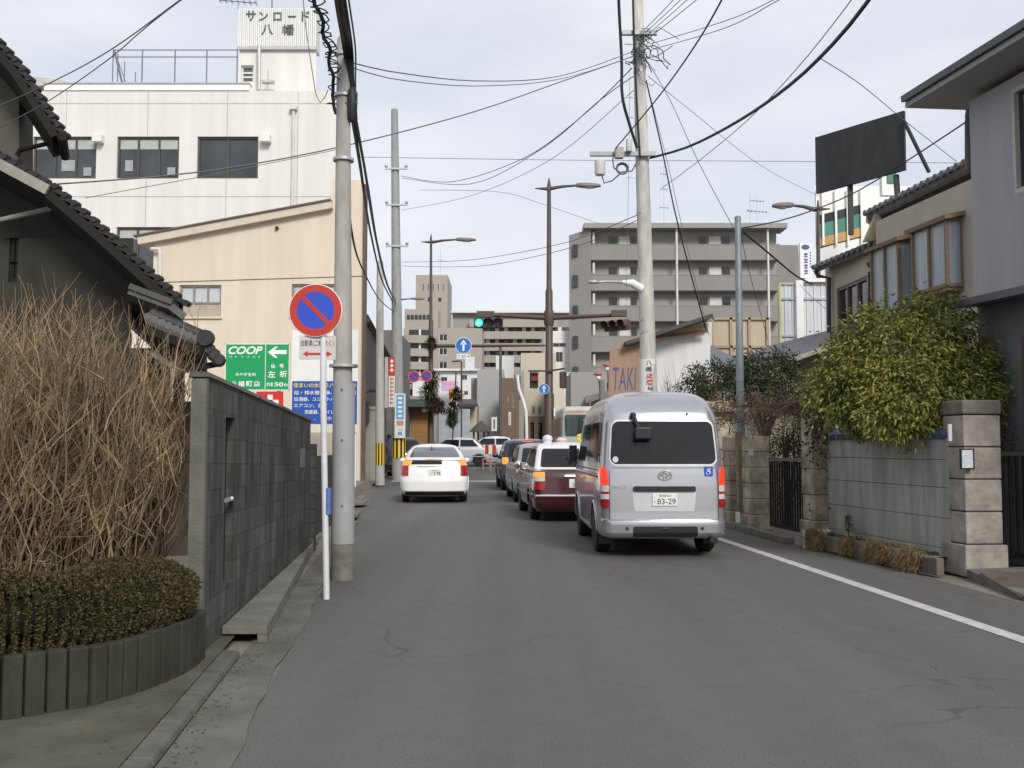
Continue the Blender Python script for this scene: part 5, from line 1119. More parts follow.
# beige house with bay windows
bw = M('beige_wall', (.42, .385, .315), .88, var=.10, scale=1.0, bump=.1); wood = M('bay_wood', (.23, .165, .11), .75, var=.25, scale=5, stretch=(1, 1, 6)); kawara = M('kawara', (.10, .10, .105), .5, var=.35, scale=5, bump=.2)
curt = M('curtain_glass', (.36, .42, .46), .18, var=.22, scale=2.2, stretch=(6, 6, .3), spec=.6)
bh = thing('beige_house', 'two part beige house with wooden bay windows and tiled roofs', 'house', (9, 22, 0))
bd_ = Vector((.135, -1, 0)).normalized(); bn = bd_.cross(UPZ)
q0 = Vector((X(880, 23.6), 23.6, 0)); Wb = 5.2; zt_ = P(880, 222, 23.6).z
g = G(); facade(g, q0, bd_, Wb, zt_, []); shell(g, q0, bd_, Wb, zt_, 6); g.build('wall', bw, bh)
def along_u(u, q, d):   # distance along a wall line where it crosses photo column u
    k = (u - 512) / FPX; return (k * q.y - q.x) / (d.x - k * d.y)
def bay(u0, u1, vt, vb):
    a, b = along_u(u0 + 2, q0, bd_), along_u(u1 - 9, q0, bd_); pm = q0 + bd_ * ((a + b) / 2); z1, z0 = P(512, vt, pm.y).z, P(512, vb, pm.y).z; o = q0 + bd_ * a; dp = .34; W_ = b - a
    f0, f1 = o + bn * dp, o + bd_ * W_ + bn * dp; g = G(); t = .07
    for p, s_ in ((f0, 0), (f1, 0), (o, 0), (o + bd_ * W_, 0), ((f0 + f1) / 2, 0)): g.bar(p + UPZ * z0, p + UPZ * z1, t, t)
    for z in (z0, z1):
        g.bar(f0 + UPZ * z, f1 + UPZ * z, t); g.bar(o + UPZ * z, f0 + UPZ * z, t); g.bar(f1 + UPZ * z, o + bd_ * W_ + UPZ * z, t)
    fr = g.build('bay_window', wood, bh)
    g = G(); k = UPZ * (z1 + .05); e = bd_ * .15; g.slab([f0 - e + bn * .12 + k, f1 + e + bn * .12 + k, o + bd_ * W_ + e + k + UPZ * .1, o - e + k + UPZ * .1], .09); g.build('bay_roof', wood, fr)
    g = G(); i_ = -bn * .02
    g.add([f0 + i_ + UPZ * z0, f1 + i_ + UPZ * z0, f1 + i_ + UPZ * z1, f0 + i_ + UPZ * z1], [(0, 1, 2, 3)]); s2 = bd_ * -.02; g.add([f1 + s2 + UPZ * z0, o + bd_ * W_ + s2 + UPZ * z0, o + bd_ * W_ + s2 + UPZ * z1, f1 + s2 + UPZ * z1], [(0, 1, 2, 3)]); g.build('pane', curt, fr)
    g = G(); k = UPZ * (z0 - .04); g.slab([f0 + k, f1 + k, o + bd_ * W_ + k, o + k], .08); g.build('bay_floor', wood, fr)
bay(887, 926, 246, 312); bay(930, 976, 226, 290)
def eave_roof(a, b, inward, th, nm, mat_, parent, rise=.9):
    g = G(); i_ = Vector(inward); g.slab([a, b, b + i_ + UPZ * rise, a + i_ + UPZ * rise], th); n = int((b - a).length / .28)
    for k in range(n + 1):
        p = a + (b - a) * (k / max(n, 1)); g.tube([p - i_ * .01 + UPZ * .03, p + i_ + UPZ * (rise + .03)], .06, 6); g.lathe(p - i_ * .012 + UPZ * .02, [(.075, -.02), (.075, .03)], i_, 8)
    return g.build(nm, mat_, parent, smooth=40)
ea, eb = P(866, 214, 24.6), P(978, 157, 19.6); eave_roof(ea, eb + (eb - ea) * .3, (2.6, .35, 0), .16, 'roof', kawara, bh)
g = G(); off = Vector((.5, .07, .09)); g.slab([ea + off * .1 - UPZ * .17, eb + (eb - ea) * .3 - UPZ * .17 + off * .1, eb + (eb - ea) * .3 + off * 2 - UPZ * .17, ea + off * 2 - UPZ * .17], .04); g.build('soffit', M('soffit_brown', (.10, .08, .065), .9, var=.2), bh)
g = G(); g.slab([P(866, 216, 24.6), P(880, 224, 24.5), P(880, 232, 24.5), P(866, 222, 24.6)], .05); g.build('verge_board', M('verge_tan', (.45, .37, .24), .8), bh)
# farther part of the house
q1 = Vector((X(828, 28.0), 28.0, 0)); q2 = Vector((X(881, 24.3), 24.3, 0)); d1 = (q2 - q1).normalized(); W1 = (q2 - q1).length; z1_ = P(855, 252, 26).z
a0, a1 = along_u(839, q1, d1), along_u(870, q1, d1); zc0, zc1 = P(512, 342, 26).z, P(512, 282, 26).z
g = G(); facade(g, q1, d1, W1, z1_, [(a0, a1, zc0, zc1)], .14); shell(g, q1, d1, W1, z1_, 5); g.build('wall', bw, bh)
window(bh, q1 + d1 * a0 + UPZ * zc0, d1, a1 - a0, zc1 - zc0, 2, M('frame_brown', (.16, .12, .09)), dark_win, .08, .09)
g = G(); k0, k1 = along_u(829, q1, d1), along_u(838, q1, d1); n1 = d1.cross(UPZ)
for i in range(22): z = P(512, 336, 27.5).z - i * .13; g.bar(q1 + d1 * k0 + n1 * .08 + UPZ * z, q1 + d1 * k1 + n1 * .08 + UPZ * z, .05, .09)
g.build('louvre', M('louvre_tan', (.34, .27, .20), .8, var=.15), bh)
ea2, eb2 = P(814, 268, 27.6), P(876, 243, 24.0); eave_roof(ea2, eb2, (2.0, .5, 0), .14, 'roof', kawara, bh, .8)
g = G(); g.slab([P(862, 243, 24.1), P(874, 215, 24.1), P(880, 217, 24.1), P(880, 240, 24.1)], .1); g.build('gable_board', M('verge_tan', (.45, .37, .24)), bh)
g = G(); g.tube([P(815, 270, 27.5), P(818, 276, 27.5), P(829, 278, 27.4), P(829, 400, 27.4)], .06, 8); g.build('drainpipe', M('pipe_dark', (.06, .05, .05), .6), bh)
g = G(); g.slab([P(866, 263, 24.2), P(880, 256, 23.9), P(882, 259, 24.4), P(868, 266, 24.7)], .05); g.build('window_hood', kawara, bh)
g = G(); p0 = q0 + bd_ * .25 + bn * .1
for v in (276, 300): g.bar(P(868, v, 24.0), P(878, v - 4, 23.7), .05)
for u in (869, 877): g.bar(P(u, 272, 23.8), P(u, 360, 23.8), .04)
g.build('balcony_rail', M('pipe_dark', (.06, .05, .05), .6), bh)

# lower outbuilding with grey tiled roof, stone wall behind
ob_ = thing('outbuilding', 'low outbuilding with a grey slate roof left of the beige house', 'outbuilding', (X(790, 25), 25, 0))
g = G(); g.hexa([(X(770, 25), 25, 0), (X(835, 25), 25, 0), (X(835, 25), 27.5, 0), (X(770, 25), 27.5, 0), (X(770, 25), 25, Z(362, 25)), (X(835, 25), 25, Z(346, 25)), (X(835, 25), 27.5, Z(346, 25)), (X(770, 25), 27.5, Z(362, 25))]); g.build('wall', M('tan_stucco', (.36, .33, .24), .9, var=.25, scale=2, bump=.2), ob_)
g = G(); g.slab([P(737, 362, 26.5), P(829, 348, 24.6), P(830, 332, 28), P(768, 346, 28)], .1); g.slab([P(788, 358, 24.6), P(831, 343, 24.0), P(830, 330, 28), P(768, 346, 28)], .1); g.build('roof', M('slate_grey', (.13, .135, .15), .6, var=.2, scale=3), ob_)
g = G(); g.bar(P(790, 361, 24.5), P(831, 346, 23.9), .06, .12); g.box(tuple(P(790, 361, 24.5)), (.14, .14, .2)); g.build('fascia', M('fascia_cream', (.5, .46, .38), .8), ob_)
g = G(); p = P(815, 400, 20); g.hexa([(X(802, 21), 21, 0), (X(838, 21), 21, 0), (X(838, 21), 21.4, 0), (X(802, 21), 21.4, 0), (X(802, 21), 21, Z(398, 21)), (X(838, 21), 21, Z(368, 21)), (X(838, 21), 21.4, Z(368, 21)), (X(802, 21), 21.4, Z(398, 21))]); g.build('garden_wall', M('tan_wall', (.40, .36, .26), .9, var=.3, scale=3, bump=.3), label='tan garden wall glimpsed left of the yellow green tree', cat='wall')
g = G(); g.slab([P(711, 345, 27), P(742, 362, 26), P(742, 372, 25.2), P(711, 369, 25.2)], .08); g.build('shed_roof', M('shed_slate', (.14, .15, .17), .6, var=.2, scale=4), label='small blue grey shed roof above the left dark evergreen', cat='shed roof')
g = G(); g.box((X(715, 22.4), 22.4, 1.1), (.75, .4, 2.2)); g.box((X(713, 22.4), 22.35, 2.32), (.95, .5, .24)); g.build('gatepost', oldst, label='short broad stone post with slab cap behind the silver van roof', cat='post', bevel=.02)
# thin steel pole
D = 18.5; sp = thing('steel_pole', 'thin straight galvanised steel pole beside the stone pillars', 'pole', (X(740, D), D, 0)); g = G(); g.lathe((X(740.5, D), D, 0), [(.075, 0), (.07, 3), (.056, Z(222, D)), (.058, Z(222, D)), (.062, Z(217, D)), (.04, Z(216, D))], n=16); g.build('shaft', M('pole_blue_grey', (.26, .30, .32), .5, metal=.4, var=.15, scale=4), sp, smooth=40)

# boards on the right
D = 38.0
tk = thing('shop_gable', 'brown sheet gable wall with faded blue lettering behind the silver van', 'building', (X(625, D), D, 0))
brn = M('brown_sheet', (.34, .225, .155), .75, var=.12, scale=.7, stretch=(8, 8, .4))
g = G(); pts = [P(607, 430, D), P(645, 430, D), P(645, 334, D), P(638, 335, D), P(610, 350, D)]; g.poly([(p.x, D, p.z) for p in pts], .2, (0, -1, 0)); g.build('wall', brn, tk)
a = P(612, 391, D); b = P(637, 366, D); bd = Board((a.x, D - .0, a.z), (1, 0, 0), b.x - a.x, b.z - a.z); g = G(); bd.text(g, 'TAKI', .03, .05, .94, .9, shear=.12, lift=.008); g.build('faded_lettering', M('faded_blue', (.10, .115, .24), .8, var=.3, scale=3), tk)
a = P(617, 358, D); b = P(640, 344, D); bd = Board((a.x, D, a.z), (1, 0, .0), b.x - a.x, b.z - a.z); g = G(); bd.text(g, 'アパート', .0, .1, 1, .6, lift=.008); g.build('faint_lettering', M('fainter_blue', (.22, .18, .20), .8, var=.2), tk)
sh = thing('white_gable', 'white gable wall with a tan roof edge beside the main power pole', 'building', (X(680, D), D + .5, 0)); D2 = 38.6
g = G(); pts = [P(646, 430, D2), P(712, 430, D2), P(712, 322, D2), P(700, 321, D2), P(652, 336, D2), P(646, 338, D2)]; g.poly([(p.x, D2, p.z) for p in pts], 4, (0, -1, 0)); g.build('wall', M('white_sheet', (.66, .66, .66), .75, var=.1, scale=.7, stretch=(6, 6, .3)), sh)
g = G(); g.bar(P(624, 345, D2 - .5), P(710, 317, D2 - .5), 1.2, .14); g.build('roof', M('dark_roof_sheet', (.06, .06, .065), .6), sh); g = G(); g.slab([P(655, 336, D2 - .3), P(708, 329, D2 - .3), P(709, 323, D2 - .3), P(658, 333, D2 - .3)], .1); g.build('tan_edge', M('tan_edge', (.42, .33, .22), .8), sh); g = G(); g.bar(P(655, 337, D2 - .45), P(708, 331, D2 - .45), .05, .12); g.build('rust_edge', M('rust_edge', (.22, .09, .05), .8), sh)
D = 40.0
bb = thing('billboard_back', 'tan framed back of a billboard in front of the grey apartments', 'billboard', (X(742, D), D, 0)); tan = M('tan_sheet', (.48, .40, .29), .8, var=.1, scale=1, stretch=(8, 8, .4)); tanf = M('tan_frame', (.36, .29, .20), .8, var=.1)
a, b = P(712, 356, D), P(769, 318, D); g = G(); g.box(((a.x + b.x) / 2, D, (a.z + b.z) / 2), (b.x - a.x, .1, b.z - a.z)); g.build('panel', tan, bb); g = G()
for u in (713, 731.5, 750, 768): g.bar((X(u, D), D - .1, a.z), (X(u, D), D - .1, b.z), .1)
for v in (319, 347): g.bar((a.x, D - .1, Z(v, D)), (b.x, D - .1, Z(v, D)), .1, .09)
for u in (714, 767): g.bar((X(u, D), D + .15, 0), (X(u, D), D + .15, a.z), .14)
g.build('frame', tanf, bb)
D = 32.0
wbd = thing('white_billboard', 'white ribbed billboard back with a yellow edge and centre post', 'billboard', (X(804, D), D, 0)); a, b = P(781, 346, D), P(831, 283, D); g = G(); n = 14
for i in range(n): x0_, x1_ = a.x + (b.x - a.x) * i / n, a.x + (b.x - a.x) * (i + 1) / n; g.box(((x0_ + x1_) / 2, D, (a.z + b.z) / 2), (x1_ - x0_ - .012, .08 + (.03 if i % 2 else 0), b.z - a.z))
g.build('panel', M('panel_white', (.60, .62, .66), .6, var=.06), wbd); g = G(); g.bar((X(800, D), D - .12, 0), (X(800, D), D - .12, b.z + .05), .22); g.build('post', white_paint, wbd); g = G(); g.bar((X(828, D), D + .2, 0), (X(828, D), D + .2, a.z), .15); g.build('post', white_paint, wbd)
g = G()
for v in (284, 299, 336): g.bar((a.x, D - .07, Z(v, D)), (b.x, D - .07, Z(v, D)), .06, .07)
g.build('rails', M('rail_grey', (.42, .44, .47), .6), wbd); g = G(); g.bar((a.x - .03, D, a.z), (a.x - .03, D, b.z), .06, .2); g.build('yellow_edge', M('edge_yellow', (.55, .55, .25), .6), wbd)
g = G(); g.box((X(819, D), D - .02, Z(281, D)), (X(832, D) - X(806, D), .35, .12)); g.build('light_box', white_paint, wbd)
cs = thing('clinic_sign', 'white vertical sign with a blue oval above the white billboard', 'sign', (X(806, 33), 33, Z(278, 33))); a, b = P(800.5, 278, 33), P(812, 243, 33); bd = Board((a.x, 33, a.z), (1, 0, 0), b.x - a.x, b.z - a.z); g = G(); bd.panel(g, .15); g.build('panel', white_paint, cs)
g = G(); bd.shape(g, [(.45 + .34 * math.cos(t), .88 + .075 * math.sin(t)) for t in [2 * math.pi * i / 24 for i in range(24)]])
for i in range(4): bd.rect(g, .30, .66 - i * .16, .34, .04, .005); bd.rect(g, .42, .60 - i * .16, .1, .12, .006); bd.rect(g, .30, .59 - i * .16, .34, .03, .0045)
for i in range(6): bd.rect(g, .78, .70 - i * .08, .12, .045, .005)
g.build('blue_print', M('print_blue', (.06, .10, .30), .6), cs)
g = G(); g.bar((X(806, 33), 33.1, 0), (X(806, 33), 33.1, a.z), .12); g.build('post', galv, cs)
# black billboard above the roofs
D0, D1 = 27.5, 26.0; q = [P(816, 193.5, D0), P(905, 169.5, D1), P(904, 110.5, D1), P(815, 137.5, D0)]; bl = thing('black_billboard', 'blank black billboard on a post above the beige house roof', 'billboard', (X(862, 26.8), 26.8, 4)); nrm = (q[1] - q[0]).cross(q[3] - q[0]).normalized()
g = G(); g.poly(q, .12, nrm); g.build('panel', M('black_board', (.032, .033, .037), .55, var=.3, scale=1.6, col2=(.012, .012, .015), stretch=(1.5, 1.5, .5)), bl)
g = G(); g.bar(P(903.5, 120, 25.95), P(929, 172, 25.2), .07); g.bar(P(896, 175, 26.3), P(899, 215, 26.3), .12); g.bar(P(850, 180, 27.1), P(851, 235, 27.1), .12); g.build('brace', black_paint, bl)
# white block with green and orange bands
D = 60.0; gb = simple_block('striped_building', 'white building with green and orange window bands behind the houses', 'building', 819, 1010, 186, D, white_paint, 12, [], sl=4.2)
for (v0, v1, m_, nm) in ((208, 241, dark_win, 'glass_band'), (217, 233, M('band_green', (.05, .20, .155), .5, var=.15, scale=.5), 'green_band'), (231, 240, M('band_orange', (.50, .29, .10), .5, var=.1), 'orange_band')):
    g = G(); k = {'glass_band': .02, 'green_band': .05, 'orange_band': .08}[nm]; a, b = X(820, D), X(866, D); zA0, zA1 = Z(v0 + 8, D), Z(v1 + 8, D); rise = (b - a) * .26
    g.add([(a, D - k, zA1), (b, D - k, zA1 + rise), (b, D - k, zA0 + rise), (a, D - k, zA0)], [(0, 1, 2, 3)]); g.build(nm, m_, gb)
g = G()
for u in (820, 826, 839, 851, 865): g.bar((X(u, D), D - .15, Z(246, D)), (X(u, D), D - .15, Z(200, D) + .6), .12)
g.build('mullions', white_paint, gb)
g = G(); a, b = P(881, 196, 55), P(896, 171, 55); g.box(((a.x + b.x) / 2, 55, (a.z + b.z) / 2), (b.x - a.x, .4, b.z - a.z)); hs_ = g.build('rooftop_sign', white_paint, label='small white and green rooftop sign peeping over the beige house', cat='sign')
g = G(); g.box(((a.x + b.x) / 2 + .1, 54.75, (a.z + b.z) / 2 + .3), ((b.x - a.x) * .6, .04, (b.z - a.z) * .5)); g.build('green_panel', MATS['band_green'], hs_)
# ------------------------------------------------------------------ buildings beyond the junction
frm = M('alu_frame', (.25, .25, .24), .5, metal=.3)
cw_ = M('white_curtain', (.58, .58, .56), .6, var=.15, scale=3)
# grey apartment block
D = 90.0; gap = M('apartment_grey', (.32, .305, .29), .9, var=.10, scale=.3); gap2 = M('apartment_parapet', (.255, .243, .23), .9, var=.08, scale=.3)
ap = thing('apartment_block', 'large grey apartment block with long balconies on every storey', 'apartment block', (X(678, D), D, gz(D)))
x0, x1 = X(591, D), X(782, D); zt = Z(229, D)
g = G(); g.hexa([(x0, D + .95, 0), (x1, D + .95, 0), (x1 + 1, D + 10, 0), (x0, D + 10, 0), (x0, D + .95, zt), (x1, D + .95, zt), (x1 + 1, D + 10, zt), (x0, D + 10, zt)]); g.build('wall', gap, ap)
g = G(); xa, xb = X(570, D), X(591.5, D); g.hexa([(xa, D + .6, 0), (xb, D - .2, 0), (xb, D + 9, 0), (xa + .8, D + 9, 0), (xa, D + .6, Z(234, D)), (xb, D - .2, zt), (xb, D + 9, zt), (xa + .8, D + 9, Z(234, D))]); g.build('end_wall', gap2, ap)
g = G(); g.box(((x0 + x1) / 2, D + .6, Z(227, D)), (x1 - x0 + 1.2, 2.6, .45)); g.box(((x0 + x1) / 2 - 1, D + 3.5, zt + .4), (x1 - x0 - 1, 5, .25)); g.build('roof_slab', M('apartment_roof', (.30, .29, .27), .9, var=.08), ap)
pitch = 30.6
for k in range(6):
    v0, v1 = 245 + pitch * k, 260 + pitch * k; g = G(); g.box(((x0 + x1) / 2 - .1, D + .0, (Z(v0, D) + Z(v1, D)) / 2), (x1 - x0 + (.2 if k else .2), .22, Z(v0, D) - Z(v1, D))); ob1 = g.build('balcony', gap2, ap)
    g = G(); g.box(((x0 + x1) / 2 - .1, D + .46, Z(v1, D) + .02), (x1 - x0, .96, .16)); g.box(((x0 + x1) / 2 - .1, D + .0, Z(v0, D) + .03), (x1 - x0 + .2, .28, .06)); g.build('balcony_slab', M('apartment_slab', (.27, .26, .245), .9, var=.08), ob1)
    if k < 5:
        for (ua, ub, m_, nm) in ((611, 619, dark_win, 'window'), (621, 632, cw_, 'curtained_window'), (633.5, 639, dark_win, 'window'), (703, 711, dark_win, 'window'), (713, 725, cw_, 'curtained_window'), (726.5, 734, dark_win, 'window')):
            a, b = X(ua, D), X(ub, D); zz1, zz0 = Z(v0 - 10.5, D), Z(v1 - 2, D) ; g = G(); g.box(((a + b) / 2, D + .92, (zz0 + zz1) / 2), (b - a, .12, zz1 - zz0)); g.build(nm, m_, ap)
        g = G(); g.box((X(587, D), D - .18, (Z(v0 + 2, D) + Z(v1 + 4, D)) / 2), (.0 + .35, .06, 1.3)); 
for u in (678, 770): 
    g = G(); g.tube([(X(u, D), D - .2, zt), (X(u, D), D - .2, 1)], .11, 6); g.build('downpipe', dirty_white, ap)
for k in range(5):
    g = G(); g.box((X(585 - 3, D), D + .2, (Z(240 + pitch * k, D) + Z(256 + pitch * k, D)) / 2), (.05, .5, 1)); g = G(); zc = Z(250 + 30.6 * k, D); g.box((X(576, D), D + .3, zc), (.45, .25, 1.1)); g.build('slit_window', dark_win, ap)
    g = G(); g.tube([(X(594.5, D), D + .2, Z(243 + pitch * k, D)), (X(594.5, D), D + .2, Z(232 + pitch * k, D))], .13, 6); g.build('balcony_pipe', dirty_white, ap)
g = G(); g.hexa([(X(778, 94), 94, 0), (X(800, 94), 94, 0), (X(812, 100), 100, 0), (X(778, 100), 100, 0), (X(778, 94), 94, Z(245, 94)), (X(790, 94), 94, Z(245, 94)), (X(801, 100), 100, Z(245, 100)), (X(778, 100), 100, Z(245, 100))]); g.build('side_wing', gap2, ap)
antenna('roof_antenna', 'tall lattice aerial on the grey apartment roof beside the main pole', P(664, 226, 92), P(664, 165, 92), [(.3, .35, 3), (.6, .3, 3), (.85, .3, 3)])
antenna('roof_antenna', 'branched television aerial on the right end of the apartment roof', P(757, 225, 92), P(757, 195, 92), [(.45, .9, 6), (.8, .6, 5)])
antenna('roof_antenna', 'plain thin aerial beside the branched one on the apartment roof', P(750, 225, 92), P(750, 190, 92), [(.4, .2, 3)])

pale = M('far_beige', (.36, .33, .29), .9, var=.08, scale=.2); pale2 = M('far_grey', (.31, .30, .285), .9, var=.08, scale=.2); whf = M('far_white', (.68, .68, .67), .85, var=.06, scale=.3); crf = M('far_cream', (.50, .46, .37), .9, var=.12, scale=.4); brf = M('far_brown', (.17, .115, .085), .85, var=.15, scale=.5); grf = M('far_concrete', (.36, .36, .36), .9, var=.12, scale=.25, stretch=(1, 1, .3))
D = 140.0
tw_ = simple_block('tower', 'narrow beige tower with five slit windows rising above the far flats', 'tower', 415, 447, 275, D, pale, 10, [(422 + i * 5, 284, 423.2 + i * 5, 291) for i in range(5)] + [(427, 297, 431, 302), (437.5, 297.5, 441, 302)], mull=0)
antenna('roof_antenna', 'very thin aerial on the beige tower', P(440.5, 275, D + 3), P(440.5, 250, D + 3), [(.6, .3, 2)])
D = 132.0
fl = simple_block('flats', 'long pale block of flats with several balcony rows behind the traffic lights', 'apartment block', 452, 572, 313, D, pale2, 9, [])
for k in range(5):
    v = 321 + k * 11.8; g = G(); g.box(((X(484, D) + X(572, D)) / 2 - (1.9 if k == 0 else 0), D - .9, Z(v + 3.2, D)), (X(572, D) - X(484, D), .3, 1.0)); bo = g.build('balcony', pale, fl); g = G(); g.box(((X(484, D) + X(572, D)) / 2, D - .05, Z(v + 9, D)), (X(572, D) - X(485, D), .12, .75)); g.build('shade_strip', M('shade_grey', (.10, .10, .10), .9), bo)  # dark strip on the flat wall paints the shade behind each balcony
    for i in range(9):
        g = G(); u = 488 + i * 9; g.box((X(u, D), D - .14, Z(v + 9, D)), (.5, .1, .75)); g.build('window', whf if (i * 7 + k) % 3 else dark_win, fl)
g = G(); g.box(((X(452, D) + X(572, D)) / 2, D + .0, Z(312.5, D)), (X(572, D) - X(450, D), 2.0, .3)); g.build('roof_slab', whf, fl)
D = 118.0
fb_ = simple_block('flats', 'beige flats with white framed windows in the end wall left of the arrow sign', 'apartment block', 403, 482, 328, D, pale, 9, [(439, 334, 447, 341), (439, 348, 447, 355), (439, 361.5, 447, 368.5)], fm=whf)
g = G(); g.box(((X(403, D) + X(437, D)) / 2, D + 3, Z(318, D)), (X(437, D) - X(403, D), 4, 2.4)); g.build('roof_storey', pale, fb_)
for i in range(6):
    g = G(); g.box((X(407 + i * 4, D), D + .95, Z(316, D)), (.34, .12, .5)); g.build('window', dark_win, fb_)
for k in range(6):
    v = 337 + k * 13.2; g = G(); c = (X(418, D), D - .4, Z(v + 3, D)); n = 14
    pts = [(c[0] + 1.75 * math.cos(t) * 1.05 - .2, D + .2 - 1.5 * math.sin(t)) for t in [math.pi * i / n for i in range(n + 1)]]
    g.add([(x, y, c[2] - .45) for x, y in pts] + [(x, y, c[2] + .45) for x, y in pts], [(i, i + 1, n + 2 + i, n + 1 + i) for i in range(n)] + [tuple(range(n + 1, 2 * n + 2)), tuple(reversed(range(n + 1)))]); bo = g.build('balcony', pale, fb_, smooth=40)
    g = G(); g.box((X(419, D), D - .08, Z(v - 3.5, D)), (2.4, .14, .85)); g.build('window', dark_win, fb_); g = G(); g.box((X(420, D), D - .6, Z(v - 3.4, D)), (.22, .3, .8)); g.build('balcony_post', whf, bo)
D = 100.0
ws = simple_block('shop_building', 'low white flat roofed building under the blue arrow sign', 'building', 432, 478, 371, D, whf, 8, [(441, 377, 447, 382), (461, 375, 467, 380), (464, 391, 468, 395)], fm=M('grey_alu', (.26, .25, .23)))
g = G(); g.box((X(455, D), D - .2, Z(370, D)), (X(480, D) - X(431, D), .6, .2)); g.build('roof_edge', whf, ws)
g = G(); g.box((X(470, D + 4), D + 4, Z(364, D + 4)), (.95, 1, 1.4)); g.build('roof_tank', M('tank_pale', (.55, .60, .62), .5), ws)
def plain_sign(label, u0, v0, u1, v1, D, mat_, mark=None, marks=(), name='sign'):
    a, b = P(u0, v1, D), P(u1, v0, D); r = thing(name, label, 'sign', ((a.x + b.x) / 2, D, a.z)); bd = Board((a.x, D, a.z), (1, 0, 0), b.x - a.x, b.z - a.z); g = G(); bd.panel(g, .12); g.build('panel', mat_, r)
    if marks:
        g = G()
        for q in marks: bd.rect(g, *q)
        g.build('print_marks', mark, r)
    return r
plain_sign('pale purple and pink shop banner on the low white building', 441, 381, 458, 391, 98, M('lilac', (.55, .42, .62), .6, var=.2, scale=1), M('pink_print', (.75, .25, .40), .6), [(.15 + .13 * i, .55, .1, .3) for i in range(6)])
plain_sign('yellow shop sign with a dark red edge between the hanging plants', 449, 389, 454, 400.5, 80, M('sign_yellow', (.80, .62, .03)), sred, [(0, 0, .25, 1), (.5, .2, .25, .15), (.45, .5, .3, .12), (.5, .7, .2, .15)])
gbk = simple_block('concrete_block', 'tall windowless light grey concrete block in the middle distance', 'building', 477, 504, 369.5, 84, grf, 8, [])
ucb = simple_block('concrete_block', 'narrow pale lower block leaning against the windowless grey one', 'building', 471, 479, 378, 86, pale2, 6, [])
whb = simple_block('roof_box', 'small white box building on top behind the windowless grey block', 'building', 496, 514, 356, 104, whf, 5, [])
simple_block('shop_building', 'brown shop building right of the windowless grey block', 'building', 502, 519, 378, 74, brf, 8, [(507, 396, 509, 402), (512, 392, 515, 408)])
simple_block('shop_building', 'pale building with dark upper windows left of the big lamp post', 'building', 515, 524, 371, 78, pale2, 6, [(517, 376, 521, 384), (517, 392, 521, 400)])
simple_block('shop_building', 'cream two tone building directly behind the big lamp post', 'building', 521, 556, 353, 82, crf, 8, [(532, 406, 535, 414), (538, 406, 541, 414), (545, 402, 550, 414)])
simple_block('shop_building', 'white upper building to the right of the big lamp post', 'building', 545, 571, 331, 92, whf, 8, [(553, 343, 566, 347), (556, 352, 563, 362)])
cbx = simple_block('shop_building', 'cream narrow shop front next to the cream bus', 'building', 553, 572, 372, 76, M('pale_cream', (.58, .55, .46), .9, var=.1), 6, [])
g = G(); g.box((X(536, 81), 80.2, Z(420, 81)), (X(560, 81) - X(512, 81), 2.0, .5)); g.build('awning', M('awning_dark', (.10, .09, .08), .8), cbx)
for i in range(5):
    g = G(); g.box((X(520 + i * 8, 80), 79.3, Z(432, 80)), (.35, .3, 2)); g.build('shop_post', brf, cbx)
    g = G(); g.box((X(524 + i * 8, 80), 81.7, Z(432, 80)), (.5, .12, 1.7)); g.build('window', dark_win, cbx)
simple_block('shop_building', 'grey shop with a sloping canopy just above the bus', 'building', 571, 607, 372, 62, M('apartment_grey', (.32, .305, .29)), 6, [(597, 402, 603, 412)])
g = G(); g.slab([P(585, 400, 60), P(608, 393, 60), P(608, 390, 62), P(585, 397, 62)], .2); g.tube([P(590, 400, 60), P(590, 430, 60)], .06, 6); g.tube([P(602, 380, 60), P(602, 430, 60)], .16, 8); g.build('canopy', M('canopy_grey', (.20, .19, .18), .8), label='sloping grey canopy on posts beside the silver van roof', cat='canopy')
plain_sign('white sign with blue squares beside the right pedestrian signal', 564, 373, 571, 395, 70, whf, M('print_blue', (.06, .10, .30)), [(.25, .7, .5, .18), (.25, .42, .5, .18), (.25, .12, .5, .18)])
plain_sign('small white upright sign in front of the windowless grey block', 491.5, 417, 497, 431, 66, whf, M('ink_grey', (.12, .12, .14), .6), [(.35, .15, .3, .7)])
plain_sign('thin white upright sign on the brown shop', 508.5, 412, 511, 425, 68, whf, M('ink_grey', (.12, .12, .14)), [(.3, .1 + .16 * i, .4, .08) for i in range(5)])
# brown shutter shop with green canopy, blue grey hoarding, kiosk
D = 66.0
bs = simple_block('garage_shop', 'shop with a brown shutter under a dark canopy left of the hanging plants', 'shop', 388, 437, 396, D, pale2, 6, [])
g = G(); g.box((X(412, D), D - .7, Z(404, D)), (X(436, D) - X(386, D), 1.5, .5)); g.build('canopy', M('canopy_green', (.07, .085, .075), .8, var=.2), bs)
g = G()
for i in range(9): g.box((X(421.5, D), D - .05 - .02 * (i % 2), Z(409 + i * 4.2, D)), (X(432, D) - X(412, D), .08, .27))
g.build('shutter', M('shutter_brown', (.30, .155, .055), .7, var=.15, scale=1), bs)
g = G(); g.box((X(401, D), D - .04, Z(424, D)), (X(410, D) - X(392, D), .06, 2)); g.build('window', dark_win, bs); g = G(); g.box((X(405, D), D - .12, Z(412, D)), (.5, .06, .4)); g.build('green_sign', MATS['band_green'], bs)
for u in (424, 429): 
    g = G(); g.ball(P(u, 410, D - .8), .16, 8); g.build('shop_lamp', whf, bs)
ug = simple_block('shop_building', 'grey upper storey with white end panel above the brown shutter', 'building', 400, 433, 384, 72, pale, 5, [(405, 389, 414, 396)], fm=frm)
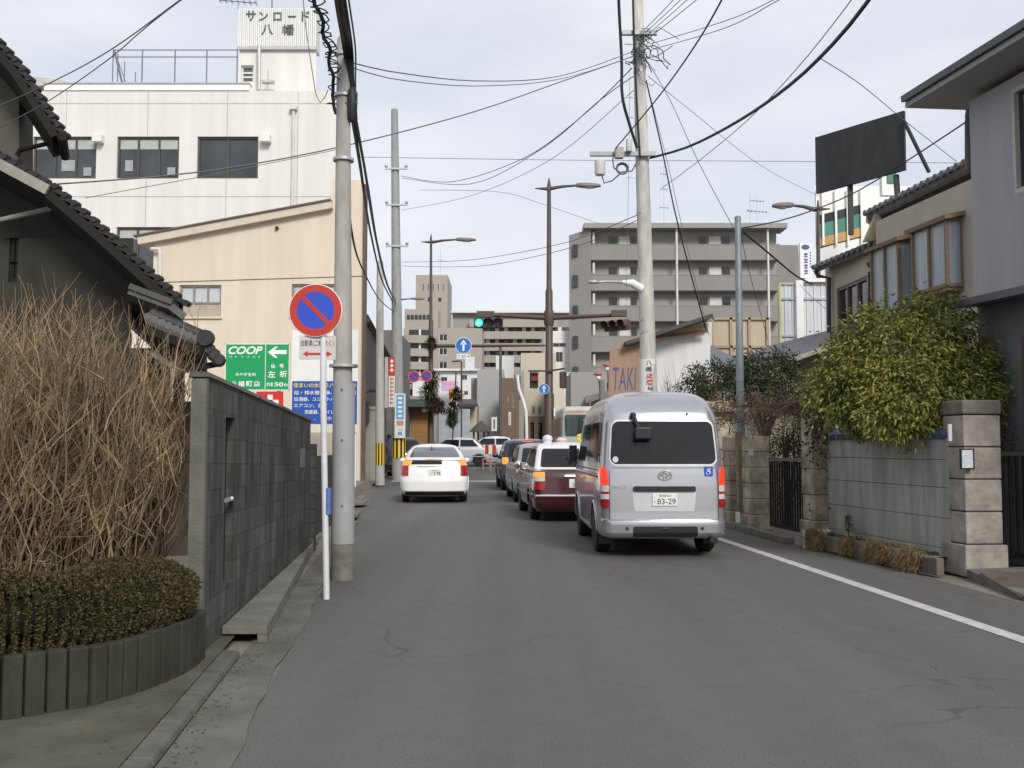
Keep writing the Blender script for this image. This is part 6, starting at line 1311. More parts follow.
g = G(); g.box((X(420, 71.6), 71.8, Z(393, 72)), (1.1, .2, 1.7)); g.build('white_panel', whf, ug)
g = G(); n = 16
for i in range(n): u = 439 + 31 * i / n; g.box((X(u + 1, 62), 62, Z(430, 62)), (.115, .05, 2.6))
g.build('hoarding', M('hoarding_blue', (.36, .40, .43), .7, var=.2, scale=1.5), label='blue grey ribbed hoarding behind the hanging plants', cat='hoarding')
ksk = thing('kiosk', 'little shrine like kiosk with a dark pyramid roof beside the hoarding', 'kiosk', (X(481, 68), 68, gz(68))); g = G(); p = P(481, 432, 68); g.lathe((p.x, 68, Z(432, 68)), [(.85, 0), (.5, .35), (.06, .75)], n=6); g.build('roof', M('kiosk_roof', (.08, .07, .065), .8), ksk)
for dx in (-.5, -.2, .2, .5):
    g = G(); g.tube([(p.x + dx, 68.2, gz(68) - .1), (p.x + dx, 68.2, Z(432, 68))], .07, 6); g.build('post', pale2, ksk)
yh = simple_block('house', 'small cream house with a dark roof between the yellow sign and grey block', 'house', 459, 477, 404, 76, crf, 4, [(462, 410, 465, 417)]); g = G(); g.slab([P(457, 404, 74.5), P(478, 404, 74.5), P(474, 399, 78), P(460, 399, 78)], .2); g.build('roof', M('kiosk_roof', (.08, .07, .065)), yh)
# left roadside: dark building and pale gate post past the cream building
mr = M('maroon_brick', (.105, .082, .078), .85, var=.15, scale=1, bump=.2)
x0_, x1_ = X(365, 41), X(389, 60); g = G(); g.hexa([(X(330, 41), 41, 0), (X(366, 41), 41, 0), (X(390.5, 62), 62, 0), (X(330, 41) - 4, 62, 0), (X(330, 41), 41, Z(318, 41)), (X(366, 41), 41, Z(318, 41)), (X(389, 62), 62, Z(318, 41)), (X(330, 41) - 4, 62, Z(318, 41))]); md = thing('dark_building', 'dark maroon brick building just beyond the cream building', 'building', (X(360, 45), 45, 0)); g.build('wall', mr, md)
g = G(); g.slab([(X(352, 40.5), 40.5, Z(322, 40.5)), (X(367, 40.5), 40.5, Z(314, 40.5)), (X(391, 62), 62, Z(314, 40.5) + .1), (X(352, 62) - 2, 62, Z(314, 40.5) + .1)], .3); g.build('roof', M('kiosk_roof', (.08, .07, .065)), md)
g = G(); g.box((X(371, 38.5), 38.5, 1.4), (.36, .3, 2.9)); g.box((X(371, 38.5), 38.5, 2.9), (.46, .4, .12)); g.build('gatepost', M('post_pale', (.36, .36, .32), .9, var=.15, scale=3), label='pale square gatepost in front of the dark maroon building', cat='gatepost')
g = G(); g.box((X(362, 38), 38, Z(412, 38)), (.5, .5, .8)); g.tube([P(365, 400, 37), P(365, 393, 37), P(369, 391, 37), P(377, 391, 37)], .05, 6); g.build('lamp_bracket', MATS['pipe_dark'] if 'pipe_dark' in MATS else black_paint, label='dark box with a bent white pipe beside the pale gatepost', cat='box')
hp = simple_block('roadside_house', 'grey house glimpsed between the maroon building and the bare pole', 'house', 378, 396, 330, 58, M('far_dark', (.17, .16, .155), .9, var=.2), 8, [])
g = G(); g.box((X(392, 36.5), 36.6, .25), (.5, .4, .34)); g.build('kerb_stone', M('mud_stone', (.24, .20, .15), .95, var=.3), label='weathered stone lump at the foot of the slim banded pole', cat='stone') if False else None

# ------------------------------------------------------------------ street lamps, signals, signs over the road
def lamp_head(parent, a, b, wd_=.26):
    a, b = Vector(a), Vector(b); d = (b - a); L_ = d.length; d.normalize(); g = G(); s = Vector((0, 1, 0)); n = 8
    ring = []
    for i, (t, w_, h) in enumerate(((0, .3, .35), (.08, .8, .8), (.3, 1, 1), (.75, .95, .9), (.97, .6, .5), (1, .2, .2))): ring.append([a + d * L_ * t + s * (wd_ * w_ * math.cos(q) / 2) + UPZ * (wd_ * .55 * h * max(-.55, math.sin(q)) / 2 * (1.2)) for q in [2 * math.pi * k / 12 for k in range(12)]])
    for r_ in ring: g.v += r_
    for i in range(len(ring) - 1):
        for k in range(12): k2 = (k + 1) % 12; g.f.append((i * 12 + k, i * 12 + k2, (i + 1) * 12 + k2, (i + 1) * 12 + k))
    g.f.append(tuple(range(12))); g.f.append(tuple(len(ring) * 12 - 12 + k for k in range(12)))
    h = g.build('lamp_head', M('lamp_bronze', (.20, .17, .15), .5, metal=.2, var=.15), parent, smooth=50)
    g = G(); m = a + d * L_ * .55 - UPZ * wd_ * .19; g.ball(m, wd_ * .42, 10, (1.5 * L_ / .9, .85, .35)); g.build('lamp_lens', M('lamp_glass', (.50, .50, .47), .3), h, smooth=50)
def street_lamp(label, u, vt, D, ua, va, r0=.12, head=.9, zfoot=None, step=None, group=None, finial=True):
    f = Vector((X(u, D), D, gz(D) if zfoot is None else zfoot)); t = P(u, vt, D); t.x = f.x + (P(u, vt, D).x - X(u, D)); e = P(ua, va, D); r = thing('street_lamp', label, 'street lamp', f, group=group); g = G(); H = t.z - f.z
    g.lathe(f, [(r0 * 1.25, 0), (r0 * 1.2, H * .28), (r0 * .95, H * .285), (r0 * .9, H * .62), (r0 * .65, H * .63), (r0 * .48, H - .55), (r0 * .48, H - .3), (.02, H)], t - f, 16); g.build('post', brown_metal, r, smooth=40)
    s = 1 if e.x > t.x else -1; zc = e.z; base = Vector((f.x, D, zc - .12)); hd_ = Vector((e.x - s * head, D, zc + .02)); g = G(); g.tube([base - Vector((s * .55, 0, -.02)), base, (base + hd_) / 2 + Vector((0, 0, .03)), hd_], [.02, .085, .06, .045], 8); g.build('arm', brown_metal, r, smooth=50)
    lamp_head(r, hd_ - Vector((s * .05, 0, 0)), e, .36); return r
grp = 'brown street lamps'
lb = street_lamp('tallest brown street lamp carrying the traffic signal arms', 549, 178, 40, 601, 186, .165, 1.0, group=grp)
la = street_lamp('brown street lamp with a straight arm just right of the bare pole', 431, 234, 52, 476, 240, .13, 1.05, group=grp)
lc = street_lamp('distant brown street lamp half hidden by the bare grey pole', 396, 296, 82, 425, 299, .12, 1.2, group=grp)
lr = street_lamp('brown street lamp rising behind the beige house roof', 818, 200, 34, 772, 206, .12, .72, group=grp)
# signal arm and heads
g = G(); D = 40.0; p0, p1 = P(549, 318, D), P(484, 314.5, D); g.tube([p0, p1], [.11, .065], 10); g.tube([P(549, 318, D), P(620, 315, D - .6)], [.10, .07], 10); g.lathe((p0.x, D, p0.z - .3), [(.18, 0), (.21, .1), (.21, .5), (.18, .6)], n=16); g.box(tuple(p1 + Vector((.06, -.02, .0))), (.7, .3, .24)); g.build('signal_arm', brown_metal, lb, smooth=40)
g = G(); p1 = P(619, 313.5, D - .6); g.box(tuple(p1), (.62, .3, .24)); g.build('arm_box', brown_metal, lb)
def signal_head(label, c, rz, lit=None):
    r = thing('traffic_signal', label, 'traffic signal', c, rz, group='horizontal traffic signals'); g = G(); g.box((0, .0, 0), (1.16, .2, .42)); hs_ = g.build('housing', brown_metal, r, local=True, bevel=.06)
    for i, cc in enumerate((-.38, 0, .38)):
        g = G(); g.lathe((cc, -.11, 0), [(.16, 0), (.16, -.01)], (0, 1, 0), 20)
        m_ = M('lit_green_lamp', (.02, .5, .35), .3, var=0, emit=(.03, .95, .62), es=1.1) if lit == i else M('dark_lens', (.02, .012, .01), .4, var=0)
        o = g.build('lens', m_, r, local=True)
        if lit == i:
            g = G(); g.lathe((cc, -.122, 0), [(.075, 0), (.07, -.005)], (0, 1, 0), 16); g.build('bright_core', M('lit_green_core', (.5, .9, .8), .3, var=0, emit=(.5, 1, .85), es=1.2), o, local=True)
        g = G(); n = 14; pts = [(cc + .19 * math.cos(t), .19 * math.sin(t)) for t in [math.pi * (-.12 + 1.24 * k / n) for k in range(n + 1)]]
        g.add([(x, -.1, z) for x, z in pts] + [(x, -.38, z * .94) for x, z in pts], [(k, k + 1, n + 2 + k, n + 1 + k) for k in range(n)] + [(n + 1 + k, n + 2 + k, k + 1, k) for k in range(n)]); g.build('visor', brown_metal, r, local=True)
    return r
signal_head('horizontal traffic signal with its left green lamp lit', P(488.5, 323, 39.7), 0, 0)
sgn = signal_head('dark traffic signal turned away on the right arm near the main pole', P(617, 325.5, 38.8), R(-40))
g = G(); p = P(596, 330, 38.9); g.box(tuple(p), (1.15, .25, .2), R(-20)); 
# long arm with blue arrow sign on the left lamp
g = G(); D = 52.0; g.tube([P(431, 346, D), P(470, 346, D), P(545, 345.5, D - 1)], [.10, .085, .05], 10); g.build('sign_arm', brown_metal, la, smooth=50)
def disc_sign(label, u, v, D, rad, kind, sub=None, name='road_sign'):
    c = P(u, v, D); r = thing(name, label, 'road sign', c); g = G(); g.lathe(c, [(rad, 0), (rad * 1.01, .02), (rad * .9, .04)], (0, 1, 0), 32); g.build('disc', white_paint, r)
    if kind == 'arrow':
        g = G(); g.lathe(c + Vector((0, -.004, 0)), [(rad * .94, 0), (rad * .94, .003)], (0, 1, 0), 32); g.build('blue_field', M('arrow_blue', (.02, .16, .55), .4), r)
        g = G(); k = rad; o = c + Vector((0, -.008, 0)); pt = lambda a, b: o + Vector((a * k, 0, b * k)); g.add([pt(-.12, -.68), pt(.12, -.68), pt(.12, .2), pt(-.12, .2)], [(0, 1, 2, 3)]); g.add([pt(-.42, .12), pt(0, .72), pt(.42, .12), pt(.2, .1), pt(0, .36), pt(-.2, .1)], [(0, 5, 4, 1), (1, 4, 3, 2)]); g.build('white_arrow', white_paint, r)
    else:
        g1, g2 = G(), G(); no_park(g1, g2, c + Vector((0, -.004, 0)), rad); g1.build('red_ring', sred, r); g2.build('blue_field', sblue, r)
    if sub:
        a = c + Vector((-rad * .85, 0, -rad * 1.65)); bd = Board(a, (1, 0, 0), rad * 1.7, rad * .6); g = G(); bd.panel(g, .02); p = g.build('sub_plate', white_paint, r); g = G(); bd.text(g, sub, .06, .2, .88, .6); g.build('plate_lettering', M('plate_ink', (.09, .06, .08)), p)
    return r
disc_sign('round blue sign with a white up arrow on the long arm', 463.5, 345.5, 51.4, .42, 'arrow', '7:30-9')
disc_sign('round no parking sign on a bracket left of the hanging plants', 414, 376.5, 50, .29, 'np'); disc_sign('second small round sign half hidden by the hanging plants', 426.5, 376, 50, .28, 'np')
g = G(); g.tube([P(405, 377, 50.2), P(432, 376, 50.2)], .03, 6); g.build('sign_bracket', brown_metal, la)
disc_sign('round blue sign below the left pedestrian signal', 554 - 10, 389, 39.6, .21, 'arrow', None) if False else disc_sign('round blue sign fixed left of the big lamp post below the pedestrian signal', 544, 389, 39.6, .21, 'arrow')
def ped_signal(label, u, v, D, rz, lit):
    c = P(u, v, D); r = thing('pedestrian_signal', label, 'pedestrian signal', c, rz, group='pedestrian signals'); g = G(); g.box((0, 0, 0), (.32, .22, .66)); g.build('housing', brown_metal, r, local=True, bevel=.04)
    for zz, m_ in ((.15, M('dim_red_lens', (.22, .02, .02), .3) if lit else MATS['dark_lens']), (-.15, MATS['dark_lens'])):
        g = G(); g.box((0, -.115, zz), (.22, .01, .22)); o = g.build('lens', m_, r, local=True); g = G(); g.hexa([(-.13, -.26, zz + .10), (.13, -.26, zz + .10), (.13, -.11, zz + .12), (-.13, -.11, zz + .12), (-.13, -.26, zz + .115), (.13, -.26, zz + .115), (.13, -.11, zz + .14), (-.13, -.11, zz + .14)]); g.build('visor', brown_metal, o, local=True)
ped_signal('pedestrian signal with a dim red lens left of the big lamp post', 534, 380, 39.7, .2, True); ped_signal('pedestrian signal turned sideways right of the big lamp post', 563, 380, 39.7, 1.2, False)
g = G(); g.bar(P(528, 371, 39.8), P(549, 371, 39.8), .07, .07); g.bar(P(549, 371, 39.8), P(565, 368.5, 39.6), .07, .07); g.build('signal_bracket', brown_metal, lb)
g = G(); g.box(tuple(P(554.5, 412, 39.7)), (.06, .04, .35)); g.build('white_tag', white_paint, lb)
# white curved lamp post and white cobra lamp on the main pole
r = thing('curved_post', 'slim white bent lamp post between the navy car and the big lamp post', 'post', P(527, 446, 46)); g = G(); g.tube([P(526.8, 460, 46), P(526.5, 430, 46), P(526, 412, 46), P(523.5, 402, 46), P(518.5, 388, 46), P(517.3, 375, 46)], .075, 10); g.build('post', white_paint, r, smooth=60)
r = thing('street_lamp', 'white curved road lamp fixed to the main power pole', 'street lamp', P(640, 291, 20.9), group='white lamps on poles'); g = G(); g.tube([P(642, 289, 20.9), P(632, 283, 20.85), P(622, 282, 20.8)], [.09, .085, .04], 10); g.build('arm', white_paint, r, smooth=60); g = G(); g.tube([P(622, 282, 20.8), P(606, 281.5, 20.7), P(590, 283, 20.6)], [.03, .025, .025], 8); g.ball(P(593, 282, 20.6), .09, 10, (1.4, .7, .5)); g.build('lamp_head', galv, r, smooth=60)
# hanging plants on the lamp
grp = 'hanging plants by the left lamp'
plm = M('basket_leaf', (.035, .045, .02), .8, var=.3, col2=(.055, .04, .02), island=.5)
for label, lobes in (('small dark plant ball at the end of the sign arm', [(431, 343, 4.5, 5)]), ('large dark hanging plant on the lamp beside the no parking signs', [(432, 379, 8, 7), (428, 392, 9, 6), (433, 402, 7, 5)]), ('reddish brown hanging plant below the large dark one', [(439, 407, 8, 5)]), ('dark drooping plant on a stem in front of the blue grey hoarding', [(456, 394, 6, 5), (453, 409, 6, 6), (452, 419, 5, 5)])):
    Dp = 51.2; r = thing('hanging_plant', label, 'hanging plant', P(lobes[0][0], lobes[0][1], Dp), group=grp); g = G()
    for (u, v, ru, rv) in lobes:
        c = P(u, v, Dp); rx, rz_ = ru * Dp / FPX * 1.15, rv * Dp / FPX * 1.15
        for i in range(560):
            d = Vector((random.gauss(0, 1), random.gauss(0, 1), random.gauss(0, 1))).normalized(); p = c + Vector((d.x * rx, d.y * rx, d.z * rz_)) * random.uniform(.3, 1); blade(g, p, d + Vector((0, 0, random.uniform(-.6, .6))), random.uniform(.12, .28), .03, .3)
    g.build('foliage', plm if 'reddish' not in label else M('basket_red', (.075, .045, .03), .8, island=.4), r)
    if 'stem' in label: g = G(); g.tube([P(456, 372, Dp), P(455, 400, Dp), P(452.5, 440, Dp)], .035, 6); g.build('stem', brown_metal, r)
    else: g = G(); g.tube([P(431, lobes[0][1], 52), P(lobes[0][0], lobes[0][1], Dp)], .025, 5); g.build('bracket', brown_metal, r)
g = G(); D = 60; g.tube([P(461.5, 440, D), P(461.5, 362, D), P(460, 361, D), P(452, 361.5, D)], .05, 6); g.build('thin_lamp_post', brown_metal, label='thin far lamp post in front of the low white building', cat='lamp post')
g = G(); g.tube([P(500.5, 445, 70), P(500.5, 345, 70)], .10, 6); g.build('dark_post', M('far_post', (.10, .10, .10), .7), label='tall thin dark post at the edge of the windowless grey block', cat='post')
# red and white barrier, guard rail
r = thing('hazard_panel', 'red and white striped hazard panel in front of the crossing cars', 'hazard panel', P(490.5, 460, 47.5)); c = P(490.5, 449.5, 47.5); bd = Board((c.x - .26, 47.5, c.z - .22), (1, 0, 0), .52, .44); g = G(); bd.panel(g, .04); g.build('panel', white_paint, r); g = G()
for a in (.0, .66): bd.shape(g, [(a, 0), (a + .22, .5), (a, 1), (a + .3, 1), (a + .36 if a else .5, .5), (a + .3, 0)], .006) if False else bd.rect(g, a, 0, .33, 1)
g.build('red_stripes', sred, r); g = G(); g.tube([(c.x, 47.6, gz(47.6)), (c.x, 47.6, c.z)], .035, 6); g.build('post', galv, r)
r = thing('road_barrier', 'low pink and white pipe barrier below the hazard panel', 'barrier', P(490, 466, 47)); g = G()
for v in (459, 464): g.tube([P(482, v, 47), P(499, v, 47)], .03, 6)
g.build('rails', M('faded_pink', (.42, .22, .20), .7), r)
for u in (483, 490, 498):
    g = G(); g.tube([P(u, 459, 47), P(u, 470, 47)], .035, 6); g.build('post', M('faded_pink', (.42, .22, .20)), r)
for u, v, lb_ in ((598, 375, 'lower left small red and white lamp left of the brown gable'), (607, 366, 'upper right small red and white lamp beside the brown gable')):
    r = thing('round_lamp', lb_, 'lamp', P(u, v, 45)); g = G(); g.ball(P(u, v - 1, 45), .15, 12, (1.3, 1, .6)); g.build('shade', M('shade_pink', (.50, .12, .12), .5), r, smooth=60); g = G(); g.ball(P(u + .5, v + 3, 45), .1, 10); g.build('bulb', white_paint, r, smooth=60); g = G(); g.tube([P(u, v - 2, 45.1), P(u + 2, 395, 46)], .02, 5); g.build('stem', cable_grey, r)
# person at the left kerb
def person(label, x, y, z, h, coat, trousers, rz=0.0):
    r = thing('person', label, 'person', (x, y, z), rz); s = h / 1.7
    V = [(0, 0, .95), (0, 0, 1.15), (0, 0, 1.38), (0, 0, 1.50), (0, -.02, 1.60), (-.10, 0, .90), (-.11, -.04, .50), (-.11, .02, .07), (-.11, -.12, .04), (.10, 0, .90), (.11, .08, .50), (.11, .16, .08), (.11, .04, .04), (-.19, 0, 1.38), (-.25, .02, 1.10), (-.23, -.10, .86), (.19, 0, 1.38), (.25, .02, 1.10), (.23, -.10, .86), (0, -.01, 1.68)]
    Ed = [(0, 1), (1, 2), (2, 3), (3, 4), (0, 5), (5, 6), (6, 7), (7, 8), (0, 9), (9, 10), (10, 11), (11, 12), (2, 13), (13, 14), (14, 15), (2, 16), (16, 17), (17, 18), (4, 19)]
    rad = [.15, .14, .16, .06, .085, .09, .065, .045, .04, .09, .065, .045, .04, .07, .055, .04, .07, .055, .04, .08]
    me = bpy.data.meshes.new('body'); me.from_pydata([tuple(Vector(v) * s) for v in V], Ed, []); o = bpy.data.objects.new('body', me); COL.objects.link(o); o.parent = r; sk = o.modifiers.new('skin', 'SKIN'); sk.use_smooth_shade = True
    me.skin_vertices if False else None
    if not me.skin_vertices: bm = __import__('bmesh').new(); bm.from_mesh(me); bm.verts.layers.skin.verify(); bm.to_mesh(me); bm.free()
    for i, q in enumerate(rad): me.skin_vertices[0].data[i].radius = (q * s, q * s)
    me.skin_vertices[0].data[0].use_root = True; o.modifiers.new('smooth', 'SUBSURF').render_levels = 2; me.materials.append(coat)
    g = G(); g.ball((0, -.01 * s, 1.66 * s), .105 * s, 14, (.95, 1.05, 1.05)); g.build('hair', black_paint, r, smooth=60, local=True)
    return r
person('person in a dark blue grey coat walking at the left kerb behind the slim pole', X(389.5, 43), 43, gz(43) + .1, 1.65, M('coat_blue', (.085, .09, .13), .9, var=.2), None)
# ------------------------------------------------------------------ main power pole, cables
D = 21.0; f = Vector((X(652, D), D, 0)); t = P(636.5, -30, D)
mp_ = pole('utility_pole', 'main whitish power pole with crossarms standing behind the silver van', f, t, .19, .115, M('pole_whitish', (.52, .50, .455), .85, var=.25, scale=2.5, stretch=(3, 3, .8), bump=.15))
def on_pole(v): return Vector((P(652, 552, D).x, D, 0)) if v > 500 else P(636.5 + (652 - 636.5) * (v + 30) / 545.0, v, D)
g = G()
for v, u0, u1 in ((33, 622, 657), (154, 590, 656)): g = G(); g.bar(P(u0, v, D - .2), P(u1, v, D - .2), .09, .09); g.build('crossarm', M('crossarm_steel', (.30, .33, .33), .5, metal=.5, var=.2), mp_)
for v in (38, 62, 72, 157, 165, 213, 320, 332): g = G(); c = on_pole(v); rr_ = .119 + .071 * (v + 30) / 545; g.lathe(c - Vector((0, 0, .03)), [(rr_, 0), (rr_, .06)], n=16); g.build('pole_band', galv, mp_)
g = G()
g = G()
for v in (98, 118, 178, 45): c = on_pole(v); s = -1 if v % 4 else 1; g.bar(c, c + Vector((s * .32, -.05, 0)), .02)
g.build('step_bolt', galv, mp_)
g = G(); c = P(600, 168, D - .3); g.lathe(c - Vector((0, 0, .15)), [(.10, 0), (.11, .02), (.115, .3), (.09, .33)], n=16); g.build('cable_closure', M('closure_white', (.62, .63, .62), .5, var=.1), mp_, smooth=40)
g = G(); c = P(619, 153, D - .35); g.box(tuple(c), (.18, .14, .24)); g.build('terminal_box', M('terminal_beige', (.40, .39, .34), .6, var=.1), mp_, bevel=.02)
g = G(); c = P(629, 146, D - .3); g.lathe(c - Vector((0, 0, .12)), [(.06, 0), (.07, .02), (.065, .26), (.04, .28)], n=12); g.build('small_closure', M('closure_white', (.62, .63, .62)), mp_, smooth=40)
g = G(); c = P(622, 169, D - .35)
for k in range(3): g.tube([(c.x + (.10 + k * .012) * math.cos(q), c.y - .02 * k, c.z + (.10 + k * .012) * math.sin(q)) for q in [2 * math.pi * i / 20 for i in range(21)]], .014, 5)
g.tube([P(615, 152, D - .3), P(612.5, 160, D - .35), P(614, 168, D - .35), P(621, 173, D - .35)], .016, 5); g.tube([P(602, 176, D - .3), P(604, 183, D - .3), P(612, 181, D - .3), P(622, 172, D - .3), P(632, 171, D - .3), P(638, 160, D - .2)], .016, 5)
g.build('cable_loop', cable_grey, mp_, smooth=60)
g = G(); rr = random.Random(5)
for i in range(26):
    pts = [P(642 + rr.gauss(0, 3), 40 + rr.uniform(-6, 14), D - .2)]
    for k in range(6): pts.append(pts[-1] + Vector((rr.gauss(.03, .09), rr.gauss(0, .05), rr.gauss(-.06, .10))))
    g.tube(pts, rr.choice((.008, .012, .006)), 4)
g.build('tangled_wires', cable_grey, mp_, smooth=60)
a, b = P(641.5, 392, D - .19), P(658, 358.5, D - .19)
g = G(); n = 14; cx = on_pole(375).x; z0, z1 = a.z, b.z
pts = [(cx + .175 * math.cos(q), D - .175 * math.sin(q)) for q in [math.pi * (i / n) for i in range(n + 1)]]
g.add([(x, y, z0) for x, y in pts] + [(x, y, z1) for x, y in pts], [(i + 1, i, n + 1 + i, n + 2 + i) for i in range(n)]); adv = g.build('advert_band', M('advert_white', (.72, .72, .70), .6, var=.05), mp_, smooth=60)
bd = Board((cx - .13, D - .18, z0), (1, 0, 0), .26, z1 - z0); g = G(); bd.text(g, '八', .25, .80, .5, .15, bold=.02); bd.text(g, '幡', .25, .61, .5, .16, bold=.02); bd.text(g, '科', .35, .05, .5, .12, bold=.02); g.build('dark_lettering', M('ink_blue_grey', (.10, .13, .18), .6), adv); g = G(); bd.text(g, '皮', .25, .40, .55, .17, bold=.03); bd.text(g, '膚', .25, .20, .55, .18, bold=.03); g.build('red_lettering', M('ink_red', (.55, .05, .06), .6), adv)

def cable(label, pts, r=.012, sag=0.0, mat=None, wob=0.0, n=18, helix=None, group='overhead cables', name='overhead_cable'):
    """pts = (u, v, distance) along the wire; sag in metres between the first and last"""
    q = [P(*p) for p in pts]; out = []; rr = random.Random(len(label) * 7 + int(pts[0][0]))
    seg = [(b - a).length for a, b in zip(q, q[1:])]; tot = sum(seg); 
    for i in range(n + 1):
        s = tot * i / n; j = 0
        while j < len(seg) - 1 and s > seg[j]: s -= seg[j]; j += 1
        t = s / seg[j]
        if len(q) > 2:
            p0, p1, p2, p3 = q[max(j - 1, 0)], q[j], q[j + 1], q[min(j + 2, len(q) - 1)]; c = ((p1 * 2) + (p2 - p0) * t + (p0 * 2 - p1 * 5 + p2 * 4 - p3) * t * t + (p1 * 3 - p0 - p2 * 3 + p3) * t ** 3) * .5
        else: c = q[j] + (q[j + 1] - q[j]) * t
        w_ = i / n; c = c - UPZ * (sag * 4 * w_ * (1 - w_)); 
        if helix: c = c + Vector((math.cos(i * helix[1]), math.sin(i * helix[1]), .4 * math.sin(i * helix[1] * .7))) * helix[0] * rr.uniform(.6, 1.3)
        if wob: c = c + Vector((rr.gauss(0, wob), rr.gauss(0, wob), rr.gauss(0, wob)))
        out.append(c)
    if mat is not K: r *= .68
    return G().tube(out, r, 5).build(name, mat or cable_grey, smooth=60, label=label, cat='cable', group=group)
K, KG = cable_black, cable_grey
cable('upper wire from the old house eave to the top of the photo', [(-30, 118, 13), (35, 90, 12), (104, 54, 10.5), (180, 0, 9), (240, -45, 8)], .010, 0, KG)
cable('lower wire from the old house wall joining the upper one at the sky edge', [(-30, 142, 13), (40, 106, 12), (105, 62, 10.5), (145, 28, 9.6), (181, 0, 9), (236, -40, 8)], .009, 0, KG)
cable('long dark cable crossing the white building windows to the main pole', [(58, 184, 13.2), (200, 172, 14.5), (335, 148, 16), (470, 113, 18), (560, 82, 19.5), (634, 56, 21)], .016, 0, KG)
cable('thin pale wire just below the long dark cable', [(85, 198, 13.4), (215, 174, 14.5), (335, 150, 16), (350, 146, 16.2)], .008, 0, KG)
for i, (dv, r_, lb_) in enumerate(((0, .012, 'upper'), (5, .010, 'lower'))): cable(lb_ + ' sagging wire from the thick left pole top to the main pole', [(353, 63 + dv, 11), (400, 73 + dv * 1.4, 12.5), (480, 81 + dv, 15.5), (560, 76 + dv * .6, 18), (632, 52 + dv, 21)], r_, 0, KG)
for i, (du, r_, lb_) in enumerate(((0, .030, 'thickest left'), (5, .024, 'thick middle'), (9, .013, 'thin inner'), (13, .010, 'thin outer right'))):
    cable(lb_ + ' black cable dropping over the pole top from above', [(331 + du * .7, -60, 7.5), (337 + du * .9, 0, 9), (345 + du * .8, 50, 10.8), (350 + du * .4, 92, 11), (353 + du * .3, 120, 11.2)], r_, 0, K)
cable('twisted black cable hanging left of the thick pole', [(300, -50, 8), (315, 0, 9), (327, 45, 10), (332, 78, 10.9), (334, 96, 11), (336, 115, 11)], .020, 0, K, 0, 60, (.02, .5))
cable('thin spiral tie around the twisted black cable', [(302, -50, 8), (317, 0, 9), (329, 45, 10), (335, 75, 10.9), (331, 96, 11), (338, 110, 11)], .007, 0, K, 0, 160, (.06, .75))
for i, (p_, r_, wob, lb_) in enumerate((([(351, 110, 11), (360, 165, 14), (370, 230, 21), (382, 280, 31), (393, 302, 40)], .024, 0, 'thickest'), ([(353, 110, 11), (364, 165, 14), (375, 235, 21), (386, 282, 31), (396, 304, 40)], .020, 0, 'second'), ([(355, 112, 11), (368, 185, 16), (378, 245, 24), (388, 285, 33), (396, 300, 40)], .013, 0, 'thin straight'), ([(346, 175, 11), (353, 240, 14), (364, 272, 20), (380, 300, 30), (394, 312, 40)], .016, .0, 'knotted lower'))):
    cable(lb_ + ' cable running from the thick left pole down to the bare grey pole', p_, r_, 0, K, wob, 26)
cable('thin loop wire against the white rooftop sign box', [(302, -20, 30), (305, 20, 30), (312, 70, 30), (317, 98, 30), (322, 102, 30), (328, 90, 30)], .022, 0, KG)
cable('wire from the bare grey pole sagging up to the main pole top', [(401, 176, 40), (450, 182, 36), (520, 160, 29), (580, 118, 24), (632, 68, 21)], .018, 0, KG)
cable('second wire from the bare grey pole rising to the main pole crossarm', [(402, 178, 40), (470, 184, 34), (540, 150, 28), (600, 100, 23), (634, 76, 21)], .016, 0, KG)
cable('third thinner wire from the bare grey pole to the main pole', [(402, 210, 40), (470, 196, 34), (550, 160, 27), (634, 90, 21)], .012, 0, KG)
cable('long level wire across the sky behind the poles', [(360, 157, 48), (560, 160, 48), (740, 161, 48), (965, 163, 46)], .022, 0, KG)
cable('upper distant wire from the bare grey pole over the flats', [(402, 262, 40), (470, 260, 38), (560, 244, 30), (640, 214, 21.2)], .015, 0, KG)
cable('lower distant wire from the bare grey pole over the flats', [(402, 266, 40), (480, 266, 38), (570, 248, 30), (642, 218, 21.2)], .015, 0, KG)
cable('thin wire from the left sky down to the apartment corner', [(420, 190, 60), (500, 192, 62), (545, 205, 66), (600, 224, 76)], .022, 0, KG)
cable('thick black cable curving from the main pole up to the right sky', [(650, 158, 21), (690, 146, 19), (740, 120, 16.5), (790, 85, 14), (835, 42, 12), (872, -4, 10.5), (900, -45, 9.5)], .026, 0, K)
cable('thin rope like wire beside the thick right cable', [(662, 188, 21), (700, 160, 19), (750, 118, 16), (800, 65, 13.5), (850, 2, 11), (880, -40, 10)], .010, 0, KG)
cable('drop wire from the thick right cable down to the grey house', [(818, 57, 12.8), (860, 84, 15), (905, 121, 18), (957, 162, 19.6)], .010, 0, KG)
for i, (u1, v1, r_) in enumerate(((700, -50, .012), (728, -62, .011), (752, -70, .011), (778, -72, .012))):
    cable(('leftmost', 'second', 'third', 'rightmost')[i] + ' of four fanned wires rising right from the main pole top', [(644, 30 + i * 4, 21), ((644 + u1) / 2 + 6, (30 + v1) / 2 + 4, 17), (u1, v1, 13)], r_, 0, KG)
for i, (v0, u1, v1) in enumerate(((44, 800, -12), (50, 812, -10))): cable(('upper', 'lower')[i] + ' shallow wire from the main pole to the top right sky', [(650, v0, 21), (725, 21 + i * 7, 17), (775, -1 + i * 3, 14.5), (u1, v1 - 8, 13)], .011, 0, KG)
cable('dark straight cable from the terminal box to the sky above the pole', [(616, 148, 20.6), (660, 95, 18), (700, 38, 15), (735, -25, 12.5)], .014, 0, K)
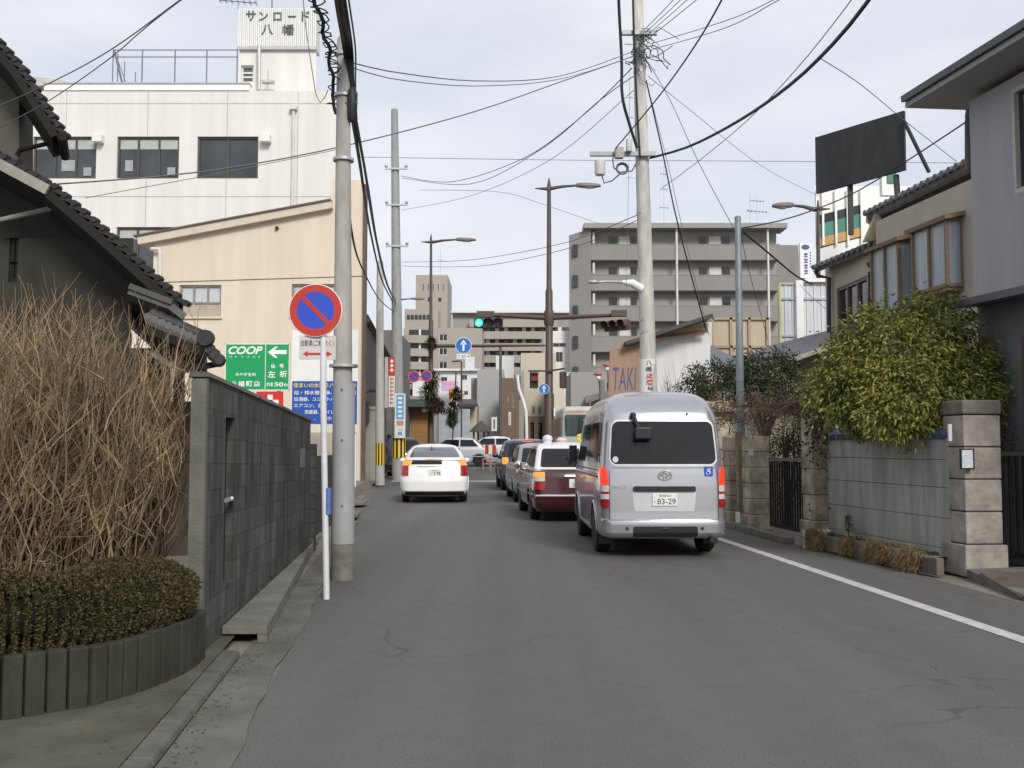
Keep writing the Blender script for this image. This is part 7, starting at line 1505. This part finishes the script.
cable('wire from the main pole down to the thin steel pole', [(648, 62, 21), (670, 100, 20.4), (700, 165, 19.6), (738, 236, 18.6)], .012, 0, KG)
cable('thin wire from the main pole passing the steel pole toward the lamp', [(648, 76, 21), (690, 110, 23), (760, 165, 28), (818, 196, 33.8)], .010, 0, KG)
cable('steep guy wire falling to the right of the main pole', [(646, 80, 21), (662, 150, 21.5), (678, 225, 22), (706, 330, 23)], .016, 0, K)
cable('second steep guy wire beside the first one', [(650, 95, 21), (668, 165, 21.5), (684, 235, 22), (709, 335, 23)], .010, 0, KG)
cable('slanting wire from the steel pole over the lamp to the grey house', [(742, 228, 18.5), (790, 218, 18.8), (850, 195, 19), (905, 162, 18), (972, 118, 14)], .013, 0, K)
cable('dark cable from the steel pole down to the white billboard', [(743, 232, 18.5), (765, 250, 20), (795, 275, 23), (812, 284, 26)], .020, 0, K)
cable('thin wire from the steel pole down past the tan billboard', [(741, 236, 18.5), (750, 275, 21), (768, 340, 26)], .010, 0, KG)
cable('thin drop wire from the white billboard top to the beige house', [(800, 285, 30), (815, 300, 29), (838, 318, 28)], .012, 0, KG)
cable('left thick riser cable hanging beside the main pole', [(617, -40, 20), (619, 10, 20.4), (621.5, 60, 20.6), (622, 95, 20.6), (628, 120, 20.7), (637, 148, 20.75)], .034, 0, K)
cable('second riser cable close along the main pole', [(632, -40, 20.7), (634, 40, 20.7), (637, 110, 20.75), (640, 158, 20.75)], .024, 0, K)
cable('thin line hanging left of the main pole over the apartment', [(630, 60, 20.7), (629, 150, 20.7), (627, 260, 20.7), (626, 330, 20.7)], .006, 0, KG)

# fallen leaves and grit along the left gutter
g = G()
for i in range(420):
    d = random.uniform(4.2, 11); x = kx(d) + abs(random.gauss(0, .09)) + .01 if random.random() < .7 else kx(d) - .15 - abs(random.gauss(0, .35)); z = .012 if x > kx(d) else .052
    blade(g, (x, d, z), (random.gauss(0, 1), random.gauss(0, 1), random.uniform(0, .25)), random.uniform(.012, .035), random.uniform(.003, .007), .05)
g.build('fallen_leaves', M('leaf_litter', (.13, .095, .05), .9, var=.3, island=.6), kind='stuff')
